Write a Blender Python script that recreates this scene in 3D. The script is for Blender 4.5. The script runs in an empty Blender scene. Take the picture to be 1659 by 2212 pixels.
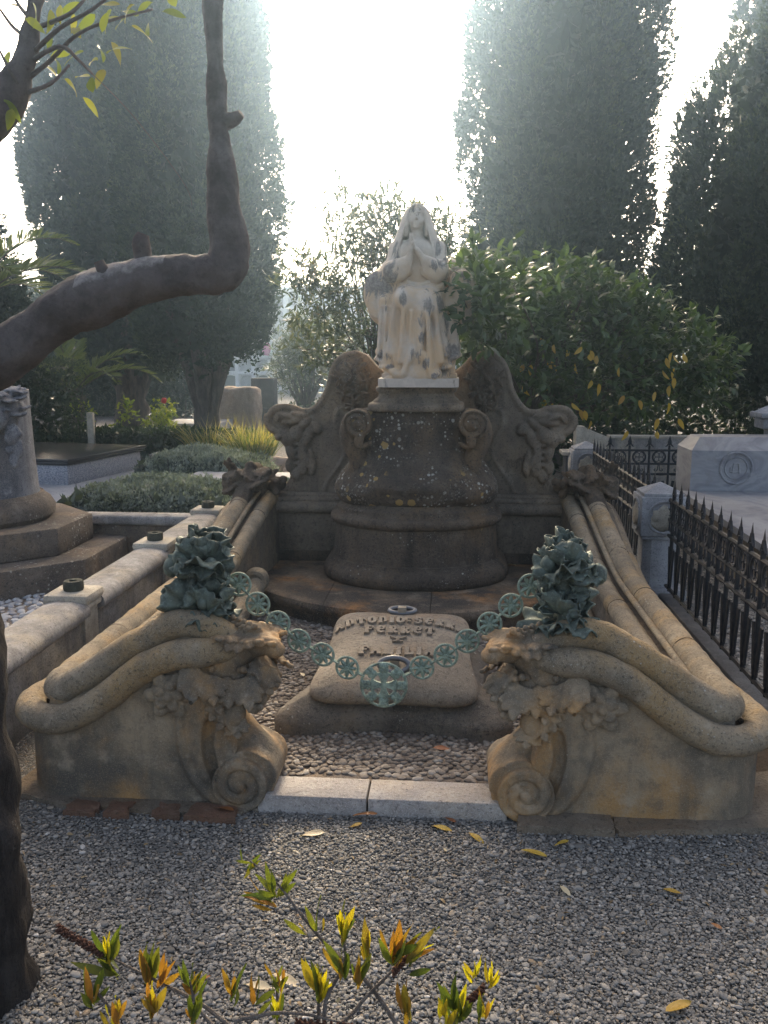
import bpy, math, random
import numpy as np
from mathutils import Vector, Matrix, Euler, noise as mnoise

# ------------------------------------------------------------------ camera, sky, sun, exposure
SC = bpy.context.scene
R = math.radians
CAMZ = 1.60
cam_d = bpy.data.cameras.new('camera')
cam = bpy.data.objects.new('camera', cam_d)
SC.collection.objects.link(cam)
cam.location = (0, 0, CAMZ)
cam.rotation_euler = (R(90 - 10.04), 0, R(4.5))
cam_d.sensor_fit = 'VERTICAL'
cam_d.sensor_height = 24.0
cam_d.lens = 24.0 * 1897.0 / 2212.0
cam_d.clip_start = 0.05
cam_d.clip_end = 500
SC.camera = cam

SUN_EL, SUN_AZ = 29.5, -6.0          # elevation; azimuth from +Y, positive to the right
world = bpy.data.worlds.new('World'); SC.world = world
world.use_nodes = True
wn = world.node_tree; wn.nodes.clear()
wo = wn.nodes.new('ShaderNodeOutputWorld'); wb = wn.nodes.new('ShaderNodeBackground')
sky = wn.nodes.new('ShaderNodeTexSky'); sky.sky_type = 'NISHITA'; sky.sun_disc = False
sky.sun_elevation = R(SUN_EL); sky.sun_rotation = R(SUN_AZ)
sky.altitude = 0; sky.air_density = 0.55; sky.dust_density = 5.0; sky.ozone_density = 1.0
wb.inputs[1].default_value = 0.15
wn.links.new(sky.outputs[0], wb.inputs[0]); wn.links.new(wb.outputs[0], wo.inputs[0])
sun_d = bpy.data.lights.new('sun', 'SUN'); sun_d.energy = 1.15; sun_d.angle = R(10.0); sun_d.color = (1.0, .93, .82)
sun = bpy.data.objects.new('sun', sun_d); SC.collection.objects.link(sun)
_sd = Vector((math.sin(R(SUN_AZ)) * math.cos(R(SUN_EL)), math.cos(R(SUN_AZ)) * math.cos(R(SUN_EL)), math.sin(R(SUN_EL))))
sun.rotation_euler = (-_sd).to_track_quat('-Z', 'Y').to_euler()
sun.location = _sd * 60
vs = SC.view_settings
vs.view_transform = 'Standard'; vs.look = 'None'; vs.gamma = 1.0; vs.use_curve_mapping = False
vs.exposure = 2.0
vs.use_white_balance = True; vs.white_balance_temperature = 8300   # shade white balance, as the camera chose
SC.cycles.use_denoising = True
SC.cycles.max_bounces = 6; SC.cycles.diffuse_bounces = 4; SC.cycles.transparent_max_bounces = 8
SC.cycles.volume_bounces = 0

rnd = random.Random(7)
rng = np.random.default_rng(11)
COL = SC.collection
HAZE_D, HAZE_G = 0.0070, 0.90              # density and forward scatter of the haze added for glare
X0 = -0.235                              # the tomb's axis

# ------------------------------------------------------------------ object helpers
def put(name, me, mat=None, parent=None):
    o = bpy.data.objects.new(name, me); COL.objects.link(o)
    if mat is not None and len(me.materials) == 0: me.materials.append(mat)
    if parent is not None:
        o.parent = parent
        if parent.type == 'EMPTY':
            o.matrix_parent_inverse = Matrix.Translation(-parent.location)
    return o

def tag(o, label, cat, group=None):
    o['label'] = label; o['category'] = cat
    if 'kind' not in o: o['kind'] = 'thing'
    if group: o['group'] = group
    return o

def thing(name, label, cat, loc=(0, 0, 0), group=None):
    o = bpy.data.objects.new(name, None); COL.objects.link(o)
    o.location = loc; o.empty_display_size = .1
    return tag(o, label, cat, group)

def child_copy(src, parent, M):
    """a copy of src sharing its mesh, at world matrix M under an Empty or identity parent"""
    o = bpy.data.objects.new(src.name.split('.')[0], src.data if hasattr(src, 'data') else src); COL.objects.link(o)
    o.parent = parent
    if parent is not None and parent.type == 'EMPTY': o.matrix_parent_inverse = Matrix.Translation(-parent.location)
    o.matrix_basis = M
    return o

def inst(name, me, parent, M):
    o = bpy.data.objects.new(name, me); COL.objects.link(o)
    if parent is not None:
        o.parent = parent
        if parent.type == 'EMPTY': o.matrix_parent_inverse = Matrix.Translation(-parent.location)
    o.matrix_basis = M
    return o

def np_mesh(name, V, Fc, smooth=True):
    """V (n,3) array, Fc (m,k) array of equal-size faces or list"""
    me = bpy.data.meshes.new(name)
    V = np.asarray(V, dtype=np.float32)
    if isinstance(Fc, np.ndarray):
        m, k = Fc.shape
        me.vertices.add(len(V)); me.vertices.foreach_set('co', V.ravel())
        me.loops.add(m * k); me.loops.foreach_set('vertex_index', Fc.astype(np.int32).ravel())
        me.polygons.add(m); me.polygons.foreach_set('loop_start', np.arange(0, m * k, k, dtype=np.int32))
        if smooth: me.polygons.foreach_set('use_smooth', np.ones(m, dtype=bool))
        me.update(calc_edges=True); me.validate()
    else:
        me.from_pydata(V.tolist(), [], Fc)
        if smooth:
            for p in me.polygons: p.use_smooth = True
        me.update()
    return me

def vnoise(P, scale, seed=0., oct=3):
    """cheap value noise, vectorised"""
    P = np.asarray(P, dtype=np.float64) * scale + seed * 17.31
    out = np.zeros(len(P)); amp = 1.; tot = 0.
    for o in range(oct):
        i = np.floor(P).astype(np.int64); f = P - i; f = f * f * (3 - 2 * f)
        acc = 0.
        for dx in (0, 1):
            for dy in (0, 1):
                for dz in (0, 1):
                    h = (i[:, 0] + dx) * 374761393 + (i[:, 1] + dy) * 668265263 + (i[:, 2] + dz) * 2147483647
                    h = (h ^ (h >> 13)) * 1274126177
                    h = ((h ^ (h >> 16)) & 0xffff) / 65535.
                    w = (f[:, 0] if dx else 1 - f[:, 0]) * (f[:, 1] if dy else 1 - f[:, 1]) * (f[:, 2] if dz else 1 - f[:, 2])
                    acc = acc + h * w
        out += amp * (acc - .5) * 2; tot += amp; amp *= .5; P = P * 2.03 + 5.7
    return out / tot

class MB:
    def __init__(s): s.v = []; s.f = []
    def add(s, V, F):
        n = len(s.v); s.v.extend([tuple(p) for p in V]); s.f.extend([tuple(i + n for i in q) for q in F]); return s
    def box(s, lo, hi, M=None, bev=0.):
        (a, b, c), (d, e, f) = lo, hi
        if bev > 0:
            import bmesh
            bm = bmesh.new(); bmesh.ops.create_cube(bm, size=1)
            for v in bm.verts: v.co = Vector((a + (v.co.x + .5) * (d - a), b + (v.co.y + .5) * (e - b), c + (v.co.z + .5) * (f - c)))
            bmesh.ops.bevel(bm, geom=bm.edges[:], offset=bev, segments=2, affect='EDGES', profile=.5)
            V = [v.co.copy() for v in bm.verts]; F = [[v.index for v in q.verts] for q in bm.faces]
            bm.free()
        else:
            V = [Vector(p) for p in ((a, b, c), (d, b, c), (d, e, c), (a, e, c), (a, b, f), (d, b, f), (d, e, f), (a, e, f))]
            F = [(0, 3, 2, 1), (4, 5, 6, 7), (0, 1, 5, 4), (1, 2, 6, 5), (2, 3, 7, 6), (3, 0, 4, 7)]
        if M is not None: V = [M @ p for p in V]
        return s.add(V, F)
    def prism(s, poly, z0, z1, M=None):
        n = len(poly)
        V = [Vector((p[0], p[1], z0)) for p in poly] + [Vector((p[0], p[1], z1)) for p in poly]
        F = [tuple(range(n - 1, -1, -1)), tuple(range(n, 2 * n))] + [(i, (i + 1) % n, n + (i + 1) % n, n + i) for i in range(n)]
        if M is not None: V = [M @ p for p in V]
        return s.add(V, F)
    def tube(s, pts, rad, n=12, cap=True, flat=1., noise_amp=0., seed=0, closed=False, nscale=6.):
        pts = [Vector(p) for p in pts]; m = len(pts)
        if not hasattr(rad, '__len__'): rad = [rad] * m
        V = []; up = None
        for i, p in enumerate(pts):
            if closed: t = pts[(i + 1) % m] - pts[i - 1]
            else: t = pts[min(i + 1, m - 1)] - pts[max(i - 1, 0)]
            if t.length < 1e-9: t = Vector((0, 0, 1))
            t.normalize()
            if up is None:
                up = Vector((0, 0, 1)) if abs(t.z) < .9 else Vector((0, 1, 0))
            sd = t.cross(up); sd.normalize(); up = sd.cross(t); up.normalize()
            for k in range(n):
                a = 2 * math.pi * k / n
                r = rad[i]
                q = p + (sd * math.cos(a) + up * math.sin(a) * flat) * r
                if noise_amp: q += (q - p) * (noise_amp * mnoise.noise(q * nscale + Vector((seed, 0, 0))))
                V.append(q)
        F = []
        for i in range(m if closed else m - 1):
            j = (i + 1) % m
            for k in range(n):
                F.append((i * n + k, i * n + (k + 1) % n, j * n + (k + 1) % n, j * n + k))
        if cap and not closed:
            F.append(tuple(range(n - 1, -1, -1))); F.append(tuple((m - 1) * n + k for k in range(n)))
        return s.add(V, F)
    def lathe(s, prof, n=32, M=None, c=(0, 0, 0)):
        V = []; F = []
        for (r, z) in prof:
            for k in range(n):
                a = 2 * math.pi * k / n; V.append(Vector((c[0] + r * math.cos(a), c[1] + r * math.sin(a), c[2] + z)))
        for i in range(len(prof) - 1):
            for k in range(n): F.append((i * n + k, i * n + (k + 1) % n, (i + 1) * n + (k + 1) % n, (i + 1) * n + k))
        F.append(tuple(range(n - 1, -1, -1))); F.append(tuple((len(prof) - 1) * n + k for k in range(n)))
        if M is not None: V = [M @ p for p in V]
        return s.add(V, F)
    def xf(s, fn): s.v = [tuple(fn(Vector(p))) for p in s.v]; return s
    def mesh(s, name, smooth=True, angle=None):
        me = bpy.data.meshes.new(name); me.from_pydata(s.v, [], s.f)
        if smooth:
            me.polygons.foreach_set('use_smooth', np.ones(len(me.polygons), dtype=bool))
            if angle: me.set_sharp_from_angle(angle=R(angle))
        me.update(); return me
    def build(s, name, mat, parent=None, smooth=True, angle=40):
        return put(name, s.mesh(name, smooth, angle), mat, parent)

def spline(pts, n=8):
    """Catmull-Rom through points of any dimension"""
    P = [np.array(p, dtype=float) for p in pts]; out = []
    for i in range(len(P) - 1):
        p0, p1, p2, p3 = P[max(i - 1, 0)], P[i], P[i + 1], P[min(i + 2, len(P) - 1)]
        for k in range(n):
            t = k / n
            out.append(.5 * ((2 * p1) + (p2 - p0) * t + (2 * p0 - 5 * p1 + 4 * p2 - p3) * t * t + (3 * p1 - p0 - 3 * p2 + p3) * t ** 3))
    out.append(P[-1]); return out

# ------------------------------------------------------------------ implicit sculpting (surface nets)
def rotm(rx=0, ry=0, rz=0):
    return np.array(Euler((R(rx), R(ry), R(rz))).to_matrix())

class SDF:
    def __init__(s, lo, hi, h):
        s.lo = np.array(lo, float); s.h = h
        s.n = np.ceil((np.array(hi) - s.lo) / h).astype(int) + 1
        s.ax = [(s.lo[i] + h * np.arange(s.n[i])).astype(np.float32) for i in range(3)]
        s.f = np.full(s.n, 5., np.float32)
    def reg(s, lo, hi):
        sl = []
        for i in range(3):
            a = int(np.clip(math.floor((lo[i] - s.lo[i]) / s.h), 0, s.n[i])); b = int(np.clip(math.ceil((hi[i] - s.lo[i]) / s.h) + 1, 0, s.n[i]))
            sl.append(slice(a, b))
        g = (s.ax[0][sl[0]][:, None, None], s.ax[1][sl[1]][None, :, None], s.ax[2][sl[2]][None, None, :])
        return tuple(sl), g
    def whole(s): return s.reg(s.lo - 1, s.lo + s.n * s.h + 1)
    def comb(s, sl, d, k, op='u'):
        a = s.f[sl]
        d = np.broadcast_to(d, a.shape)
        if op == 'u':
            if k > 0:
                h = np.maximum(k - np.abs(a - d), 0) / k; s.f[sl] = np.minimum(a, d) - h * h * k * .25
            else: s.f[sl] = np.minimum(a, d)
        elif op == 's':
            d = -d
            if k > 0:
                h = np.maximum(k - np.abs(a - d), 0) / k; s.f[sl] = np.maximum(a, d) + h * h * k * .25
            else: s.f[sl] = np.maximum(a, d)
    def ell(s, c, r, rot=None, k=.01, op='u', fn=None):
        if not hasattr(r, '__len__'): r = (r, r, r)
        m = max(r) + k + 3 * s.h; c = np.array(c, float)
        sl, g = s.reg(c - m, c + m)
        p = [g[i] - c[i] for i in range(3)]
        if rot is not None:
            q = [rot[0][i] * p[0] + rot[1][i] * p[1] + rot[2][i] * p[2] for i in range(3)]
        else: q = p
        k0 = np.sqrt((q[0] / r[0]) ** 2 + (q[1] / r[1]) ** 2 + (q[2] / r[2]) ** 2) + 1e-6
        k1 = np.sqrt((q[0] / r[0] ** 2) ** 2 + (q[1] / r[1] ** 2) ** 2 + (q[2] / r[2] ** 2) ** 2) + 1e-6
        d = k0 * (k0 - 1) / k1
        if fn is not None: d = d + fn(g, q)
        s.comb(sl, d, k, op); return s
    def cap(s, a, b, ra, rb=None, k=.01, op='u', fn=None, flat=None):
        if rb is None: rb = ra
        a = np.array(a, float); b = np.array(b, float); m = max(ra, rb) * (1 if flat is None else 1.5) + k + 3 * s.h
        sl, g = s.reg(np.minimum(a, b) - m, np.maximum(a, b) + m)
        d = b - a; L = float(d @ d) + 1e-9
        p = [g[i] - a[i] for i in range(3)]
        t = np.clip((p[0] * d[0] + p[1] * d[1] + p[2] * d[2]) / L, 0, 1)
        e = [p[i] - d[i] * t for i in range(3)]
        if flat is not None: e = [e[i] / flat[i] for i in range(3)]
        dd = np.sqrt(e[0] ** 2 + e[1] ** 2 + e[2] ** 2) - (ra + (rb - ra) * t)
        if fn is not None: dd = dd + fn(g, t)
        s.comb(sl, dd, k, op); return s
    def chain(s, pts, rads, k=.01, op='u'):
        for i in range(len(pts) - 1): s.cap(pts[i], pts[i + 1], rads[i], rads[i + 1], k, op)
        return s
    def box(s, c, hs, rot=None, r=.005, k=.005, op='u'):
        c = np.array(c, float); m = float(np.linalg.norm(hs)) + r + k + 3 * s.h
        sl, g = s.reg(c - m, c + m)
        p = [g[i] - c[i] for i in range(3)]
        if rot is not None: p = [rot[0][i] * p[0] + rot[1][i] * p[1] + rot[2][i] * p[2] for i in range(3)]
        q = [np.abs(p[i]) - (hs[i] - r) for i in range(3)]
        d = np.sqrt(np.maximum(q[0], 0) ** 2 + np.maximum(q[1], 0) ** 2 + np.maximum(q[2], 0) ** 2) + np.minimum(np.maximum(np.maximum(q[0], q[1]), q[2]), 0) - r
        s.comb(sl, d, k, op); return s
    def fn(s, f, k=.01, op='u', lo=None, hi=None):
        sl, g = s.whole() if lo is None else s.reg(lo, hi)
        s.comb(sl, f(*g), k, op); return s
    def mesh(s, name, mat=None, flipx=None, post=None):
        f = s.f; ins = f < 0
        n = s.n
        C = [(i, j, k) for i in (0, 1) for j in (0, 1) for k in (0, 1)]
        def sh(A, c): return A[c[0]:n[0] - 1 + c[0], c[1]:n[1] - 1 + c[1], c[2]:n[2] - 1 + c[2]]
        cnt = sum(sh(ins, c).astype(np.int8) for c in C)
        act = (cnt > 0) & (cnt < 8)
        ijk = np.argwhere(act); idx = np.full(act.shape, -1, np.int32); idx[act] = np.arange(len(ijk))
        vals = {c: f[ijk[:, 0] + c[0], ijk[:, 1] + c[1], ijk[:, 2] + c[2]] for c in C}
        acc = np.zeros((len(ijk), 3), np.float64); num = np.zeros(len(ijk))
        for c in C:
            for a in range(3):
                if c[a]: continue
                e = list(c); e[a] = 1; e = tuple(e)
                va, vb = vals[c], vals[e]; cr = (va < 0) != (vb < 0)
                t = np.where(cr, va / np.where(np.abs(va - vb) < 1e-12, 1, va - vb), 0)
                P = np.tile(np.array(c, float), (len(ijk), 1)); P[:, a] += t
                acc += P * cr[:, None]; num += cr
        V = s.lo + s.h * (ijk + acc / num[:, None])
        quads = []
        for a in range(3):
            b, c2 = (a + 1) % 3, (a + 2) % 3
            s0 = [slice(1, -1)] * 3; s1 = [slice(1, -1)] * 3
            s0[a] = slice(0, -1); s1[a] = slice(1, None)
            A, B = ins[tuple(s0)], ins[tuple(s1)]
            E = np.argwhere(A != B)
            if len(E) == 0: continue
            sign = A[E[:, 0], E[:, 1], E[:, 2]]
            base = E + 1; base[:, a] = E[:, a]
            def cell(db, dc):
                q = base.copy(); q[:, b] -= db; q[:, c2] -= dc
                return idx[q[:, 0], q[:, 1], q[:, 2]]
            q = np.stack([cell(1, 1), cell(0, 1), cell(0, 0), cell(1, 0)], 1)
            q[~sign] = q[~sign][:, ::-1]
            quads.append(q)
        Q = np.concatenate(quads); Q = Q[(Q >= 0).all(1)]
        if post is not None: V = post(V)
        s.V, s.Q = V, Q
        return np_mesh(name, V, Q)

def mirror_mesh(name, V, Q, axis_x):
    W = np.array(V); W[:, 0] = 2 * axis_x - W[:, 0]
    return np_mesh(name, W, Q[:, ::-1].copy())

# ------------------------------------------------------------------ materials
class NT:
    def __init__(s, name):
        s.m = bpy.data.materials.new(name); s.m.use_nodes = True
        s.t = s.m.node_tree; s.t.nodes.clear()
        s.out = s.t.nodes.new('ShaderNodeOutputMaterial')
        s.co = s.n('ShaderNodeTexCoord').outputs['Object']
    def n(s, typ, props=None, **kw):
        nd = s.t.nodes.new(typ)
        for k, v in (props or {}).items(): setattr(nd, k, v)
        for k, v in kw.items():
            k = k.replace('_', ' ')
            sock = nd.inputs[int(k[1:])] if (k[0] == 'i' and k[1:].isdigit()) else nd.inputs[k]
            if isinstance(v, bpy.types.NodeSocket): s.t.links.new(v, sock)
            else: sock.default_value = v
        return nd
    def map(s, scale=(1, 1, 1), rot=(0, 0, 0), src=None):
        return s.n('ShaderNodeMapping', Vector=src or s.co, Scale=scale, Rotation=rot).outputs[0]
    def noise(s, scale, detail=6, rough=.6, src=None, dist=0.):
        return s.n('ShaderNodeTexNoise', Vector=src or s.co, Scale=scale, Detail=detail, Roughness=rough, Distortion=dist).outputs[0]
    def vor(s, scale, src=None, feature='F1', rand=1.):
        return s.n('ShaderNodeTexVoronoi', {'feature': feature}, Vector=src or s.co, Scale=scale, Randomness=rand)
    def rr(s, x, a, b, c=0., d=1., clamp=True):
        nd = s.n('ShaderNodeMapRange', None, i0=x, i1=a, i2=b, i3=c, i4=d); nd.clamp = clamp; nd.interpolation_type = 'SMOOTHSTEP' if clamp else 'LINEAR'
        return nd.outputs[0]
    def math(s, op, a, b=0.):
        return s.n('ShaderNodeMath', {'operation': op}, i0=a, i1=b).outputs[0]
    def mix(s, f, a, b, mode='MIX'):
        nd = s.n('ShaderNodeMix', {'data_type': 'RGBA', 'blend_type': mode})
        for i, v in ((0, f), (6, a), (7, b)):
            if isinstance(v, bpy.types.NodeSocket): s.t.links.new(v, nd.inputs[i])
            else: nd.inputs[i].default_value = v if i == 0 else ((*v, 1) if len(v) == 3 else v)
        return nd.outputs[2]
    def ramp(s, f, stops):
        nd = s.n('ShaderNodeValToRGB', None, i0=f); e = nd.color_ramp.elements
        while len(e) < len(stops): e.new(.5)
        for q, (p, c) in zip(e, stops): q.position = p; q.color = (*c, 1)
        return nd.outputs[0]
    def attr(s, name): return s.n('ShaderNodeAttribute', {'attribute_name': name})
    def rand(s): return s.n('ShaderNodeObjectInfo').outputs['Random']
    def bump(s, h, strength=.4, dist=.01, prev=None):
        nd = s.n('ShaderNodeBump', None, Height=h, Strength=strength, Distance=dist)
        if prev is not None: s.t.links.new(prev, nd.inputs['Normal'])
        return nd.outputs[0]
    def bsdf(s, color, rough=.85, normal=None, metal=0., spec=.3, **kw):
        nd = s.n('ShaderNodeBsdfPrincipled', None, Metallic=metal)
        for k, v in (('Base Color', color), ('Roughness', rough), ('Specular IOR Level', spec)):
            if isinstance(v, bpy.types.NodeSocket): s.t.links.new(v, nd.inputs[k])
            else: nd.inputs[k].default_value = (*v, 1) if k == 'Base Color' else v
        if normal is not None: s.t.links.new(normal, nd.inputs['Normal'])
        s.t.links.new(nd.outputs[0], s.out.inputs[0]); return s.m

def stone(name, base, dark, light, warm=None, s=1., streak=.5, spots=0., orange=0., bump=.5, grain=1., patch=.5, speck=1., zone=(.47, .62)):
    t = NT(name)
    big = t.noise(2.2 * s, 6, .62, dist=.3)
    mid = t.noise(9 * s, 8, .68)
    fine = t.noise(70 * s, 4, .7)
    grit = t.noise(260 * s, 2, .6)
    st = t.noise(7 * s, 6, .6, src=t.map((1, 1, .13)))
    c = t.mix(t.rr(big, .38, .62), base, dark if patch > .6 else tuple(.5 * a + .5 * b for a, b in zip(base, dark)))
    if warm is not None:
        c = t.mix(t.rr(t.noise(3.1 * s, 5, .6, src=t.map((1, 1, .7), (.3, .2, 0))), .45, .68), c, warm)
    c = t.mix(t.math('MULTIPLY', t.rr(st, .48, .66), streak), c, dark)
    c = t.mix(t.math('MULTIPLY', t.rr(mid, .50, .66), .75 * patch), c, dark)
    c = t.mix(t.math('MULTIPLY', t.rr(mid, .48, .30), .45), c, light)
    c = t.mix(t.math('MULTIPLY', t.rr(t.noise(28 * s, 6, .75), .53, .68), .55 * speck), c, dark)
    c = t.mix(t.math('MULTIPLY', t.rr(fine, .53, .68), .75 * speck), c, tuple(x * .55 for x in dark))
    c = t.mix(t.math('MULTIPLY', t.rr(grit, .52, .70), .6 * grain), c, light)
    if spots > 0:
        v0 = t.vor(95 * s); v = t.vor(42 * s); v2 = t.vor(17 * s)
        zmask = t.rr(t.noise(3.6 * s, 3, .5, src=t.map((1.1, 1, 1.3), (.5, 0, .4))), zone[0], zone[1])
        r1 = t.n('ShaderNodeSeparateColor', None, Color=v.outputs['Color'])
        wob = t.math('MULTIPLY', t.math('SUBTRACT', fine, .5), .35)
        sz = t.math('MULTIPLY', t.math('POWER', r1.outputs[0], 2.2), .42 * spots)
        m = t.rr(t.math('SUBTRACT', t.math('ADD', v.outputs['Distance'], wob), sz), .02, -.06)
        c = t.mix(t.math('MULTIPLY', t.math("MULTIPLY", m, zmask), .8), c, (.46, .45, .40))
        r0 = t.n('ShaderNodeSeparateColor', None, Color=v0.outputs['Color'])
        m0 = t.rr(t.math('SUBTRACT', t.math('ADD', v0.outputs['Distance'], wob), t.math('MULTIPLY', t.math('POWER', r0.outputs[0], 2.5), .5 * spots)), .02, -.06)
        c = t.mix(t.math('MULTIPLY', t.math('MULTIPLY', m0, t.rr(t.noise(4.5 * s, 3, .5), .5, .66)), .6), c, (.33, .32, .285))
        if orange > 0:
            r2 = t.n('ShaderNodeSeparateColor', None, Color=v2.outputs['Color'])
            sz2 = t.math('MULTIPLY', t.math('POWER', r2.outputs[1], 3.), .38 * orange)
            m2 = t.rr(t.math('SUBTRACT', t.math('ADD', v2.outputs['Distance'], wob), sz2), .02, -.05)
            z2 = t.rr(t.noise(2.3 * s, 3, .5, src=t.map((1, 1, 1), (.9, .4, 0))), zone[0] + .02, zone[0] + .1)
            c = t.mix(t.math('MULTIPLY', t.math('MULTIPLY', m2, z2), .85), c, (.42, .27, .10))
    n1 = t.bump(mid, bump * .8, .03); n2 = t.bump(fine, bump * .9, .012, n1); n3 = t.bump(grit, bump * .7, .004, n2)
    return t.bsdf(c, .92, n3, spec=.2)

def leafmat(name, cols, trans=.35, rough=.5, back=None, var='rand', spec=.35):
    t = NT(name)
    f = t.attr('lv').outputs['Fac'] if var == 'attr' else t.rand()
    c = t.ramp(f, [(i / max(len(cols) - 1, 1), q) for i, q in enumerate(cols)])
    b = t.n('ShaderNodeBsdfPrincipled', None, Base_Color=c, Roughness=rough)
    b.inputs['Specular IOR Level'].default_value = spec
    tr = t.n('ShaderNodeBsdfTranslucent', None, Color=t.mix(1., c, (1.15, 1.25, .55), 'MULTIPLY'))
    ms = t.n('ShaderNodeMixShader', None, i0=trans, i1=b.outputs[0], i2=tr.outputs[0])
    t.t.links.new(ms.outputs[0], t.out.inputs[0])
    return t.m

# ------------------------------------------------------------------ stone kinds
M_TOMB = stone('ochre_sandstone', (.35, .265, .17), (.11, .095, .075), (.47, .385, .275), warm=(.42, .235, .095), streak=.6, spots=.2, bump=.5, speck=.35, grain=.6, patch=.7)
M_ROLL = stone('weathered_coping_stone', (.31, .245, .165), (.10, .085, .066), (.46, .39, .29), warm=(.35, .23, .11), s=1.3, streak=.1, spots=.55, bump=.7)
M_DARK = stone('black_crusted_stone', (.128, .096, .069), (.042, .033, .026), (.215, .17, .125), warm=(.17, .108, .06), streak=.75, spots=.8, orange=.6, bump=.9, zone=(.55, .66))
M_BULB = stone('lichen_crusted_stone', (.118, .09, .066), (.038, .031, .025), (.19, .155, .118), warm=(.16, .105, .062), streak=.5, spots=1.35, orange=1.25, bump=1., zone=(.44, .58))
M_SCREEN = stone('grey_brown_carved_stone', (.195, .152, .11), (.052, .043, .034), (.28, .235, .18), warm=(.225, .16, .10), streak=.5, spots=.2, bump=.5)
M_SLAB = stone('grave_slab_stone', (.27, .225, .17), (.10, .085, .068), (.38, .33, .26), warm=(.27, .2, .135), streak=.15, spots=.5, bump=.6)
M_DAIS = stone('rust_stained_paving', (.20, .14, .09), (.05, .042, .034), (.36, .28, .2), warm=(.32, .15, .055), s=.9, streak=.1, spots=.35, bump=.5, patch=.8)
M_THRESH = stone('pale_limestone', (.43, .395, .36), (.20, .175, .155), (.62, .58, .53), warm=(.40, .34, .27), streak=.1, spots=.2, bump=.45)
M_FOOT = stone('mortar_footing', (.25, .20, .145), (.11, .09, .07), (.34, .29, .22), warm=(.22, .155, .10), streak=.1, bump=.8)
M_TILE = stone('red_clay_tile', (.235, .12, .075), (.12, .08, .055), (.30, .21, .155), s=2., streak=.1, bump=.7)
M_MARBLE = stone('grey_marble', (.36, .36, .355), (.15, .15, .155), (.52, .52, .51), s=1.2, streak=.35, bump=.3)
M_OLDWALL = stone('stained_white_marble', (.34, .32, .295), (.11, .10, .092), (.48, .46, .42), warm=(.36, .31, .235), s=1.3, streak=.55, spots=.3, bump=.45)
M_CREAM = stone('cream_limestone_cap', (.50, .44, .34), (.22, .19, .15), (.62, .57, .47), s=1.5, streak=.3, bump=.4)
M_OCT = stone('lichened_step_stone', (.19, .15, .115), (.05, .045, .04), (.33, .28, .23), warm=(.22, .155, .10), streak=.3, spots=1.1, bump=.8)

def gravel_mat():
    t = NT('grey_gravel')
    v = t.vor(120); w = t.vor(120, feature='DISTANCE_TO_EDGE')
    sc = t.n('ShaderNodeSeparateColor', None, Color=v.outputs['Color'])
    c = t.ramp(sc.outputs[0], [(0, (.05, .05, .052)), (.35, (.13, .13, .13)), (.7, (.22, .21, .20)), (.92, (.33, .32, .30)), (1, (.5, .48, .45))])
    c = t.mix(t.rr(sc.outputs[1], .85, .95), c, (.26, .19, .12))
    c = t.mix(t.rr(w.outputs['Distance'], .12, .0), c, (.03, .028, .026))
    c = t.mix(t.math('MULTIPLY', t.rr(t.noise(1.1, 4), .45, .7), .35), c, (.14, .125, .105))
    return t.bsdf(c, .9, t.bump(w.outputs['Distance'], .8, .02), spec=.2)
M_GRAVEL = gravel_mat()
def pebble_mat(name, stops, warmstop, scale=20):
    t = NT(name)
    r = t.rand()
    c = t.ramp(r, stops)
    c = t.mix(t.math('MULTIPLY', t.rr(t.noise(scale, 5), .45, .75), .4), c, warmstop)
    return t.bsdf(c, .75, t.bump(t.noise(300, 3), .3, .002), spec=.3)
M_PEB = pebble_mat('river_pebbles', [(0, (.10, .096, .087)), (.25, (.15, .143, .128)), (.55, (.202, .191, .17)), (.8, (.272, .256, .228)), (.93, (.37, .335, .28)), (.97, (.26, .19, .12)), (1, (.53, .50, .45))], (.155, .128, .098))
M_COB = pebble_mat('floor_cobbles', [(0, (.095, .076, .06)), (.4, (.165, .135, .108)), (.75, (.22, .186, .15)), (1, (.32, .285, .24))], (.22, .165, .115))
M_COBW = pebble_mat('white_cobbles', [(0, (.26, .26, .27)), (.5, (.40, .395, .385)), (1, (.55, .54, .52))], (.22, .19, .15))
M_MORTAR = stone('cobble_mortar', (.22, .18, .145), (.11, .09, .075), (.31, .27, .225), warm=(.25, .18, .12), s=2, streak=0, bump=.8)

# ------------------------------------------------------------------ ground and gravel
g = MB().add([(-90, -20, 0), (90, -20, 0), (90, 140, 0), (-90, 140, 0)], [(0, 1, 2, 3)]).build('ground', M_GRAVEL)
g['kind'] = 'structure'

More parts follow.
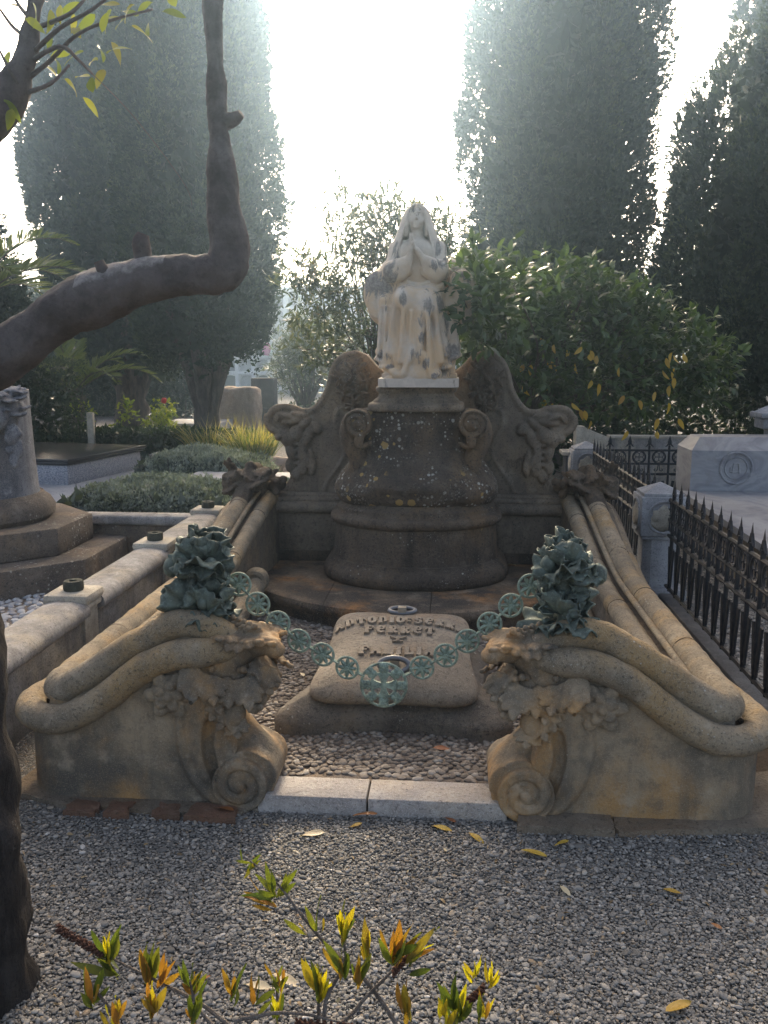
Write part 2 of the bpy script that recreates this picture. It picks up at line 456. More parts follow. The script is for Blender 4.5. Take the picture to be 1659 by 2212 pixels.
def scatter_points(name, P, rot, scl, mat, sub=1):
    """points instanced as pebbles with a geometry-node ico sphere"""
    me = bpy.data.meshes.new(name); me.vertices.add(len(P)); me.vertices.foreach_set('co', np.asarray(P, np.float32).ravel())
    for nm, A in (('rot', rot), ('scl', scl)):
        at = me.attributes.new(nm, 'FLOAT_VECTOR', 'POINT'); at.data.foreach_set('vector', np.asarray(A, np.float32).ravel())
    o = put(name, me, mat)
    ng = bpy.data.node_groups.new(name + '_scatter', 'GeometryNodeTree')
    ng.interface.new_socket('Geometry', in_out='INPUT', socket_type='NodeSocketGeometry')
    ng.interface.new_socket('Geometry', in_out='OUTPUT', socket_type='NodeSocketGeometry')
    N = ng.nodes; L = ng.links
    gi = N.new('NodeGroupInput'); go = N.new('NodeGroupOutput')
    ico = N.new('GeometryNodeMeshIcoSphere'); ico.inputs['Radius'].default_value = 1.; ico.inputs['Subdivisions'].default_value = sub
    ss = N.new('GeometryNodeSetShadeSmooth'); sm = N.new('GeometryNodeSetMaterial'); sm.inputs['Material'].default_value = mat
    ip = N.new('GeometryNodeInstanceOnPoints')
    a1 = N.new('GeometryNodeInputNamedAttribute'); a1.data_type = 'FLOAT_VECTOR'; a1.inputs['Name'].default_value = 'rot'
    a2 = N.new('GeometryNodeInputNamedAttribute'); a2.data_type = 'FLOAT_VECTOR'; a2.inputs['Name'].default_value = 'scl'
    e2r = N.new('FunctionNodeEulerToRotation')
    L.new(ico.outputs['Mesh'], ss.inputs[0]); L.new(ss.outputs[0], sm.inputs[0]); L.new(sm.outputs[0], ip.inputs['Instance'])
    L.new(gi.outputs[0], ip.inputs['Points']); L.new(a1.outputs[0], e2r.inputs[0]); L.new(e2r.outputs[0], ip.inputs['Rotation']); L.new(a2.outputs[0], ip.inputs['Scale'])
    L.new(ip.outputs[0], go.inputs[0])
    md = o.modifiers.new('scatter', 'NODES'); md.node_group = ng
    return o

def pebble_field(x0, x1, y0, y1, step, size, keep):
    xs, ys = np.meshgrid(np.arange(x0, x1, step), np.arange(y0, y1, step), indexing='ij')
    P = np.stack([xs.ravel(), ys.ravel(), np.zeros(xs.size)], 1)
    P[:, :2] += rng.uniform(-.5, .5, (len(P), 2)) * step * 1.1
    P = P[keep(P)]
    n = len(P)
    s = size * np.exp(rng.normal(0, .34, n))
    scl = np.stack([s * rng.uniform(.9, 1.35, n), s * rng.uniform(.65, 1., n), s * rng.uniform(.36, .56, n)], 1)
    P[:, 2] = rng.uniform(0, .0032, n) + .002
    rot = np.stack([rng.normal(0, .2, n), rng.normal(0, .2, n), rng.uniform(0, 6.28, n)], 1)
    return P, rot, scl
def keep_front(P):
    k = (P[:, 1] < 2.86) | (np.abs(P[:, 0] - X0) > 1.45)
    bare = np.hypot((P[:, 0] + .33) / .16, (P[:, 1] - 2.27) / .06) + vnoise(P, 14, 3) * .7 < .55
    return k & ~bare
A = [pebble_field(-1.75, 1.75, 1.35, 2.95, .0070, .0043, keep_front), pebble_field(-1.75, 1.75, 1.35, 2.9, .014, .0055, keep_front)]
A[1][0][:, 2] += .004
gr = scatter_points('gravel', np.concatenate([q[0] for q in A]), np.concatenate([q[1] for q in A]), np.concatenate([q[2] for q in A]), M_PEB)
gr['kind'] = 'stuff'; tag(gr, 'loose grey river gravel covering the path before the tomb', 'gravel')
A = pebble_field(1.5, 2.6, 3.3, 7.4, .0125, .0085, lambda P: P[:, 0] > 1.5)
gr = scatter_points('gravel_bed', A[0], A[1], A[2], M_PEB)
gr['kind'] = 'stuff'; tag(gr, 'grey gravel bed behind the black iron railing', 'gravel')

# ------------------------------------------------------------------ cobbled floor of the tomb
def icosphere(sub=1):
    import bmesh
    bm = bmesh.new(); bmesh.ops.create_icosphere(bm, subdivisions=sub, radius=1.)
    V = np.array([v.co[:] for v in bm.verts]); F = np.array([[v.index for v in f.verts] for f in bm.faces]); bm.free(); return V, F
ICO1 = icosphere(1); ICO2 = icosphere(2); ICO3 = icosphere(3)
def lumpy(V, amp, sc, seed): return V * (1 + amp * vnoise(V, sc, seed, 2))[:, None]

def relax_pts(x0, x1, y0, y1, step, keep, seed):
    r = np.random.default_rng(seed); pts = []
    yy = y0; row = 0
    while yy < y1:
        xx = x0 + (row % 2) * step * .5
        while xx < x1:
            pts.append((xx + r.uniform(-.27, .27) * step, yy + r.uniform(-.24, .24) * step)); xx += step
        yy += step * .82; row += 1
    P = np.array(pts); return P[keep(P)]

def cobbles(floor, P, z, size, mat, cam_first=300, h=.5):
    """the nearest cobbles as single pieces under the floor, the rest as one stuff part"""
    meshes = []
    for k in range(8):
        V = lumpy(ICO1[0], .3, 1.1, k + size * 100); me = np_mesh('cobble', V, ICO1[1]); me.materials.append(mat); meshes.append(me)
    order = np.argsort(P[:, 1]); r = np.random.default_rng(5)
    restV, restF, nv = [], [], 0
    for rank, i in enumerate(order):
        sx = size * r.uniform(.75, 1.2); sy = size * r.uniform(.62, .95); sz = size * h * r.uniform(.7, 1.1)
        M = Matrix.Translation((P[i, 0], P[i, 1], z - sz * .42 + r.uniform(-.002, .003))) @ Euler((r.normal(0, .12), r.normal(0, .12), r.uniform(0, 6.28))).to_matrix().to_4x4() @ Matrix.Diagonal((sx, sy, sz, 1))
        if rank < cam_first: inst('cobble', meshes[r.integers(8)], floor, M)
        else:
            V = lumpy(ICO1[0], .3, 1.1, rank % 13); V = V @ np.array(M.to_3x3()).T + np.array(M.translation)
            restV.append(V); restF.append(ICO1[1] + nv); nv += len(V)
    if restV:
        t = NT(mat.name + '_far')   # same stones, colour varied by place instead of by object
        vv = t.vor(1 / (size * 1.6)); sc = t.n('ShaderNodeSeparateColor', None, Color=vv.outputs['Color'])
        a = [n for n in mat.node_tree.nodes if n.type == 'VALTORGB'][0].color_ramp.elements
        c = t.ramp(sc.outputs[0], [(e.position, tuple(e.color)[:3]) for e in a])
        m2 = t.bsdf(c, .8, t.bump(t.noise(200, 3), .3, .003))
        o = put('cobbles', np_mesh('cobbles', np.concatenate(restV), np.concatenate(restF)), m2, floor); o['kind'] = 'stuff'
    return floor

fl = MB().add([(X0 - 1.12, 2.99, .062), (X0 + 1.12, 2.99, .062), (X0 + 1.12, 6.0, .062), (X0 - 1.12, 6.0, .062)], [(0, 1, 2, 3)]).build('tomb_floor', M_MORTAR)
fl['kind'] = 'structure'
def dais_front(tx): return 4.74 + .52 * abs(tx) ** 2.1
def keep_floor(P):
    tx = P[:, 0] - X0
    k = (np.abs(tx) < 1.0) & (P[:, 1] > 3.02) & (P[:, 1] < 4.74 + .52 * np.abs(tx) ** 2.1 + .02)
    k &= ~((np.abs(tx) < .36) & (P[:, 1] > 3.42) & (P[:, 1] < 4.1))
    return k
cobbles(fl, relax_pts(X0 - 1.0, X0 + 1.0, 3.02, 5.4, .031, keep_floor, 3), .0665, .020, M_COB, 300, .45)

# ------------------------------------------------------------------ threshold
t = thing('threshold', 'worn pale limestone threshold of two slabs between the carved wall ends', 'threshold', (X0, 2.9, 0))
for a, b in ((-.44, -.052), (-.046, .44)):
    m = MB().box((X0 + a, 2.845, -.02), (X0 + b, 2.995, .072), bev=.006)
    m.build('slab', M_THRESH, t)

# ------------------------------------------------------------------ dais under the pedestal
t = thing('stone_dais', 'rust stained rounded stone dais carrying the pedestal', 'dais', (X0, 5.2, .06))
for a, b in ((-1.05, -.5), (-.497, .118), (.121, 1.05)):
    n = 24; xs = [a + (b - a) * i / n for i in range(n + 1)]
    mb = MB()
    prof = [(0, .055), (-.0, .10), (-.014, .125), (-.03, .15), (-.03, .17), (-.02, .188), (0.005, .197)]
    V = []; F = []
    for x in xs:
        for (dy, z) in prof: V.append((X0 + x, dais_front(x) + dy, z))
        V.append((X0 + x, 6.0, .197)); V.append((X0 + x, 6.0, .055))
    w = len(prof) + 2
    for i in range(n):
        for k in range(w): F.append((i * w + k, (i + 1) * w + k, (i + 1) * w + (k + 1) % w, i * w + (k + 1) % w))
    F.append(tuple(range(w))); F.append(tuple(n * w + k for k in range(w - 1, -1, -1)))
    mb.add(V, F).build('slab', M_DAIS, t)

# ------------------------------------------------------------------ tomb walls: body, rolls, carved front end
LA = [(.62, .585), (.70, .578), (.78, .552), (.87, .50), (.957, .428), (1.05, .365), (1.134, .327), (1.22, .312), (1.32, .312)]
def zA(lx): return float(np.interp(lx, [p[0] for p in LA], [p[1] for p in LA]))
def side_rise(y): 
    s = min(max((y - 4.55) / 1.5, 0), 1); return .30 * s * s * (3 - 2 * s)
def side_path(lx, z0, y0, y1, n, inn=0.):
    out = []
    for i in range(n + 1):
        y = y0 + (y1 - y0) * i / n
        out.append((lx - inn * side_rise(y) / .3, y, z0 + side_rise(y)))
    return out
# roll A, lower and outer
pA = [(.50, 2.93, .575), (.55, 2.89, .585)] + [(lx, 2.868, z) for lx, z in LA if lx < 1.14]
pA += [(1.15 + .18 * math.sin(a), 3.048 - .18 * math.cos(a), .318) for a in [R(10 * k) for k in range(2, 10)]]
pA += [(1.33 - .04 * k / 5, 3.1 + .12 * k, .312 - .03 * k / 5) for k in range(1, 6)] + side_path(1.29, .28, 3.8, 6.02, 22, .03)
pA = [tuple(p) for p in spline(pA, 4)]
LB = [(.47, .60), (.54, .625), (.61, .65), (.70, .666), (.77, .648), (.83, .612), (.90, .574), (.97, .527), (1.06, .466), (1.13, .425)]
pB = [(lx, 2.935, z) for lx, z in LB] + [(1.13 + .075 * math.sin(a), 3.01 - .075 * math.cos(a), .405) for a in [R(15 * k) for k in range(2, 7)]]
pB += side_path(1.205, .405, 3.12, 6.02, 26, .06)
pB = [tuple(p) for p in spline(pB, 4)]
pC = [tuple(p) for p in spline(side_path(1.075, .345, 3.0, 6.0, 26, .06), 3)]
pD = [tuple(p) for p in spline(side_path(1.136, .408, 3.0, 6.0, 26, .06), 3)]
pE = [tuple(p) for p in spline([(1.0, 3.05, .13), (.985, 3.6, .125), (.97, 4.3, .15), (.955, 4.75, .19), (.94, 5.05, .235)], 8)]

def body_side(sgn):
    """long wall body with panel faces"""
    V = []; F = []
    n = 60
    for i in range(n + 1):
        y = 3.02 + 3.0 * i / n; r = side_rise(y); q = .06 * r / .3
        prof = [(1.325, -.02), (1.325, .30 + r), (1.2, .385 + r), (1.03 - q, .34 + r), (1.03 - q, .26 + r * .9), (1.02 - q, .2), (1.0 - q, .04)]
        for lx, z in prof: V.append((X0 + sgn * lx, y, z))
    w = 7
    for i in range(n):
        for k in range(w):
            f = (i * w + k, (i + 1) * w + k, (i + 1) * w + (k + 1) % w, i * w + (k + 1) % w)
            F.append(f if sgn < 0 else f[::-1])
    F.append(tuple(range(w)) if sgn > 0 else tuple(range(w - 1, -1, -1))); F.append(tuple(n * w + k for k in (range(w) if sgn < 0 else range(w - 1, -1, -1))))
    return MB().add(V, F)

def poly_sdf(poly, gx, gz):
    """signed distance to polygon on broadcast grids"""
    d = None; n = len(poly); s = None
    for i in range(n):
        ax, az = poly[i]; bx, bz = poly[i - 1]
        ex, ez = bx - ax, bz - az; wx, wz = gx - ax, gz - az
        tt = np.clip((wx * ex + wz * ez) / (ex * ex + ez * ez + 1e-12), 0, 1)
        dd = (wx - ex * tt) ** 2 + (wz - ez * tt) ** 2
        d = dd if d is None else np.minimum(d, dd)
        c1 = gz >= az; c2 = gz < bz; c3 = ex * wz > ez * wx
        fl = (c1 & c2 & c3) | (~c1 & ~c2 & ~c3)
        s = np.where(fl, -1., 1.) if s is None else np.where(fl, -s, s)
    return s * np.sqrt(d)

def sdf_leaf(S, base, d, nrm, L, W, curl=.3, k=.006, th=.006, lobes=4):
    """an acanthus-like carved leaf"""
    base = np.array(base, float); d = np.array(d, float); d /= np.linalg.norm(d); nrm = np.array(nrm, float)
    nrm = nrm - d * (nrm @ d); nrm /= np.linalg.norm(nrm); sd = np.cross(d, nrm)
    pts = []
    for i in range(lobes + 1):
        u = i / lobes
        pts.append(base + d * L * u + nrm * (L * curl * (u * u)) * (1 if i < lobes else 1.15))
    for i in range(lobes):
        S.cap(pts[i], pts[i + 1], th * 1.5 * (1 - i / lobes * .5), th * 1.1, k)
        u = (i + .6) / lobes; w = W * math.sin(math.pi * min(u * .85 + .15, 1.)) 
        for sg in (-1, 1):
            c = pts[i] * .5 + pts[i + 1] * .5 + sd * sg * w * .5 + nrm * (.12 * w)
            ax = d * .55 + sd * sg * .85; ax /= np.linalg.norm(ax)
            bx = np.cross(nrm, ax); bx /= np.linalg.norm(bx)
            rot = np.stack([ax, bx, np.cross(ax, bx)], 1)
            S.ell(c, (w * .62, L / lobes * .62, th), rot, k)

def front_panel():
    S = SDF((.36, 2.80, -.02), (1.40, 3.16, .72), .0075)
    top = [(lx, z + .0) for lx, z in LA]
    poly = [(.545, .615), (.56, .64)] + top[0:] + [(1.33, -.03), (.45, -.03), (.47, .05), (.50, .12), (.525, .19), (.545, .24), (.557, .30), (.563, .36), (.555, .45), (.54, .53)]
    def f(x, y, z):
        d2 = poly_sdf(poly, x, z)
        yf = 2.872 + .0 * x
        dy = np.maximum(yf - y, y - 3.13)
        # rounded outer corner in plan
        cx = np.maximum(x - 1.15, 0); cy = np.maximum(3.05 - y, 0)
        dc = np.where((x > 1.15) & (y < 3.05), np.sqrt(cx ** 2 + cy ** 2) - .178, -1.)
        dd = np.maximum(np.maximum(d2, dy), dc)
        return dd
    S.fn(f, 0)
    # stone that fills the hollow between the two rolls
    up = [(.50, .60), (.56, .635), (.61, .648), (.70, .662), (.77, .645), (.83, .61), (.90, .572), (.97, .525), (1.06, .464), (1.13, .423), (1.20, .40), (1.22, .30), (.60, .40)]
    S.fn(lambda x, y, z: np.maximum(poly_sdf(up, x, z), np.maximum(2.895 - y, y - 3.12)), .02)
    # bulging leg and the curling band that runs into the scroll
    S.cap((.63, 2.93, .46), (.605, 2.93, .16), .075, .085, .05)
    S.cap((.60, 2.98, .40), (.58, 2.98, .30), .06, .055, .03)
    band = [(.70, .40), (.715, .30), (.705, .20), (.675, .12), (.63, .06), (.575, .025), (.52, .012)]
    S.chain([(p[0], 2.872, p[1]) for p in spline(band, 4)], [.016] * 25, .012)
    b2 = [(.605, .33), (.615, .25), (.605, .18), (.585, .12), (.56, .075)]
    S.chain([(p[0], 2.862, p[1]) for p in spline(b2, 4)], [.014] * 17, .02, 's')
    # shoulder under the crown
    S.ell((.50, 2.99, .585), (.085, .10, .06), None, .04)
    S.ell((.53, 2.98, .50), (.06, .10, .10), None, .05)
    return S

def foot_scroll():
    S = SDF((.36, 2.80, -.02), (.70, 3.20, .36), .005)
    def roll(x, y, z):
        dx, dz = x - .478, z - .118
        r = np.sqrt(dx ** 2 + dz ** 2); th = np.arctan2(dz, -dx)
        R0 = .094 + .010 * np.abs(np.sin((th + .25) * 2.4)) ** .5
        return np.maximum(r - R0, np.abs(y - 2.985) - .115 - .0 * x)
    S.fn(roll, .01)
    S.cap((.49, 2.985, .17), (.575, 2.985, .33), .085, .052, .03)
    for yc, sg in ((2.862, -1), (3.108, 1)):
        def disc(x, y, z):
            dx, dz = x - .503, z - .103
            r = np.sqrt(dx ** 2 + dz ** 2); th = np.arctan2(dz, dx) / (2 * math.pi)
            ph = r / .043 - th
            gr = np.abs(ph - np.round(ph)) 
            lift = .016 * np.clip(gr / .22, 0, 1) ** .6 - .008
            lift = np.where(r > .1, lift * 0, lift)
            return np.maximum(r - .098, np.abs(y - yc) - .016 - lift)
        S.fn(disc, .004)
        S.ell((.503, yc - .018 * (1 if sg < 0 else -1), .103), (.02, .014, .02), None, .004)
    return S

def rose():
    S = SDF((.62, 2.78, .30), (.86, 2.92, .56), .0045)
    c = np.array((.745, 2.862, .432))
    S.ell(c, (.07, .022, .072), None, .01)
    r = random.Random(3)
    for ring, n, rad, sz in ((0, 6, .062, .030), (1, 5, .036, .024)):
        for i in range(n):
            a = 2 * math.pi * i / n + ring * .5
            p = c + np.array((math.cos(a) * rad, -.012 - ring * .012, math.sin(a) * rad))
            S.ell(p, (sz, .012, sz * .85), rotm(0, -math.degrees(a), 0), .004)
    S.ell(c + np.array((0, -.032, 0)), (.018, .016, .018), None, .004)
    sp = [c + np.array((math.cos(a) * (.012 + .0045 * a), -.036, math.sin(a) * (.012 + .0045 * a))) for a in np.linspace(0, 7, 22)]
    S.chain(sp, [.0055] * 22, .003, 's')
    return S

def foliage():
    S = SDF((.33, 2.78, .30), (.70, 3.16, .60), .0042)
    r = random.Random(5)
    S.ell((.52, 2.97, .46), (.09, .11, .10), None, .02)
    # face-like swag of leaves hanging over the leg, front and inner side
    for i in range(9):
        a = i / 8
        x = .66 - .26 * a; y = 2.850 + .03 * max(0, a - .7) * 3
        z = .535 - .05 * math.sin(a * 3.1)
        sdf_leaf(S, (x, y, z), (r.uniform(-.35, .25), -.35, -1), (0, -1, .2), r.uniform(.075, .11), .055, r.uniform(-.25, .35), .004, .0075)
    for i in range(7):
        z = .50 - .03 * i; x = .62 - .022 * i
        sdf_leaf(S, (x, 2.86, z), (r.uniform(-.6, .6), -.3, -.8), (0, -1, 0), .07, .05, .4, .004, .007)
    for i in range(7):
        y = 2.88 + .036 * i
        sdf_leaf(S, (.47 - .03 * r.random(), y, .54), (-.6, r.uniform(-.4, .4), -1), (-1, 0, .2), r.uniform(.08, .12), .055, r.uniform(0, .4), .004, .008)
    # pears and berries
    for (x, y, z, s) in ((.425, 2.9, .43, .036), (.445, 2.86, .395, .026), (.40, 2.95, .455, .036), (.46, 2.87, .47, .024), (.57, 2.85, .45, .028), (.535, 2.85, .485, .022), (.62, 2.852, .40, .016), (.595, 2.85, .385, .016), (.61, 2.85, .37, .014)):
        S.ell((x, y, z), (s * .9, s * .9, s), None, .004)
    for i in range(30):
        S.ell((r.uniform(.42, .62), r.uniform(2.845, 2.875), r.uniform(.37, .53)), r.uniform(.008, .014), None, .004)
    return S

def crown_leaf():
    """flaring lip of leaves on the top of the front end"""
    S = SDF((.30, 2.78, .52), (.64, 3.18, .74), .0038)
    S.ell((.50, 2.98, .615), (.10, .10, .045), None, .02)
    S.cap((.44, 2.93, .60), (.385, 2.90, .605), .045, .03, .02)
    S.cap((.44, 3.02, .60), (.40, 3.03, .61), .045, .03, .02)
    S.ell((.375, 2.90, .59), (.035, .04, .028), None, .01)
    r = random.Random(9)
    for i in range(13):
        a = -1.2 + 3.6 * i / 12
        d = (-math.cos(a) * .8, -math.sin(a), -.15)
        sdf_leaf(S, (.50 - .06 * math.cos(a), 2.97 - .06 * math.sin(a), .612 + .02 * r.random()), d, (0, 0, 1), r.uniform(.07, .105), .06, r.uniform(-.15, .35), .005, .008)
    for i in range(5):
        sdf_leaf(S, (.47 + .02 * i, 2.93 + .02 * i, .63), (-.4 + .1 * i, -.3, 1), (-.5, -1, 0), .06, .035, .25, .005, .008)
    return S

PAN, FOOT, ROSE, FOL, CRN = front_panel(), foot_scroll(), rose(), foliage(), crown_leaf()
parts = [('wall_end', PAN, M_TOMB), ('scroll_foot', FOOT, M_TOMB), ('carved_rose', ROSE, M_TOMB), ('carved_foliage', FOL, M_TOMB), ('leaf_crown', CRN, M_TOMB)]
for nm, S, mt in parts: S.mesh(nm); bpy.data.meshes.remove(bpy.data.meshes[-1]) if False else None
for sgn, lab in ((-1, 'carved sandstone tomb wall with scroll foot, beside the stained white marble wall'), (1, 'carved sandstone tomb wall with scroll foot, beside the iron railing')):
    t = thing('tomb_wall', lab, 'wall', (X0 + sgn * 1.15, 4.4, 0), 'curved side walls of the tomb')
    for nm, S, mt in parts:
        V = S.V.copy(); V[:, 0] = X0 + sgn * V[:, 0]
        Q = S.Q if sgn > 0 else S.Q[:, ::-1].copy()
        o = put(nm, np_mesh(nm, V, Q), mt, t)
    # hanging fruit
    mb = MB(); V = lumpy(ICO3[0], .06, 3, 2) * np.array((.043, .04, .056)) + np.array((X0 + sgn * .518, 2.865, .362)); mb.add(V, ICO3[1].tolist()); mb.build('carved_fruit', M_TOMB, t)
    body_side(sgn).build('side_body', M_SCREEN, t, angle=25)
    for nm, p, r_, n_, fl_ in (('lower_roll', pA, .054, 18, 1.), ('upper_roll', pB, .057, 18, 1.), ('inner_roll', pC, .052, 16, 1.), ('fillet', pD, .015, 8, 1.), ('floor_roll', pE, .062, 14, 1.)):
        p = [tuple(q) for q in spline(p, 2)]; rad = [r_ * (1 if i > 16 else .45 + .033 * i) * (1 + .02 * math.sin(i * .9) * math.sin(i * .23)) for i in range(len(p))]
        mb = MB().tube([(X0 + sgn * q[0], q[1], q[2]) for q in p], rad, n_ + 4, noise_amp=.07, nscale=16, flat=.96)
        mb.build(nm, M_ROLL, t, angle=60)
    # joints scored across the rolls
    if True:
        for y in (3.55, 4.35, 5.0, 5.55):
            for lx, z0, r_ in ((1.205, .405, .0577), (1.075, .345, .0527)):
                q = .06 * side_rise(y) / .3; c = (X0 + sgn * (lx - q), y, z0 + side_rise(y))
                ring = [(c[0] + r_ * math.cos(a), c[1], c[2] + r_ * math.sin(a)) for a in np.linspace(0, 2 * math.pi, 18, endpoint=False)]
                MB().tube(ring, .0018, 5, closed=True).build('mortar_joint', M_DARK, t)
    # scroll end of the floor roll on the dais
    c = Vector((X0 + sgn * .945, 5.1, .262)); mb = MB()
    Ms = Matrix.Translation(c) @ Matrix.Rotation(R(90), 4, 'X')
    mb.lathe([(.03, -.05), (.07, -.05), (.078, -.02), (.078, .02), (.07, .05), (.05, .055), (.045, .045), (.028, .045), (.024, .06), (.0, .062)], 24, Ms)
    mb.build('scroll_end', M_ROLL, t)

# footings in the gravel
def blob_slab(poly, z0, z1, jitter, seed, n=6):
    r = random.Random(seed); P = []
    for i in range(len(poly)):
        a, b = poly[i], poly[(i + 1) % len(poly)]
        for k in range(n):
            u = k / n; P.append((a[0] + (b[0] - a[0]) * u + r.uniform(-jitter, jitter), a[1] + (b[1] - a[1]) * u + r.uniform(-jitter, jitter)))
    mb = MB(); m = len(P); cx = sum(p[0] for p in P) / m; cy = sum(p[1] for p in P) / m
    V = [(p[0], p[1], z0) for p in P] + [(cx + (p[0] - cx) * .985, cy + (p[1] - cy) * .96, z1 + r.uniform(-.003, .003)) for p in P] + [(cx, cy, z1 + .002)]
    F = [(i, (i + 1) % m, m + (i + 1) % m, m + i) for i in range(m)] + [(m + i, m + (i + 1) % m, 2 * m) for i in range(m)]
    return mb.add(V, F)
t = thing('wall_footing', 'broken mortar and clay tile footing below the left carved wall end', 'footing', (X0 - .95, 2.85, 0))
blob_slab([(X0 - 1.42, 2.90), (X0 - 1.1, 2.80), (X0 - .55, 2.79), (X0 - .42, 2.86), (X0 - .6, 2.95), (X0 - 1.36, 3.2)], -.02, .022, .012, 2).build('mortar_bed', M_FOOT, t, angle=30)
for i, (a, b) in enumerate(((-1.12, -1.0), (-.97, -.88), (-.80, -.70), (-.68, -.5))):
    blob_slab([(X0 + a, 2.765 - .01 * (i % 2)), (X0 + b, 2.76), (X0 + b - .01, 2.84), (X0 + a + .01, 2.85)], -.02, .026 + .003 * (i % 2), .008, i + 10, 4).build('clay_tile', M_TILE, t, angle=30)
t = thing('wall_footing', 'flat stone and mortar footing below the right carved wall end', 'footing', (X0 + .95, 2.85, 0))
blob_slab([(X0 + .47, 2.775), (X0 + .80, 2.768), (X0 + .80, 2.9), (X0 + .48, 2.9)], -.02, .034, .004, 4).build('flat_stone', M_FOOT, t, angle=30)
blob_slab([(X0 + .80, 2.768), (X0 + 1.1, 2.80), (X0 + 1.46, 2.86), (X0 + 1.5, 3.3), (X0 + 1.3, 3.2), (X0 + .8, 2.95)], -.02, .026, .012, 6).build('mortar_bed', M_FOOT, t, angle=30)
blob_slab([(X0 + 1.38, 2.86), (X0 + 1.55, 2.80), (X0 + 1.62, 2.95), (X0 + 1.42, 3.0)], -.02, .034, .01, 8, 4).build('clay_tile', M_TILE, t, angle=30)

# ------------------------------------------------------------------ rear wall and carved screen
t = thing('rear_wall', 'low dark rear wall of the tomb with moulded rail behind the pedestal', 'wall', (X0, 6.0, .19))
for i, (a, b) in enumerate(((-1.0, -.52), (-.517, .50), (.503, 1.0))):
    MB().box((X0 + a, 5.935, .15), (X0 + b, 6.14, .56), bev=.003).build('wall_block', M_SCREEN, t, angle=30)
for z, yy, r_ in ((.575, 5.925, .042), (.625, 5.95, .028), (.655, 5.955, .02)):
    MB().tube([(X0 - 1.05, yy, z), (X0 - .6, yy, z), (X0, yy, z), (X0 + .6, yy, z), (X0 + 1.05, yy, z)], r_, 14).build('moulding', M_SCREEN, t)
MB().box((X0 - 1.1, 5.96, .55), (X0 + 1.1, 6.15, .672), bev=.006).build('rail', M_SCREEN, t, angle=30)
MB().box((X0 - .98, 5.915, .195), (X0 + .98, 5.95, .27), bev=.006).build('skirting', M_DARK, t, angle=30)

def screen():
    S = SDF((.0, 5.88, .64), (1.22, 6.20, 1.72), .009)
    P = [(.0, .6), (1.12, .6), (1.14, .675), (1.13, .74), (1.09, .765), (1.05, .75), (1.045, .72), (.99, .70), (.92, .73), (.875, .80), (.865, .90), (.895, .985), (.945, 1.055), (1.0, 1.10), (1.035, 1.16), (1.02, 1.23), (.965, 1.27), (.88, 1.268), (.80, 1.24), (.73, 1.245), (.675, 1.30), (.63, 1.39), (.605, 1.49), (.565, 1.575), (.50, 1.625), (.42, 1.64), (.35, 1.61), (.30, 1.55), (.24, 1.5), (0., 1.45)]
    def f(x, y, z):
        d2 = poly_sdf(P, x, z)
        ed = np.clip((d2 + .05) / .05, 0, 1)                  # rounded rim
        return np.maximum(d2, np.maximum(5.985 + .018 * ed ** 2 - y, y - 6.13))
    S.fn(f, 0)
    # rim roll along the outer edge
    rim = spline([(.875, .80), (.865, .90), (.895, .985), (.945, 1.055), (1.0, 1.10), (1.03, 1.16), (1.015, 1.225), (.965, 1.255), (.88, 1.255), (.80, 1.228), (.73, 1.235), (.665, 1.295), (.615, 1.39), (.59, 1.49), (.555, 1.56), (.50, 1.605), (.42, 1.62)], 4)
    S.chain([(p[0], 5.992, p[1]) for p in rim], [.02] * len(rim), .012)
    # curl of the wing, swirl lobes
    sp = [(.955 + math.cos(a) * (.022 + .0105 * a), 1.165 + math.sin(a) * (.022 + .0105 * a)) for a in np.linspace(.2, 6.6, 26)]
    S.chain([(p[0], 5.975, p[1]) for p in sp], list(np.linspace(.016, .024, 26)), .008)
    for (x, z, rx, rz, ry, a) in ((.90, 1.20, .05, .022, .05, -20), (.95, 1.06, .04, .03, .05, 30), (.70, 1.12, .04, .05, .035, 30), (.82, 1.21, .06, .02, .04, -10), (.77, .90, .02, .06, .035, 20), (.845, .79, .03, .04, .03, 0), (.86, 1.17, .085, .03, .04, 12), (.78, 1.15, .06, .03, .035, 40), (.84, 1.08, .06, .05, .045, 60), (.90, 1.05, .05, .06, .05, 0), (.76, 1.06, .035, .075, .03, -20), (.885, .96, .03, .07, .03, 15), (.80, .97, .028, .09, .028, -5), (.74, .93, .02, .05, .02, 10), (.73, .85, .026, .06, .028, -8), (.89, .86, .03, .05, .02, 0), (.80, .85, .035, .06, .016, 0)):
        S.ell((x, 5.965, z), (rx, ry, rz), rotm(0, a, 0), .010)
    for i in range(6): S.ell((.83 + .012 * (i % 2), 5.972, 1.01 - .045 * i), (.045 - .003 * i, .02, .012), rotm(0, 8, 0), .006)
    # low border line that follows the pedestal
    bl = spline([(.47, 1.27), (.55, 1.24), (.565, 1.15), (.52, 1.06), (.50, .95), (.56, .84), (.62, .76), (.65, .69)], 5)
    S.chain([(p[0], 5.985, p[1]) for p in bl], [.012] * len(bl), .008)
    return S
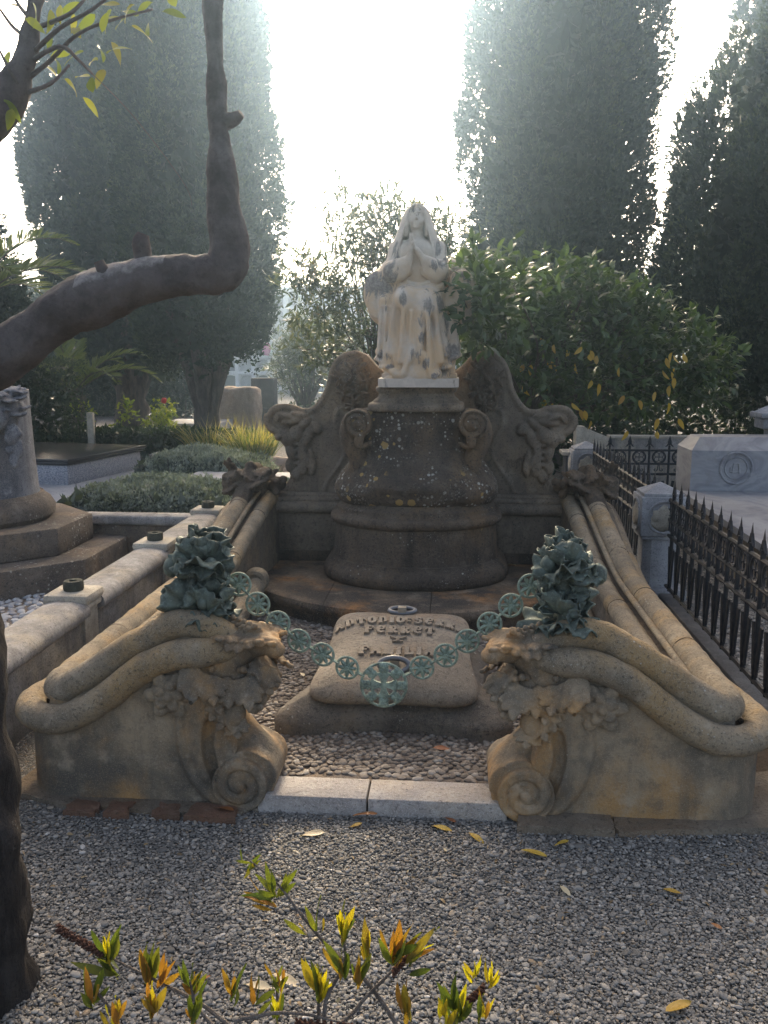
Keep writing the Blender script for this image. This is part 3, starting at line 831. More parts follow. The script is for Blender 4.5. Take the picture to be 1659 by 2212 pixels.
def flower_bunch():
    S = SDF((.24, 5.80, 1.18), (.66, 6.06, 1.68), .0055)
    r = random.Random(4)
    S.ell((.45, 5.985, 1.46), (.13, .075, .14), None, .02); S.ell((.45, 5.98, 1.31), (.08, .06, .08), None, .02)
    for (cx, cz, n, rad) in ((.42, 1.50, 11, .085), (.52, 1.46, 8, .06), (.40, 1.37, 9, .065), (.50, 1.36, 7, .05), (.44, 1.28, 7, .05), (.35, 1.44, 7, .05)):
        for i in range(n):
            a = 2 * math.pi * i / n + r.random()
            S.ell((cx + math.cos(a) * rad * .68, 5.893 + r.uniform(-.012, .015), cz + math.sin(a) * rad * .68), (rad * .52, .022, rad * .2), rotm(0, -math.degrees(a), 0) @ rotm(r.uniform(-25, 25), 0, 0), .004)
        S.ell((cx, 5.878, cz), rad * .26, None, .004)
    return S
SCR, FLW = screen(), flower_bunch()
SCR.mesh('panel'); FLW.mesh('x')
tS = thing('carved_screen', 'grey carved stone screen with curling wings behind the statue', 'screen', (X0, 6.06, .67))
for sgn in (-1, 1):
    for nm, S in (('wing', SCR), ('flower_bunch', FLW)):
        V = S.V.copy(); V[:, 0] = X0 + sgn * V[:, 0]
        put(nm, np_mesh(nm, V, S.Q if sgn > 0 else S.Q[:, ::-1].copy()), M_SCREEN if nm == 'wing' else M_DARK, tS)
# sculptor's signature scratched on the right wing
cu = bpy.data.curves.new('signature', 'FONT'); cu.body = 'Reyn\u00e9s'; cu.size = .095; cu.shear = .45; cu.extrude = .0015
ob = bpy.data.objects.new('signature_text', cu); COL.objects.link(ob)
bpy.context.view_layer.update()
me = bpy.data.meshes.new_from_object(ob.evaluated_get(bpy.context.evaluated_depsgraph_get())); bpy.data.objects.remove(ob)
me.materials.clear(); me.materials.append(M_DARK)
o = inst('signature', me, tS, Matrix.Translation((X0 + .60, 5.982, .84)) @ Matrix.Rotation(R(-24), 4, 'Y') @ Matrix.Rotation(R(90), 4, 'X') @ Matrix.Diagonal((.62, 1, 1, 1)))

# corner bundles where side walls meet the rear wall
def corner_bundle():
    S = SDF((.86, 5.5, .55), (1.42, 6.12, .98), .008)
    S.cap((1.15, 5.62, .66), (1.13, 5.82, .79), .05, .055, .03); S.cap((1.13, 5.82, .79), (1.12, 5.95, .83), .055, .05, .02)
    S.cap((1.2, 5.6, .63), (1.14, 5.86, .86), .03, .035, .015)
    S.cap((1.14, 5.86, .86), (1.10, 5.98, .82), .035, .03, .015)
    S.ell((1.25, 5.8, .76), (.075, .08, .07), None, .015); S.ell((1.22, 5.84, .80), (.045, .05, .045), None, .008); S.ell((1.285, 5.78, .80), (.03, .03, .03), None, .008)
    r = random.Random(8)
    for i in range(22):
        sdf_leaf(S, (1.16 + r.uniform(-.1, .12), 5.82 + r.uniform(-.08, .1), .77 + r.uniform(-.06, .06)), (r.uniform(-1, 1), r.uniform(-1, .3), r.uniform(-.5, .7)), (0, -.6, 1), r.uniform(.08, .13), .06, .25, .008, .012)
    for i in range(18): S.ell((1.02 + r.uniform(-.1, .08), 5.90 + r.uniform(-.07, .03), .73 + r.uniform(-.05, .05)), r.uniform(.018, .032), None, .006)
    S.ell((.965, 5.94, .735), (.055, .04, .05), None, .008)
    return S
CB = corner_bundle(); CB.mesh('x')
for sgn, lab in ((-1, 'carved stone fruit and leaf bundle on the rear left wall corner'), (1, 'carved stone fruit and leaf bundle on the rear right wall corner')):
    V = CB.V.copy(); V[:, 0] = X0 + sgn * V[:, 0]
    o = put('carved_bundle', np_mesh('carved_bundle', V, CB.Q if sgn > 0 else CB.Q[:, ::-1].copy()), M_DARK)
    tag(o, lab, 'ornament', 'carved bundles on the rear corners')

# ------------------------------------------------------------------ pedestal
def loft(levels, xc, yc, n=112, e=5., seam=0.):
    lv = spline(levels, 6); V = []; F = []
    for (z, w, d, bow) in lv:
        for k in range(n):
            a = 2 * math.pi * (k + .5) / n; c, s_ = math.cos(a), math.sin(a)
            x = w * math.copysign(abs(c) ** (2 / e), c); y = d * math.copysign(abs(s_) ** (2 / e), s_)
            if y < 0: y -= bow * (1 - (x / w) ** 2)
            V.append((xc + x, yc + y, z))
    m = len(lv)
    for i in range(m - 1):
        for k in range(n): F.append((i * n + k, i * n + (k + 1) % n, (i + 1) * n + (k + 1) % n, (i + 1) * n + k))
    F.append(tuple(range(n - 1, -1, -1))); F.append(tuple((m - 1) * n + k for k in range(n)))
    return np.array(V), F
def rough(V, amp, sc, seed):
    d = vnoise(V, sc, seed, 4) * amp; W = V.copy(); c = V.mean(0)
    nrm = V - c; nrm[:, 2] *= .3; nrm /= np.linalg.norm(nrm, axis=1)[:, None] + 1e-9
    return W + nrm * d[:, None]
PY = 5.72
t = thing('pedestal', 'dark lichen spotted bulging stone pedestal under the praying statue', 'pedestal', (X0, PY, .197))
def lpart(nm, lv, mat, e=5., amp=.006, yc=PY):
    V, F = loft(lv, X0, yc, e=e); V = rough(V, amp, 7, len(lv)); put(nm, np_mesh(nm, V, F), mat, t)
lpart('foot_moulding', [(.19, .585, .30, .27), (.22, .60, .32, .27), (.26, .60, .32, .27), (.29, .585, .305, .265), (.31, .565, .285, .26), (.33, .555, .275, .26)], M_DARK)
lpart('lower_block', [(.30, .545, .268, .25), (.36, .535, .262, .245), (.44, .528, .258, .24), (.52, .525, .255, .24), (.555, .525, .255, .24)], M_DARK, amp=.004)
lpart('cornice', [(.545, .52, .25, .24), (.56, .545, .265, .245), (.585, .555, .275, .245), (.61, .547, .267, .245), (.618, .515, .25, .235), (.635, .51, .245, .23), (.655, .51, .245, .225), (.668, .49, .235, .22), (.69, .475, .225, .21)], M_DARK, amp=.003)
def bulb():
    V, F = loft([(.665, .45, .22, .17), (.70, .495, .245, .19), (.75, .522, .26, .195), (.80, .52, .255, .19), (.85, .495, .24, .175), (.91, .45, .215, .145), (.97, .405, .195, .115), (1.03, .375, .185, .09), (1.10, .36, .18, .08), (1.18, .355, .18, .075), (1.24, .355, .18, .075), (1.268, .355, .18, .075)], X0, PY, e=6.5, n=200)
    # shallow carved relief on the belly
    x = V[:, 0] - X0; z = V[:, 2]; fr = V[:, 1] < PY - .1
    rel = np.zeros(len(V))
    for (cx, cz, rx, rz, h) in ((0, .80, .20, .05, .016), (-.17, .83, .09, .045, .016), (.17, .83, .09, .045, .016), (0, .93, .11, .03, .012), (-.35, .76, .07, .06, .014), (.35, .76, .07, .06, .014), (-.2, .94, .05, .035, .01), (.22, .95, .06, .03, .01), (0, .72, .1, .03, .012)):
        rel += h * np.exp(-((x - cx) / rx) ** 2 - ((z - cz) / rz) ** 2)
    V[:, 1] -= np.where(fr, 1.8 * rel + .020 * vnoise(V, 14, 2, 3), 0)
    return rough(V, .012, 9, 3), F
V, F = bulb(); put('bulging_body', np_mesh('bulging_body', V, F), M_BULB, t)
def ped_scroll():
    S = SDF((.22, 5.36, .62), (.56, 5.66, 1.32), .007)
    pts = [(p[0], p[1], p[2]) for p in spline([(.39, 5.50, 1.20), (.415, 5.50, 1.12), (.385, 5.50, 1.03), (.36, 5.50, .96), (.38, 5.50, .89), (.43, 5.50, .82)], 5)]
    S.chain(pts, list(np.linspace(.062, .038, len(pts))), .02)
    def disc(x, y, z):
        dx, dz = x - .355, z - 1.19
        r = np.sqrt(dx ** 2 + dz ** 2); th = np.arctan2(dz, dx) / (2 * math.pi)
        ph = r / .038 + th; g_ = np.abs(ph - np.round(ph))
        return np.maximum(r - .088, np.abs(y - 5.50) - .085 - .02 * np.clip(g_ / .25, 0, 1))
    S.fn(disc, .012)
    S.ell((.35, 5.395, 1.19), (.024, .02, .026), None, .004)
    S.ell((.345, 5.405, 1.09), (.03, .02, .05), rotm(0, -15, 0), .012); S.ell((.30, 5.41, 1.06), (.04, .015, .015), rotm(0, 30, 0), .01)
    return S
PS = ped_scroll(); PS.mesh('x')
for sgn in (-1, 1):
    V = PS.V.copy(); V[:, 0] = X0 + sgn * V[:, 0]; V = rough(V, .004, 20, 5)
    put('scroll', np_mesh('scroll', V, PS.Q if sgn > 0 else PS.Q[:, ::-1].copy()), M_DARK, t)
lpart('cap', [(1.262, .29, .19, .045), (1.27, .30, .20, .045), (1.29, .305, .205, .045), (1.31, .298, .198, .045), (1.318, .275, .18, .04), (1.33, .268, .172, .04), (1.35, .245, .16, .035), (1.375, .238, .155, .035), (1.382, .25, .165, .035), (1.40, .257, .17, .035), (1.415, .25, .165, .035)], M_SCREEN, e=7, amp=.003, yc=5.66)

# ------------------------------------------------------------------ statue
def marble_mat():
    t = NT('weathered_statue_marble')
    d = t.attr('dirt').outputs['Fac']; wm = t.attr('warm').outputs['Fac']
    mid = t.noise(11, 8, .7, dist=.4); fine = t.noise(60, 5, .7); st = t.noise(9, 6, .6, src=t.map((1, 1, .2)))
    c = t.mix(t.rr(mid, .35, .65), (.55, .48, .39), (.43, .375, .31))
    c = t.mix(t.math('MULTIPLY', wm, t.rr(t.noise(5, 4), .3, .62)), c, (.57, .385, .215))
    nz = t.noise(9, 12, .70, src=t.map((1.3, 1, .38)), dist=1.2)
    m = t.math('ADD', d, t.math('MULTIPLY', t.math('SUBTRACT', nz, .5), 4.2))
    m = t.math('ADD', m, t.math('MULTIPLY', t.math('SUBTRACT', fine, .5), .5))
    c = t.mix(t.math('MULTIPLY', t.rr(m, .38, .70), .9), c, t.mix(t.rr(fine, .4, .65), (.135, .118, .102), (.27, .242, .212)))
    c = t.mix(t.math('MULTIPLY', t.rr(st, .55, .7), .3), c, (.25, .22, .2))
    return t.bsdf(c, .75, t.bump(fine, .35, .004, t.bump(mid, .3, .01)), spec=.3)
M_STATUE = marble_mat()

def statue():
    S = SDF((-.36, -.30, .03), (.36, .30, 1.15), .0053)
    C = S.cap; E = S.ell
    # throne: back, rolled arms, block
    E((0, .16, .60), (.25, .06, .17), None, .02)
    S.box((0, .12, .26), (.185, .11, .22), None, .02, .02)
    for sg in (-1, 1):
        def arm(x, y, z, sg=sg):
            dx, dz = x * sg - .262, z - .575
            th = np.arctan2(dz, dx)
            r = np.sqrt((dx / .092) ** 2 + (dz / .135) ** 2)
            return np.maximum((r - 1) * .085, np.abs(y - .06) - .105 + .03 * np.clip(r, 0, 1) ** 3)
        S.fn(arm, .03)
        C((sg * .245, .05, .46), (sg * .19, .05, .38), .07, .05, .05)
        C((sg * .24, .08, .68), (sg * .20, .12, .74), .05, .05, .04)
        S.box((sg * .195, .06, .12), (.03, .10, .075), None, .008, .004); S.box((sg * .195, .06, .065), (.042, .115, .015), None, .004, .004); S.box((sg * .195, .06, .20), (.04, .11, .012), None, .004, .004)
    # seated body
    E((-.01, .06, .57), (.165, .13, .11), None, .03)
    C((-.012, .06, .58), (-.018, .05, .80), .115, .105, .03, flat=(1.1, .85, 1))
    E((-.022, .0, .815), (.125, .085, .085), None, .03)
    E((-.02, -.03, .72), (.06, .04, .09), None, .03)
    C((-.14, .04, .84), (.10, .04, .84), .055, .055, .03)
    C((-.02, .02, .86), (-.024, .008, .98), .045, .036, .025)
    # skirt: flaring loft with falling folds
    zs = [.03, .06, .10, .15, .20, .26, .32, .40, .48, .55]; ws = [.165, .175, .195, .222, .228, .215, .203, .19, .172, .14]; rys = [.16, .17, .18, .19, .19, .187, .184, .18, .175, .13]
    def skirt(x, y, z):
        w = np.interp(z, zs, ws).astype(np.float32); ry = np.interp(z, zs, rys).astype(np.float32)
        xx = x + .012; yy = y + .03
        a = np.arctan2(xx, -yy)
        r = np.sqrt((xx / w) ** 2 + (yy / ry) ** 2)
        amp = np.interp(z, [.03, .12, .25, .45, .55], [.016, .034, .030, .018, .004]).astype(np.float32)
        aw = a + .10 * np.sin(z * 7 + a * 2) + .25 * (.3 - z) * np.sign(a) * np.minimum(np.abs(a), .6)
        ph = 13 * aw + 1.2 * np.sin(aw * 2.3 + 1) 
        fold = np.abs(np.sin(ph * .5)) ** .6 - .6 + .30 * np.abs(np.sin(ph * .93 + 1.1)) ** .6
        fold = fold * (.55 + .45 * np.sin(a * 1.9 + .6) ** 2)
        return (r - 1) * np.minimum(w, ry) - amp * fold
    S.fn(skirt, .012, lo=(-.32, -.3, .03), hi=(.32, .2, .57))
    # thighs and knees under cloth
    C((-.085, .03, .565), (-.090, -.15, .54), .085, .065, .05); E((-.09, -.185, .518), (.048, .04, .048), None, .05)
    C((.06, .03, .565), (.058, -.15, .515), .09, .072, .05); E((.058, -.185, .482), (.056, .045, .055), None, .05)
    E((-.02, -.09, .56), (.10, .09, .04), None, .04)
    # cloth hanging from the knees
    for (a, b, ra, rb) in (((-.03, -.12, .57), (.01, -.20, .45), .022, .022), ((.01, -.20, .45), (.0, -.215, .25), .022, .026), ((-.09, -.222, .48), (-.105, -.212, .16), .012, .02), ((.10, -.2, .46), (.135, -.195, .16), .016, .024), ((.055, -.235, .44), (.075, -.22, .14), .013, .022), ((-.045, -.215, .45), (-.055, -.22, .16), .010, .02), ((.115, -.14, .5), (.17, -.15, .2), .02, .024), ((-.14, -.17, .5), (-.175, -.15, .2), .02, .026)):
        C(a, b, ra, rb, .018)
    for (a, b) in (((-.068, -.238, .46), (-.078, -.24, .16)), ((.03, -.238, .40), (.04, -.24, .15)), ((.085, -.235, .42), (.105, -.232, .15)), ((-.12, -.222, .46), (-.145, -.222, .16)), ((-.02, -.238, .36), (-.028, -.24, .16))):
        C(a, b, .005, .012, .010, 's')
    # robe thrown over the left arm of the seat, falling to a fluttering hem
    E((-.205, -.02, .525), (.045, .08, .04), None, .03); C((-.205, -.05, .51), (-.215, -.06, .25), .045, .05, .03)
    for (x0, x1) in ((-.175, -.18), (-.205, -.215), (-.235, -.245)): C((x0, -.105, .48), (x1, -.122, .20), .012, .019, .010)
    for (x0, x1) in ((-.19, -.197), (-.222, -.232)): C((x0, -.116, .48), (x1, -.137, .20), .005, .010, .006, 's')
    C((.19, -.03, .50), (.205, -.05, .24), .035, .045, .03)
    for (x0, x1) in ((.16, .175), (.19, .205), (.215, .235)): C((x0, -.07, .46), (x1, -.098, .2), .011, .018, .010)
    # hem flutters
    for (c, r, ro) in (((-.245, -.05, .205), (.036, .06, .026), (0, 40, 0)), ((-.262, -.06, .175), (.026, .05, .014), (0, -25, 0)), ((-.225, -.10, .15), (.045, .05, .02), (0, 30, 0)), ((-.19, -.14, .115), (.045, .05, .022), (0, 15, 20)), ((-.235, -.09, .125), (.02, .04, .014), (0, -30, 0)), ((.225, -.04, .235), (.036, .06, .026), (0, -40, 0)), ((.24, -.06, .20), (.028, .05, .016), (0, 20, 0)), ((.205, -.10, .175), (.045, .05, .024), (0, -30, 0)), ((.17, -.14, .12), (.04, .05, .024), (0, -15, 0)), ((-.13, -.19, .08), (.055, .05, .028), (0, 25, 0)), ((.095, -.19, .075), (.05, .05, .028), (0, -20, 0)), ((-.02, -.09, .05), (.20, .14, .03), None)):
        E(c, r, rotm(*ro) if ro else None, .018)
    # inverted V of cloth parting over the rock
    C((-.035, -.225, .22), (-.085, -.225, .09), .016, .022, .02); C((.03, -.225, .20), (.085, -.225, .07), .016, .022, .02)
    S.ell((-.005, -.245, .10), (.05, .035, .07), None, .02, 's'); E((-.005, -.185, .08), (.085, .05, .05), None, .02)
    C((.085, -.205, .068), (.10, -.235, .06), .022, .018, .008)
    # belt of folds over the lap
    for pts, r in (([(-.16, .0, .635), (-.10, -.085, .60), (-.02, -.115, .585), (.06, -.085, .60), (.135, -.01, .645)], .014), ([(-.15, -.03, .60), (-.09, -.11, .57), (-.01, -.145, .55), (.07, -.12, .575), (.14, -.04, .615)], .012), ([(-.14, .0, .675), (-.07, -.07, .635), (-.015, -.095, .62), (.05, -.075, .635), (.115, .0, .68)], .009)):
        q = spline(pts, 5); S.chain(q, [r] * len(q), .010)
    # bell sleeves and forearms
    for wr, el, sg in (((-.058, -.112, .775), (-.165, -.02, .70), -1), ((.022, -.112, .775), (.115, -.02, .70), 1)):
        ux = el[0]
        C((-.14 if sg < 0 else .10, .04, .835), el, .055, .065, .03)
        C((wr[0] + sg * .012, wr[1] + .01, wr[2] - .012), (ux, -.055, .705), .030, .064, .012)
        C((wr[0] + sg * .014, wr[1] + .012, .735), (ux - sg * .015, -.065, .672), .022, .042, .012)
        # hanging mouth of the sleeve
        E(((wr[0] + ux) / 2 - sg * .005, -.072, .685), (.062, .04, .036), rotm(0, sg * 25, 0), .012)
        C((wr[0] + sg * .004, -.105, .765), (wr[0] + sg * .006, -.10, .70), .014, .012, .012)
        for q in (.3, .6, .85): C((wr[0] + sg * (.02 + .05 * q), -.125 + .02 * q, .765 - .03 * q), (ux - sg * .02 * q, -.105 + .02 * q, .665 + .03 * q), .002, .0045, .008, 's')
    # joined hands
    C((-.066, -.11, .765), (-.052, -.12, .825), .020, .017, .008); C((.026, -.11, .765), (-.020, -.12, .825), .020, .017, .008)
    for i in range(4):
        y = -.136 + .011 * i; top = (.905, .918, .912, .898)[i]
        C((-.050, y, .825), (-.0585, y, top), .0088, .0060, .002); C((-.026, y, .825), (-.0465, y, top - .002), .0088, .0060, .002)
    C((-.052, -.13, .82), (-.047, -.145, .865), .0078, .006, .003); C((-.024, -.13, .82), (-.040, -.145, .865), .0078, .006, .003)
    # head and face
    hx = -.023
    E((hx, .0, 1.028), (.054, .062, .072), None, .012)
    E((hx, -.014, .992), (.041, .048, .044), None, .015)
    E((hx, -.054, .966), (.016, .013, .012), None, .012)
    C((hx, -.058, 1.047), (hx, -.074, 1.014), .006, .0092, .006)
    E((hx, -.066, 1.010), (.012, .008, .005), None, .004)
    for sg in (-1, 1):
        E((hx + sg * .021, -.064, 1.040), (.0145, .011, .0095), None, .006, 's')
        E((hx + sg * .021, -.052, 1.037), (.0115, .0085, .006), None, .003)
        C((hx + sg * .008, -.063, 1.052), (hx + sg * .037, -.050, 1.051), .0055, .005, .006)
        E((hx + sg * .026, -.044, 1.004), (.018, .016, .019), None, .014)
    E((hx, -.0615, .9920), (.018, .0065, .005), None, .003); E((hx, -.0605, .9815), (.015, .0065, .0055), None, .003)
    C((hx - .017, -.066, .987), (hx + .017, -.066, .987), .0019, .0019, .002, 's')
    E((hx, .015, 1.062), (.062, .064, .046), None, .01)
    # hair at both cheeks
    for sg in (-1, 1):
        for i in range(3):
            p = spline([(hx + sg * (.010 + .004 * i), -.056 + .008 * i, 1.094), (hx + sg * (.042 + .004 * i), -.046 + .008 * i, 1.06), (hx + sg * (.055 + .005 * i), -.034 + .01 * i, 1.01), (hx + sg * (.058 + .007 * i), -.026 + .012 * i, .955), (hx + sg * (.060 + .007 * i), -.01 + .012 * i, .92)], 3)
            S.chain(p, [.009] * len(p), .006)
    # veil over head, shoulders and upper arms
    vz = [.73, .78, .85, .93, 1.0, 1.05, 1.085, 1.105, 1.115]; vw = [.195, .187, .162, .128, .102, .084, .064, .035, .012]; vy = [.12, .12, .118, .108, .098, .088, .066, .035, .012]; vc = [-.022, -.022, -.027, -.028, -.027, -.026, -.025, -.025, -.025]
    def veil(x, y, z):
        w = np.interp(z, vz, vw).astype(np.float32); ry = np.interp(z, vz, vy).astype(np.float32)
        xx = x - np.interp(z, vz, vc).astype(np.float32); yy = y - .038
        a = np.arctan2(xx, -yy)
        r = np.sqrt((xx / w) ** 2 + (yy / ry) ** 2)
        fold = .007 * (np.abs(np.sin(5.5 * a + 3 * z + .6 * np.sin(9 * z))) ** .7 - .5) * np.clip((1.06 - z) * 5, 0, 1)
        d = (r - 1) * np.minimum(w, ry) + fold
        d = np.abs(d + .017) - .017
        hem = .748 + .010 * np.sin(7 * a)
        op = np.interp(z, [.73, .79, .85, .90, .95, 1.0, 1.04, 1.075, 1.10], [.135, .115, .098, .083, .072, .066, .060, .045, .0]).astype(np.float32)
        cut = np.where(y < .03, op - np.abs(xx), -1.)
        d = np.maximum(d, hem - z)
        d = np.maximum(d, cut)
        return np.where(z > 1.118, 1., d)
    S.fn(veil, .010, lo=(-.26, -.15, .70), hi=(.25, .25, 1.14))
    return S
ST = statue()
me = ST.mesh('figure')
V = ST.V
def blobs(L):
    o = np.full(len(V), -9.)
    for (x, z, rx, rz, s_) in L: o = np.maximum(o, s_ * (1.3 - np.sqrt(((V[:, 0] - x) / rx) ** 2 + ((V[:, 2] - z) / rz) ** 2)))
    return np.clip(o, -.55, .9)
dirt = blobs([(-.27, .63, .10, .11, .8), (-.20, .62, .06, .13, .7), (-.09, .52, .05, .05, 1), (.055, .48, .065, .06, .9), (.13, .50, .04, .05, .8), (.02, .45, .03, .09, .6), (.12, .84, .05, .07, .8), (.12, .74, .07, .05, .75), (.24, .68, .09, .09, .8), (-.04, 1.065, .035, .03, .8), (-.03, 1.04, .02, .02, .55), (-.02, .20, .04, .06, .9), (.045, .14, .025, .05, .8), (.01, .29, .03, .05, .7), (.2, .22, .06, .07, .8), (-.225, .19, .05, .05, .8), (-.19, .12, .03, .02, .8), (.1, .07, .03, .025, .9), (.17, .38, .03, .1, .6), (.16, .1, .03, .05, .7), (-.02, 1.12, .06, .02, .5), (.1, .58, .08, .03, .5), (-.1, .6, .05, .02, .4), (-.16, .82, .03, .05, .35)])
warm = np.clip(np.interp(V[:, 2], [0, .1, .45, .62, .75, .9], [.5, .9, .75, .8, .35, .15]), 0, 1)
for nm, A in (('dirt', dirt), ('warm', warm)):
    at = me.attributes.new(nm, 'FLOAT', 'POINT'); at.data.foreach_set('value', A.astype(np.float32))
SX, SY, SZ = X0 + .018, 5.63, 1.415
t = thing('statue', 'weathered cream marble statue of a veiled seated woman praying', 'statue', (SX, SY, SZ))
o = inst('figure', me, t, Matrix.Translation((SX, SY, SZ))); me.materials.append(M_STATUE)
ch = .045
oct_ = [(-.247 + ch, -.245), (.247 - ch, -.245), (.247, -.245 + ch), (.247, .2), (-.247, .2), (-.247, -.245 + ch)]
m = MB().prism(oct_, 0, .052).mesh('plinth', True, 20)
m.materials.append(M_STATUE); inst('plinth', m, t, Matrix.Translation((SX, SY, SZ)))

# ------------------------------------------------------------------ grave slab with pillow lid
def gslab():
    S = SDF((-.56, -.46, -.02), (.56, .56, .16), .010)
    P = []
    cs = [(-.415, -.36), (.415, -.36), (.36, .46), (-.36, .46)]
    for i in range(4):
        a, b = np.array(cs[i]), np.array(cs[(i + 1) % 4]); d = b - a; nrm = np.array((-d[1], d[0])) / np.linalg.norm(d)
        for k in range(10):
            u = k / 10; inward = .075 * math.sin(math.pi * u) ** 1.4
            P.append(tuple(a + d * u + nrm * inward))
    def f(x, y, z):
        d2 = poly_sdf(P, x, y) - .08
        top = .05 + .10 * np.clip(-d2 / .17, 0, 1) ** .8 + .012 * np.clip(-d2 / .02, 0, 1)
        return np.maximum(np.maximum(d2, (z - top) * .9), -.03 - z)
    S.fn(f, 0); return S
def pillow():
    S = SDF((-.45, -.50, -.14), (.45, .50, .14), .0095)
    def f(x, y, z):
        hx = .325 + .05 * (y / .40) ** 2 - .02 * (y / .4); hy = .395 + .035 * (x / .33) ** 2
        q = (np.abs(x / hx) ** 5 + np.abs(y / hy) ** 5)
        return ((np.abs(z) / (.060 + .018 * (1 - np.clip(q, 0, 1)))) ** 2.4 + q - 1) * .06
    S.fn(f, 0); return S
GB, PL = gslab(), pillow()
M_BASE = stone('dark_slab_base', (.17, .145, .115), (.06, .052, .044), (.26, .225, .18), warm=(.2, .15, .1), streak=.2, spots=.8, bump=.7)
GX, GY = X0, 3.79
tG = thing('grave_slab', 'carved pillow shaped grave lid with raised lettering on a flared base', 'grave slab', (GX, GY, .06))
me = GB.mesh('base'); me.materials.append(M_BASE); inst('base', me, tG, Matrix.Translation((GX, GY, .065)))
TILT = Matrix.Translation((GX, GY + .02, .262)) @ Matrix.Rotation(R(8), 4, 'X')
me = PL.mesh('pillow_lid'); me.materials.append(M_SLAB); inst('pillow_lid', me, tG, TILT)
def ptop(x, y):
    hx = .325 + .05 * (y / .40) ** 2 - .02 * (y / .4); hy = .395 + .035 * (x / .33) ** 2
    q = min(abs(x / hx) ** 5 + abs(y / hy) ** 5, .999)
    return (1 - q) ** (1 / 2.4) * (.060 + .018 * (1 - q))
# stroke letters: (x0,y0,x1,y1,w0,w1) in a unit box, blobs at the ends give the uncial look
def arc(cx, cy, rx, ry, a0, a1, n=9, w=.2):
    p = [(cx + rx * math.cos(R(a0 + (a1 - a0) * i / n)), cy + ry * math.sin(R(a0 + (a1 - a0) * i / n))) for i in range(n + 1)]
    return [(p[i], p[i + 1], w, w) for i in range(n)]
def seg(x0, y0, x1, y1, w0=.2, w1=.2): return [((x0, y0), (x1, y1), w0, w1)]
GL = {
 'A': seg(.05, .02, .5, .98, .16, .24) + seg(.5, .98, .95, .02, .24, .24) + seg(.22, .38, .78, .38, .15, .15) + seg(-.05, .02, .2, .02, .14, .14) + seg(.75, .02, 1.05, .02, .14, .14),
 'N': seg(.12, .0, .2, .95, .24, .24) + arc(.5, .5, .36, .48, 130, -40, 9, .2) + seg(.0, .02, .3, .02, .14, .14) + seg(-.02, .95, .2, .9, .12, .2),
 'T': seg(.5, .0, .5, .9, .26, .26) + seg(.05, .88, .95, .88, .2, .2) + seg(.05, .88, .0, .62, .2, .1) + seg(.95, .88, 1., .62, .2, .1) + seg(.3, .02, .72, .02, .14, .14),
 'O': arc(.5, .5, .40, .44, 0, 360, 16, .24),
 'I': seg(.5, .0, .5, .98, .28, .28) + seg(.3, .02, .7, .02, .14, .14) + seg(.3, .97, .7, .97, .14, .14),
 ':': seg(.5, .3, .5, .32, .26, .26) + seg(.5, .7, .5, .72, .26, .26),
 'S': arc(.5, .72, .34, .23, 20, 260, 9, .2) + arc(.5, .28, .36, .24, 80, -160, 9, .2),
 'E': arc(.55, .5, .42, .45, 50, 310, 12, .22) + seg(.2, .52, .8, .52, .17, .17) + seg(.8, .8, .88, .68, .2, .14),
 'R': seg(.2, .0, .2, .98, .26, .26) + arc(.42, .70, .34, .25, 100, -90, 8, .19) + seg(.35, .45, .92, .02, .2, .24) + seg(.02, .02, .42, .02, .14, .14),
 'F': seg(.25, .0, .25, .98, .26, .26) + seg(.05, .92, .95, .92, .2, .18) + seg(.95, .92, .98, .72, .18, .1) + seg(.3, .5, .75, .52, .17, .17) + seg(.05, .02, .48, .02, .14, .14),
 'Y': seg(.5, .0, .5, .5, .26, .26) + seg(.5, .45, .0, .9, .22, .12) + seg(.5, .45, 1., .9, .22, .12) + seg(.2, .03, .8, .03, .16, .16),
 'M': seg(.08, .0, .12, .9, .2, .2) + arc(.31, .55, .2, .4, 150, 0, 6, .18) + seg(.5, .6, .5, .02, .2, .2) + arc(.69, .55, .2, .4, 180, 0, 6, .18) + seg(.89, .55, .92, .0, .2, .22) + seg(-.05, .02, .2, .02, .12, .12),
 'L': seg(.25, .0, .25, .98, .26, .26) + seg(.15, .06, .92, .06, .2, .2) + seg(.92, .06, .96, .3, .18, .1) + seg(.08, .97, .42, .97, .14, .14)}
M_LET = stone('raised_letters', (.31, .255, .19), (.14, .115, .09), (.42, .36, .28), s=1.5, streak=0, bump=.5)
def letter(chx, x, y, w, h, ang):
    mb = MB(); ca, sa = math.cos(ang), math.sin(ang)
    for (a, b, w0, w1) in GL[chx]:
        ax, ay = (a[0] - .5) * w, a[1] * h; bx, by = (b[0] - .5) * w, b[1] * h
        d = math.hypot(bx - ax, by - ay) or 1e-6; nx, ny = -(by - ay) / d, (bx - ax) / d
        ex, ey = (bx - ax) / d * .12 * h * .5, (by - ay) / d * .12 * h * .5
        s0, s1 = w0 * h * .5, w1 * h * .5
        quad = [(ax - ex - nx * s0, ay - ey - ny * s0), (bx + ex - nx * s1, by + ey - ny * s1), (bx + ex + nx * s1, by + ey + ny * s1), (ax - ex + nx * s0, ay - ey + ny * s0)]
        V = []
        for lift in (-.006, .0125):
            for (qx, qy) in quad:
                X, Y_ = x + qx * ca - qy * sa, y + qx * sa + qy * ca
                V.append(TILT @ Vector((X, Y_, ptop(X, Y_) + lift)))
        mb.add(V, [(0, 3, 2, 1), (4, 5, 6, 7), (0, 1, 5, 4), (1, 2, 6, 5), (2, 3, 7, 6), (3, 0, 4, 7)])
    return mb.build('letter', M_LET, tG, angle=30)
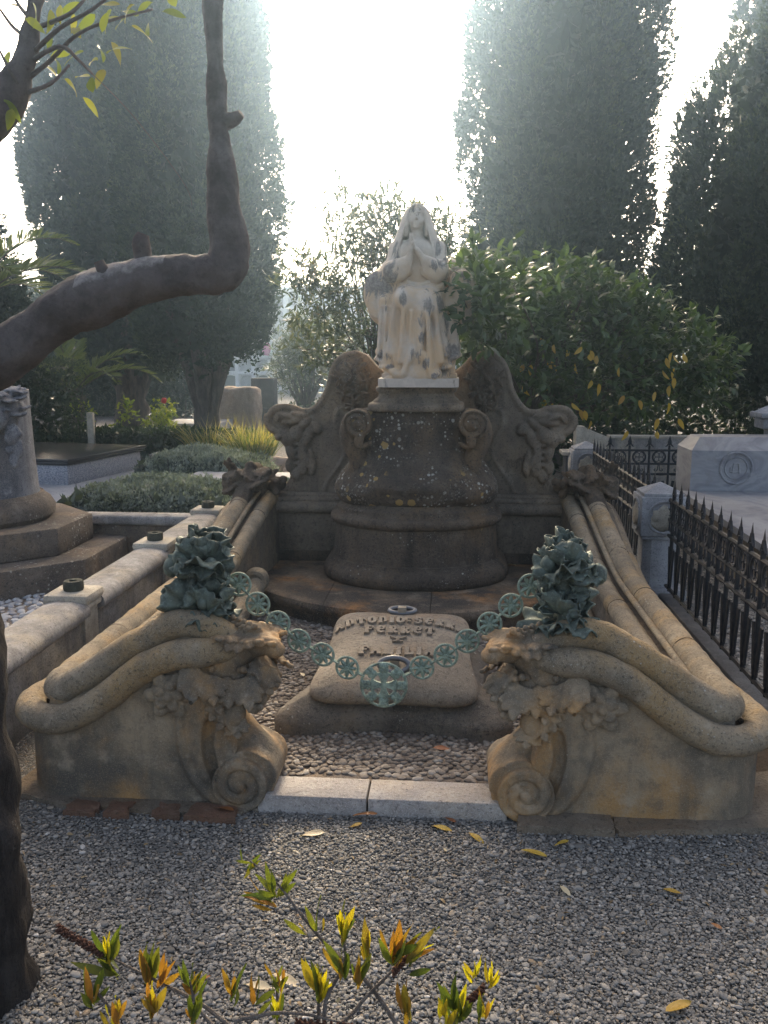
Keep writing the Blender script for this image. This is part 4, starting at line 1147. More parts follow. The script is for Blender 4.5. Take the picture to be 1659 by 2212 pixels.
def line(txt, yc, w, h, gap, sag, wid=None):
    tot = sum((w * (.55 if c in 'I:' else 1)) + gap for c in txt) - gap; x = -tot / 2
    for c in txt:
        cw = w * (.55 if c in 'I:' else 1)
        xc = x + cw / 2; yy = yc - sag * (xc / .33) ** 2; ang = math.atan(-2 * sag * xc / .33 ** 2)
        letter(c, xc, yy, w * (.8 if c not in 'I:' else .8), h, ang); x += cw + gap
line('ANTONIO:SERRA', .165, .042, .068, .008, .05)
line('FERRET', .055, .046, .068, .010, .012)
line('Y', -.03, .085, .05, .01, 0)
line('FAMILIA', -.155, .046, .07, .009, 0)
M_IRON = NT('grey_iron').bsdf((.16, .165, .17), .45, metal=.6)
M_CLAMP = NT('bronze_clamp').bsdf((.30, .26, .2), .5, metal=.5)
for yy, lean in ((.335, 12), (-.245, 60)):
    c = TILT @ Vector((.0, yy, ptop(0, yy) + .016))
    ring = [(c.x + .062 * math.cos(a), c.y + .03 * math.sin(a) * math.cos(R(lean)) - (.02 if lean > 30 else 0), c.z + .03 * math.sin(a) * math.sin(R(lean))) for a in np.linspace(0, 2 * math.pi, 32, endpoint=False)]
    rg = MB().tube(ring, .0115, 10, closed=True).build('ring_handle', M_IRON, tG)
    MB().box((c.x - .02, c.y - .01 + (.016 if lean > 30 else -.028), c.z - .05), (c.x + .02, c.y + .022 + (.016 if lean > 30 else -.028), c.z + .026), bev=.003).build('clamp', M_CLAMP, rg)

# ------------------------------------------------------------------ bronze leaf posts and medallion chain
def bronze_mat():
    t = NT('verdigris_bronze')
    mid = t.noise(16, 6, .65); fine = t.noise(90, 4, .7)
    geo = t.n('ShaderNodeNewGeometry').outputs['Pointiness']
    c = t.mix(t.rr(mid, .35, .65), (.062, .074, .060), (.135, .168, .134))
    c = t.mix(t.math('MULTIPLY', t.rr(fine, .5, .7), .5), c, (.21, .265, .21))
    c = t.mix(t.math('MULTIPLY', t.rr(t.noise(22, 5, .7), .55, .7), .6), c, (.24, .315, .245))
    c = t.mix(t.math('MULTIPLY', t.rr(t.noise(7, 4), .55, .7), .6), c, (.12, .10, .055))
    return t.bsdf(c, .62, t.bump(fine, .4, .003), metal=.25, spec=.4)
M_BRONZE = bronze_mat()
def verd_mat():
    t = NT('pale_verdigris')
    mid = t.noise(30, 6, .65); fine = t.noise(140, 4, .7)
    c = t.mix(t.rr(mid, .35, .65), (.125, .16, .122), (.27, .35, .27)); c = t.mix(t.math('MULTIPLY', t.rr(fine, .5, .68), .6), c, (.37, .46, .36)); c = t.mix(t.math('MULTIPLY', t.rr(t.noise(50, 4), .58, .7), .7), c, (.07, .08, .065))
    return t.bsdf(c, .65, t.bump(fine, .4, .002), metal=.1, spec=.4)
M_VERD = verd_mat()
def bleaf(seed, L=.12, spread=1.15, cup=.35, ruf=.016):
    """broad ruffled cabbage leaf, fan-shaped from its stalk"""
    r = random.Random(seed); ns, na = 11, 33; V = []; F = []; ph = r.uniform(0, 6)
    for i in range(ns):
        s_ = (i / (ns - 1)) ** .85
        for j in range(na):
            p = -1 + 2 * j / (na - 1); a = p * spread
            R_ = L * (.70 + .30 * math.cos(a * 1.1)) * (1 + .07 * math.sin(7.5 * a + ph) + .045 * math.sin(17 * a + 2 * ph))
            x, y = s_ * R_ * math.sin(a), s_ * R_ * math.cos(a)
            z = cup * L * (math.sin(s_ * 2.3) * .5 - (p * p) * .35 * s_) + ruf * s_ ** 3 * math.sin(8.5 * a + ph) + .5 * ruf * s_ ** 5 * math.sin(19 * a + 1.7 * ph) + .010 * L / .12 * s_ * (1 - s_) * abs(math.sin(5 * a)) * 2 - .55 * L * max(0, s_ - .72) ** 1.5
            V.append((x, y, z))
    for i in range(ns - 1):
        for j in range(na - 1): F.append((i * na + j, i * na + j + 1, (i + 1) * na + j + 1, (i + 1) * na + j))
    me = MB().add(V, F).mesh('leaf'); me.materials.append(M_BRONZE); return me
BL = [bleaf(k, *[(.125, 1.2, .35, .015), (.115, 1.35, .5, .018), (.13, 1.05, .25, .014), (.10, 1.3, .6, .016), (.12, 1.25, .2, .02), (.085, 1.2, .5, .014)][k]) for k in range(6)]
def leaf_at(parent, me, base, d, up, s=1.):
    d = Vector(d).normalized(); up = Vector(up); sd = d.cross(up).normalized(); up = sd.cross(d)
    M = Matrix((sd, d, up)).transposed().to_4x4(); M.translation = Vector(base)
    o = inst('leaf', me, parent, M @ Matrix.Scale(s, 4))
    md = o.modifiers.new('thick', 'SOLIDIFY'); md.thickness = .004
    return o
def leaf_post(sgn, lab, seed):
    r = random.Random(seed)
    cx, cy = X0 + sgn * (.655 if sgn < 0 else .635), 3.0
    t = thing('bronze_leaf_post', lab, 'ornament', (cx, cy, .62), 'bronze foliage posts at the tomb entrance')
    lean = -.05 * sgn
    MB().tube([(cx, cy, .60), (cx + .01, cy, .72), (cx - .015, cy + .01, .84), (cx - lean * .3, cy, .95)], [.05, .034, .03, .012], 12, noise_amp=.2, nscale=14).build('stem', M_BRONZE, t)
    # (height, count, radius, outward, upward, scale): leaves lie round the stem with their faces outward
    rings = [(.665, 6, .05, .8, -.55, .85), (.675, 7, .055, .85, .15, .95), (.71, 6, .05, .6, .7, .95), (.745, 5, .035, .6, .5, .75), (.80, 4, .025, .7, -.1, .6), (.825, 3, .02, .5, .8, .6), (.865, 5, .035, .85, -.35, .75), (.865, 6, .04, .8, .45, .9), (.895, 6, .035, .45, .85, .85), (.915, 4, .02, .15, 1., .75)]
    for z, n, rad, ow, upw, s in rings:
        a0 = r.uniform(0, 6)
        for i in range(n):
            a = a0 + 2 * math.pi * i / n + r.uniform(-.3, .3); o_ = Vector((math.cos(a), math.sin(a), 0))
            d = o_ * (ow + r.uniform(-.2, .2)) + Vector((0, 0, upw + r.uniform(-.25, .25))) + Vector((-math.sin(a), math.cos(a), 0)) * r.uniform(-.35, .35)
            nrm = o_ * upw * .9 + Vector((0, 0, max(ow, .2))) + o_ * .5
            leaf_at(t, BL[r.randrange(6)], Vector((cx, cy, z + r.uniform(-.012, .012))) + o_ * rad * .6, d, nrm, s * r.uniform(.8, 1.1))
    # buds and poppy heads
    for (dx, dy, dz, s) in ((-.06 * sgn * -1, -.05, .86, .028), (.05, -.06, .88, .024), (-.07, -.03, .90, .026), (sgn * .105, -.01, .86, .032), (.02, -.07, .745, .022)):
        V = lumpy(ICO2[0], .12, 2.2, dx * 50) * s; V[:, 2] *= 1.25
        MB().add(V + np.array((cx + dx, cy + dy, dz)), ICO2[1].tolist()).build('bud', M_BRONZE, t)
    MB().tube([(cx, cy, .93), (cx + sgn * .05, cy - .01, .925), (cx + sgn * .10, cy - .01, .88)], .009, 8).build('stalk', M_BRONZE, t)
    # hook for the chain
    hk = spline([(cx, cy, .83), (cx - sgn * .05, cy - .01, .83), (cx - sgn * .085, cy - .0, .80), (cx - sgn * .09, cy + .02, .83), (cx - sgn * .07, cy + .03, .845)], 5)
    MB().tube(hk, [.016 - .0005 * i for i in range(len(hk))], 8).build('hook', M_BRONZE, t)
    return t
leaf_post(-1, 'green bronze cabbage leaf post at the left chain end', 21)
leaf_post(1, 'green bronze cabbage leaf post at the right chain end', 33)

def medal_mesh():
    mb = MB(); Rr = .041
    mb.tube([(Rr * math.cos(a), 0, Rr * math.sin(a)) for a in np.linspace(0, 2 * math.pi, 32, endpoint=False)], .0052, 8, closed=True)
    return mb.mesh('medallion')
def flower_mesh():
    mb = MB()
    for k in range(8):
        a = 2 * math.pi * k / 8; ca, sa = math.cos(a), math.sin(a)
        prof = [(.008, .004), (.018, .0085), (.028, .0075), (.039, .0015)]
        V = []; 
        for (r_, w) in prof:
            for q, dy in ((-w, 0), (0, -.006), (w, 0), (0, .004)): V.append((r_ * ca - q * sa, dy, r_ * sa + q * ca))
        F = []
        for i in range(3):
            for j in range(4): F.append((i * 4 + j, i * 4 + (j + 1) % 4, (i + 1) * 4 + (j + 1) % 4, (i + 1) * 4 + j))
        mb.add(V, F)
    mb.lathe([(.0, -.012), (.006, -.012), (.008, -.006), (.012, -.007), (.013, -.002), (.013, .004), (.0, .005)], 14, Matrix.Rotation(R(-90), 4, 'X'))
    return mb.mesh('flower', True, 40)
ME_MED, ME_FLO = medal_mesh(), flower_mesh(); ME_MED.materials.append(M_VERD); ME_FLO.materials.append(M_VERD)
CH_L = [(-.768, .784), (-.702, .711), (-.628, .642), (-.552, .575), (-.465, .525), (-.375, .477)]
CH_R = [(-.102, .485), (-.015, .534), (.062, .590), (.140, .656), (.213, .726), (.279, .799)]
CY = 3.05
tC = thing('medallion_chain', 'verdigris bronze chain of flower medallions hanging between the leaf posts', 'chain', (X0, CY, .33))
BIG = Vector((-.241, CY, .415))
seq = [Vector((x, CY, z)) for x, z in CH_L] + [BIG] + [Vector((x, CY, z)) for x, z in CH_R]
for i, p in enumerate(seq):
    if p is BIG: continue
    M = Matrix.Translation(p) @ Matrix.Rotation(R(rnd.uniform(-9, 9)), 4, 'Z') @ Matrix.Rotation(R(rnd.uniform(0, 45)), 4, 'Y')
    o = inst('medallion', ME_MED, tC, M); f = inst('flower', ME_FLO, o, Matrix.Identity(4))
ends = [Vector((X0 - .655 + .085, 3.0, .825))] + seq + [Vector((X0 + .635 - .085, 3.0, .825))]
for i in range(len(ends) - 1):
    a, b = ends[i], ends[i + 1]; d = (b - a).normalized()
    ra = .078 if a is BIG else (.0 if i == 0 else .032); rb = .078 if b is BIG else (0. if i == len(ends) - 2 else .032)
    p, q = a + d * ra, b - d * rb
    sd = Vector((0, 1, 0)) * .006
    for s_ in (-1, 1): MB().tube([p + sd * s_, q + sd * s_], .0036, 6).build('link', M_VERD, tC)
# the large medallion with a cross
mb = MB(); mb.tube([(BIG.x + .083 * math.cos(a), BIG.y, BIG.z + .083 * math.sin(a)) for a in np.linspace(0, 2 * math.pi, 48, endpoint=False)], .0055, 8, closed=True)
mb.tube([(BIG.x + .047 * math.cos(a), BIG.y, BIG.z + .047 * math.sin(a)) for a in np.linspace(0, 2 * math.pi, 40, endpoint=False)], .005, 8, closed=True)
bm_ = mb.build('large_medallion', M_VERD, tC)
mb = MB()
for k in range(4):
    a = R(90 * k); ca, sa = math.cos(a), math.sin(a); pr = [(.0, .0095), (.012, .0095), (.026, .013), (.038, .02), (.046, .024)]
    V = []; F = []
    for (r_, w) in pr:
        for q, dy in ((-w, -.006), (w, -.006), (w, .004), (-w, .004)): V.append((BIG.x + r_ * ca - q * sa, BIG.y + dy - .001 * (k % 2), BIG.z + r_ * sa + q * ca))
    for i in range(len(pr) - 1):
        for j in range(4): F.append((i * 4 + j, i * 4 + (j + 1) % 4, (i + 1) * 4 + (j + 1) % 4, (i + 1) * 4 + j))
    mb.add(V, F)
mb.build('cross', M_VERD, bm_, angle=40)
for k in range(8):
    a = R(45 * k + 90); c = Vector((BIG.x + .066 * math.cos(a), BIG.y - .004, BIG.z + .066 * math.sin(a))); mb = MB()
    for q in range(4):
        b = a + R(90 * q + 45); V = ICO2[0] * np.array((.0115, .006, .0115)) + np.array((c.x + .0105 * math.cos(b), c.y, c.z + .0105 * math.sin(b))); mb.add(V, ICO2[1].tolist())
    V = ICO1[0] * .005 + np.array((c.x, c.y - .006, c.z)); mb.add(V, ICO1[1].tolist())
    mb.build('blossom', M_VERD, bm_)

# ------------------------------------------------------------------ left court: marble wall, stepped monument, pot, graves
o = MB().box((1.1, 2.9, -.02), (1.35, 8.7, .012)).build('soil_strip', stone('bare_soil', (.14, .10, .068), (.07, .055, .04), (.2, .16, .12), s=2, streak=0, bump=1.)); o['kind'] = 'structure'
t = thing('marble_wall', 'low stained marble wall with coping running beside the tomb', 'wall', (-1.88, 4.6, 0))
ys = [2.45, 2.90, 4.12, 5.34, 6.56]
for i in range(4):
    a = ys[i] + (.085 if i else 0); b = ys[i + 1] - .085
    MB().box((-1.95, a, -.02), (-1.81, b, .335), bev=.004).build('panel', M_OLDWALL, t, angle=30)
    prof = [(-.115, 0), (-.12, .02), (-.115, .045), (-.09, .068), (-.04, .078), (.04, .078), (.09, .068), (.115, .045), (.12, .02), (.115, 0), (.085, -.012), (.08, -.03), (-.08, -.03), (-.085, -.012)]
    V = [(-1.88 + x, a, .345 + z) for x, z in prof] + [(-1.88 + x, b, .345 + z) for x, z in prof]; n = len(prof)
    F = [(k, n + k, n + (k + 1) % n, (k + 1) % n) for k in range(n)] + [tuple(range(n)), tuple(range(2 * n - 1, n - 1, -1))]
    MB().add(V, F).build('coping', M_OLDWALL, t, angle=50)
M_RUST = stone('mossy_iron', (.085, .085, .06), (.03, .03, .025), (.15, .15, .12), s=3, bump=.6)
for i, y in enumerate(ys[1:]):
    p = MB().box((-1.965, y - .082, -.02), (-1.795, y + .082, .37), bev=.006).build('post', M_CREAM, t, angle=30)
    c = MB(); c.box((-1.985, y - .102, .365), (-1.775, y + .102, .40), bev=.012); c.box((-1.995, y - .112, .398), (-1.765, y + .112, .452), bev=.02); c.build('cap', M_CREAM, p, angle=40)
    MB().lathe([(.046, 0), (.05, .01), (.05, .04), (.045, .05), (.02, .05), (.018, .042), (0, .042)], 16, c=(-1.88, y, .45)).build('iron_stud', M_RUST, p, angle=40)
t = thing('cross_wall', 'short mossy stone wall with coping behind the flower pot', 'wall', (-2.45, 6.72, 0))
MB().box((-3.3, 6.68, -.02), (-2.0, 6.80, .28), bev=.004).build('panel', M_OCT, t, angle=30)
MB().box((-3.32, 6.64, .282), (-1.99, 6.84, .36), bev=.025).build('coping', M_OLDWALL, t, angle=60)
fl = MB().add([(-4.8, 2.6, .006), (-1.97, 2.6, .006), (-1.97, 6.68, .006), (-4.8, 6.68, .006)], [(0, 1, 2, 3)]).build('court_floor', M_MORTAR); fl['kind'] = 'structure'
def kc(P): return (np.hypot(P[:, 0] + 3.52, P[:, 1] - 6.2) > .93)
cobbles(fl, relax_pts(-3.1, -2.02, 4.3, 6.6, .066, kc, 8), .012, .036, M_COBW, 300, .45)

OX, OY = -3.52, 6.2
def octo(r, rot=22.5): return [(OX + r * math.cos(R(rot + 45 * k)), OY + r * math.sin(R(rot + 45 * k))) for k in range(8)]
def oct_block(r, z0, z1, nm, par, seed):
    import bmesh
    bm = bmesh.new(); vs_ = [bm.verts.new((x, y, z0)) for x, y in octo(r)]; f = bm.faces.new(vs_); ex = bmesh.ops.extrude_face_region(bm, geom=[f])
    for v in [e for e in ex['geom'] if isinstance(e, bmesh.types.BMVert)]: v.co.z = z1
    bmesh.ops.recalc_face_normals(bm, faces=bm.faces[:])
    bmesh.ops.bevel(bm, geom=[e for e in bm.edges], offset=.012, segments=2, affect='EDGES', profile=.5)
    bmesh.ops.subdivide_edges(bm, edges=[e for e in bm.edges if e.calc_length() > .2], cuts=6, use_grid_fill=True)
    me = bpy.data.meshes.new(nm); bm.to_mesh(me); bm.free()
    me.polygons.foreach_set('use_smooth', np.ones(len(me.polygons), dtype=bool)); me.set_sharp_from_angle(angle=R(35))
    return put(nm, me, M_OCT, par)
t = thing('column_monument', 'dark round column on lichened octagonal steps with carved head ornament', 'monument', (OX, OY, 0))
oct_block(1.05, -.02, .205, 'lower_step', t, 1); oct_block(.80, .207, .405, 'upper_step', t, 2)
V = []
mb = MB().lathe([(.36, .40), (.50, .405), (.535, .44), (.54, .50), (.51, .555), (.475, .58), (.46, .60), (.43, .60)], 40, c=(OX, OY, 0)); mb.build('torus_base', M_OCT, t)
M_COL = stone('dark_grey_marble', (.20, .20, .205), (.06, .06, .065), (.42, .42, .42), s=1.1, streak=.75, bump=.3)
MB().lathe([(.44, .59), (.43, .62), (.415, .9), (.405, 1.3), (.405, 1.36), (.34, 1.38)], 40, c=(OX, OY, 0)).build('shaft', M_COL, t)
def carved_head():
    S = SDF((-.2, -.2, -.32), (.2, .2, .26), .007); r = random.Random(12)
    S.ell((0, 0, .02), (.095, .09, .12), None, .02)
    for i in range(34):
        a = r.uniform(0, 6.28); z = r.uniform(-.02, .15)
        sdf_leaf(S, (math.cos(a) * .07, math.sin(a) * .07, z), (math.cos(a) * .7, math.sin(a) * .7, r.uniform(-.5, .8)), (math.cos(a), math.sin(a), .5), r.uniform(.05, .09), .045, .3, .005, .008)
    S.ell((-.02, -.08, .0), (.055, .05, .07), None, .01); S.ell((-.02, -.13, .0), (.012, .016, .02), None, .006)
    S.ell((.05, -.06, -.1), (.04, .035, .06), rotm(0, 20, 0), .01); S.ell((.07, -.05, -.17), (.035, .03, .06), rotm(0, -10, 0), .01); S.ell((-.06, -.06, -.11), .035, None, .01); S.ell((.05, -.05, -.24), (.025, .03, .05), None, .01)
    for i in range(14): S.ell((r.uniform(0, .09), -.06, r.uniform(-.26, -.05)), r.uniform(.012, .022), None, .006)
    return S
CHD = carved_head(); me = CHD.mesh('carved_head'); me.materials.append(M_COL)
inst('carved_head', me, t, Matrix.Translation((OX + .40, OY - .33, 1.19)) @ Matrix.Rotation(R(30), 4, 'Z') @ Matrix.Scale(1.25, 4))

M_TERRA = stone('faded_terracotta', (.36, .17, .105), (.2, .1, .07), (.45, .33, .27), s=2, streak=.4, bump=.35)
t = thing('flower_pot', 'upturned terracotta flower pot behind the octagonal steps', 'flower pot', (-2.93, 6.55, .205))
MB().lathe([(.098, 0), (.105, .002), (.105, .028), (.098, .032), (.095, .04), (.09, .09), (.078, .145), (.074, .16), (.068, .19), (.06, .195), (.012, .195), (.01, .185), (0, .185)], 32, c=(-2.93, 6.55, .205)).build('pot_body', M_TERRA, t, angle=45)

# granite grave
def granite(name, a, b, c_, s=90):
    t = NT(name); v = t.vor(s); sc = t.n('ShaderNodeSeparateColor', None, Color=v.outputs['Color'])
    c = t.ramp(sc.outputs[0], [(0, a), (.4, b), (.8, b), (1, c_)]); c = t.mix(.4, c, t.ramp(t.noise(s * .7, 4), [(.35, a), (.65, c_)]))
    return t.bsdf(c, .4, spec=.5)
M_GRAN = granite('speckled_granite', (.06, .065, .085), (.28, .29, .32), (.5, .5, .52))
M_BLACK = NT('polished_black_granite').bsdf((.028, .029, .031), .25, spec=.5)
M_PALE = stone('pale_terrazzo', (.36, .35, .35), (.22, .22, .22), (.46, .46, .45), s=1, streak=0, bump=.1, patch=.3)
t = thing('granite_grave', 'speckled grey granite grave topped by a polished black slab', 'grave', (-5.2, 11.2, 0))
th_ = R(10)
def rb(lo, hi, bev): 
    c = Vector((-4.73, 10.4, 0)); return MB().box(lo, hi, Matrix.Translation(c) @ Matrix.Rotation(-th_, 4, 'Z'), bev)
rb((-1.7, 0, .03), (0, 1.75, .275), .006).build('plinth', M_GRAN, t, angle=30)
rb((-1.72, -.03, .283), (.03, 1.79, .318), .005).build('lower_slab', M_BLACK, t, angle=30); rb((-1.75, -.05, .322), (.05, 1.82, .36), .005).build('upper_slab', M_BLACK, t, angle=30)
o = MB().box((-7.5, 8.9, -.02), (-3.45, 12.6, .035)).build('terrazzo_paving', M_PALE); o['kind'] = 'structure'
o = MB().box((-4.4, 12.4, -.02), (-2.9, 12.75, .20), bev=.01).build('low_kerb', M_PALE); tag(o, 'low pale stone kerb beyond the silver shrubs', 'kerb')
o = MB().box((-2.9, 9.1, -.02), (-1.6, 9.75, .31), M=None, bev=.008).build('flat_grave', M_PALE); tag(o, 'flat pale stone grave top between the silver shrubs', 'grave')
o = MB().box((-5.3, 15.4, -.02), (-4.2, 16.6, .42), bev=.02).build('low_grave', M_PALE); tag(o, 'plain low grave block behind the clipped left hedge', 'grave')
# thin yellow marker post
o = MB().box((-5.65, 13.2, 0), (-5.55, 13.28, .75), bev=.01).build('marker_post', M_CREAM); tag(o, 'thin cream post in the clipped hedge at left', 'post')

# rough monolith, dark stele and rocks
M_ROCK = stone('rough_pink_limestone', (.42, .32, .245), (.25, .19, .15), (.56, .46, .38), s=1.4, streak=.4, bump=1.)
def rough_block(lo, hi, amp, seed, sub=26):
    import bmesh
    bm = bmesh.new(); bmesh.ops.create_cube(bm, size=1); bmesh.ops.subdivide_edges(bm, edges=bm.edges[:], cuts=sub, use_grid_fill=True)
    V = np.array([v.co[:] for v in bm.verts]); F = [[v.index for v in f.verts] for f in bm.faces]; bm.free()
    q = np.abs(V * 2); k = (q ** 8).sum(1) ** (-1 / 8.); W = V * np.minimum(1, k * 1.0)[:, None]
    c = (np.array(lo) + np.array(hi)) / 2; W = W * (np.array(hi) - np.array(lo)) + c
    d = vnoise(W, 3.2, seed, 5) * amp; n = V / np.linalg.norm(V, axis=1)[:, None]
    return W + n * d[:, None], F
V, F = rough_block((-4.55, 16.7, -.1), (-3.78, 17.3, 1.02), .10, 4); o = put('monolith', np_mesh('monolith', V, F), M_ROCK); tag(o, 'rough pink upright stone slab beside the cypress trunk', 'monolith')
M_STELE = stone('dark_slate', (.07, .07, .072), (.035, .035, .037), (.11, .11, .11), s=1, streak=.2, bump=.2)
t = thing('stele', 'smooth dark upright stele behind the rough pink monolith', 'stele', (-3.95, 18.1, 0))
MB().box((-4.14, 18, -.02), (-3.7, 18.3, .55), bev=.01).build('lower_block', M_STELE, t, angle=30); MB().box((-4.16, 17.97, .56), (-3.68, 18.33, 1.16), bev=.01).build('upper_block', M_STELE, t, angle=30)
for i, (x, y, s) in enumerate(((-2.75, 11.4, .26), (-2.3, 11.3, .25), (-1.95, 10.9, .22), (-3.05, 17.3, .28))):
    V = lumpy(ICO3[0], .5, 1.1, i + 3) * np.array((s, s * .8, s * .75)) + np.array((x, y, s * .42))
    o = put('boulder', np_mesh('boulder', V, ICO3[1]), M_ROCK); tag(o, ['rounded boulder nearest the tall grass', 'pale boulder in the middle of the row behind the tomb', 'boulder closest to the carved screen', 'pale boulder at the foot of the oleander'][i], 'boulder', 'boulders behind the tomb')

# ------------------------------------------------------------------ niche building far behind
M_WHITE = stone('whitewash', (.78, .78, .78), (.6, .6, .6), (.84, .84, .83), s=.3, streak=.3, bump=.1)
M_NICHE = [stone('niche_stone_%d' % k, c, tuple(x * .6 for x in c), tuple(min(x * 1.3, .8) for x in c), s=1, streak=.2, bump=.1) for k, c in enumerate(((.30, .30, .31), (.12, .12, .125), (.50, .50, .52)))]
t = thing('niche_building', 'long white cemetery building with rows of arched burial niches', 'building', (-7.5, 42.4, 0))
BX0, BX1, BY = -16.0, 3.2, 42.0
MB().box((BX0, BY + .5, 0), (BX1, BY + 1.2, 4.75)).build('back_wall', M_WHITE, t, smooth=False)
MB().box((BX0 - .15, BY - .15, 4.6), (BX1 + .15, BY + 1.3, 4.82)).build('cornice', M_WHITE, t, smooth=False)
ncol = 24; cw = (BX1 - BX0) / ncol; rh = .76
for k in range(ncol + 1): MB().box((BX0 + k * cw - .08, BY, 0), (BX0 + k * cw + .08, BY + .498, 4.598)).build('pier', M_WHITE, t, smooth=False)
for q in range(7): MB().box((BX0 + .082, BY + .02, q * rh), (BX1 - .082, BY + .497, q * rh + .13)).build('shelf', M_WHITE, t, smooth=False)
n_ = 8; hw = cw / 2 - .1
arch = [(-hw, .15), (hw, .15)] + [(hw * math.cos(a), .50 + .2 * math.sin(a)) for a in np.linspace(0, math.pi, n_)]
nme = []
for mt in M_NICHE:
    m = MB().prism([(x, y) for x, y in arch], -.02, .05); m.xf(lambda p: Vector((p.x, -p.z, p.y))); me = m.mesh('niche', False); me.materials.append(mt); nme.append(me)
r_ = random.Random(2)
for k in range(ncol):
    for q in range(6): inst('niche', nme[r_.choice((0, 0, 1, 2, 2))], t, Matrix.Translation((BX0 + (k + .5) * cw, BY + .44, q * rh)))
M_PINK = NT('pink_flowers').bsdf((.55, .05, .22), .7)
V = lumpy(ICO2[0], .5, 2, 1) * np.array((.2, .1, .3)); o = put('flower_posy', np_mesh('flower_posy', V + np.array((-8.9, 41.9, 1.95)), ICO2[1]), M_PINK); tag(o, 'bright pink flower posy hung on the white niches', 'flowers')
# white houses glimpsed at right
o = MB().box((3.5, 30, 0), (6.5, 33, 3.1), bev=.05).build('white_tomb_house', M_WHITE); tag(o, 'plain white tomb house glimpsed between the right cypresses', 'building')
o = MB().box((9.2, 26, 0), (13.5, 28, 2.6), bev=.05).build('white_tomb_house', M_WHITE); tag(o, 'white tomb house behind the hedge at far right', 'building')

# ------------------------------------------------------------------ right side: marble posts, iron railing, marble tomb
M_BLKIRON = NT('black_wrought_iron')
_t = M_BLKIRON; M_BLKIRON = _t.bsdf(_t.mix(_t.rr(_t.noise(30, 5), .4, .7), (.022, .022, .024), (.055, .05, .048)), .55, _t.bump(_t.noise(80, 3), .3, .003), metal=.3)
FX = 1.42
M_KERB = stone('dark_worn_kerb', (.13, .128, .125), (.06, .058, .055), (.22, .215, .21), s=1.5, streak=.1, bump=.5)
def marble_post(x, y, lab, s=1.):
    t = thing('marble_post', lab, 'post', (x, y, 0), 'marble posts of the iron railing')
    MB().box((x - .17, y - .17, -.02), (x + .17, y + .17, .07), bev=.01).build('base', M_MARBLE, t, angle=30)
    c = .05; hw = .115
    o8 = [(x - hw + c, y - hw), (x + hw - c, y - hw), (x + hw, y - hw + c), (x + hw, y + hw - c), (x + hw - c, y + hw), (x - hw + c, y + hw), (x - hw, y + hw - c), (x - hw, y - hw + c)]
    MB().prism(o8, .072, .42).build('shaft', M_MARBLE, t, angle=20)
    MB().box((x - .135, y - .135, .405), (x + .135, y + .135, .425), bev=.006).build('collar', M_MARBLE, t, angle=30)
    h = MB().box((x - .148, y - .148, .428), (x + .148, y + .148, .69), bev=.008).build('head', M_MARBLE, t, angle=30)
    mb = MB(); b = .13; V = [(x - b, y - b, .692), (x + b, y - b, .692), (x + b, y + b, .692), (x - b, y + b, .692), (x - b, y - b, .71), (x + b, y - b, .71), (x + b, y + b, .71), (x - b, y + b, .71), (x, y, .775)]
    mb.add(V, [(0, 3, 2, 1), (0, 1, 5, 4), (1, 2, 6, 5), (2, 3, 7, 6), (3, 0, 4, 7), (4, 5, 8), (5, 6, 8), (6, 7, 8), (7, 4, 8)]); mb.build('pyramid_cap', M_MARBLE, t, angle=20)
    for ax in (0, 1):   # carved roundels on the front and the left face
        pts = []
        for a in np.linspace(0, 2 * math.pi, 36, endpoint=False):
            u, w = .105 * math.cos(a), .105 * math.sin(a)
            pts.append((x + u, y - .15, .558 + w) if ax == 0 else (x - .15, y + u, .558 + w))
        MB().tube(pts, .009, 8, closed=True).build('roundel', M_MARBLE, h)
        S_ = lumpy(ICO3[0], .55, 2.2, 3 + ax) * (np.array((.075, .014, .08)) if ax == 0 else np.array((.014, .075, .08))) + (np.array((x, y - .15, .555)) if ax == 0 else np.array((x - .15, y, .555)))
        put('relief', np_mesh('relief', S_, ICO3[1]), M_CREAM, h)
marble_post(1.39, 5.95, 'grey marble post with carved roundel and pyramid cap, nearer one on the railing')
marble_post(1.32, 8.85, 'grey marble post with pyramid cap at the far railing corner')

def bar_mesh():
    mb = MB(); mb.tube([(0, 0, .06), (0, 0, .70)], .0125, 8)
    # spear head with two barbs
    mb.add([(0, 0, .80), (.0, -.021, .735), (.009, 0, .73), (0, .021, .735), (-.009, 0, .73), (0, 0, .69)], [(0, 1, 2), (0, 2, 3), (0, 3, 4), (0, 4, 1), (5, 2, 1), (5, 3, 2), (5, 4, 3), (5, 1, 4)])
    for s_ in (-1, 1):
        mb.tube([(0, s_ * .004, .745), (0, s_ * .012, .715), (0, s_ * .028, .695), (0, s_ * .043, .687)], [.008, .0095, .008, .0015], 6)
    return mb.mesh('bar', True, 50)
def foot_mesh():
    mb = MB()
    for s_ in (-1, 1): mb.add(*(lambda m: (m.v, m.f))(MB().box((-.005, -.0145, 0), (.005, .0145, .25), Matrix.Translation((0, s_ * .014, .10)) @ Matrix.Rotation(R(-s_ * 9), 4, 'X'))))
    mb.tube([(0, -.03, .115), (0, .03, .115)], .007, 6); mb.tube([(0, -.03, .075), (0, 0, .10), (0, .03, .075)], .008, 6)
    return mb.mesh('foot_fan', True, 40)
def ring_mesh():
    mb = MB()
    mb.tube([(0, .062 * math.cos(a), .585 + .062 * math.sin(a)) for a in np.linspace(0, 2 * math.pi, 24, endpoint=False)], .0095, 6, closed=True)
    for k in range(4):
        b = R(45 + 90 * k); mb.tube([(0, .03 * math.cos(b) + .023 * math.cos(a), .585 + .03 * math.sin(b) + .023 * math.sin(a)) for a in np.linspace(0, 2 * math.pi, 12, endpoint=False)], .004, 5, closed=True)
    return mb.mesh('ring')
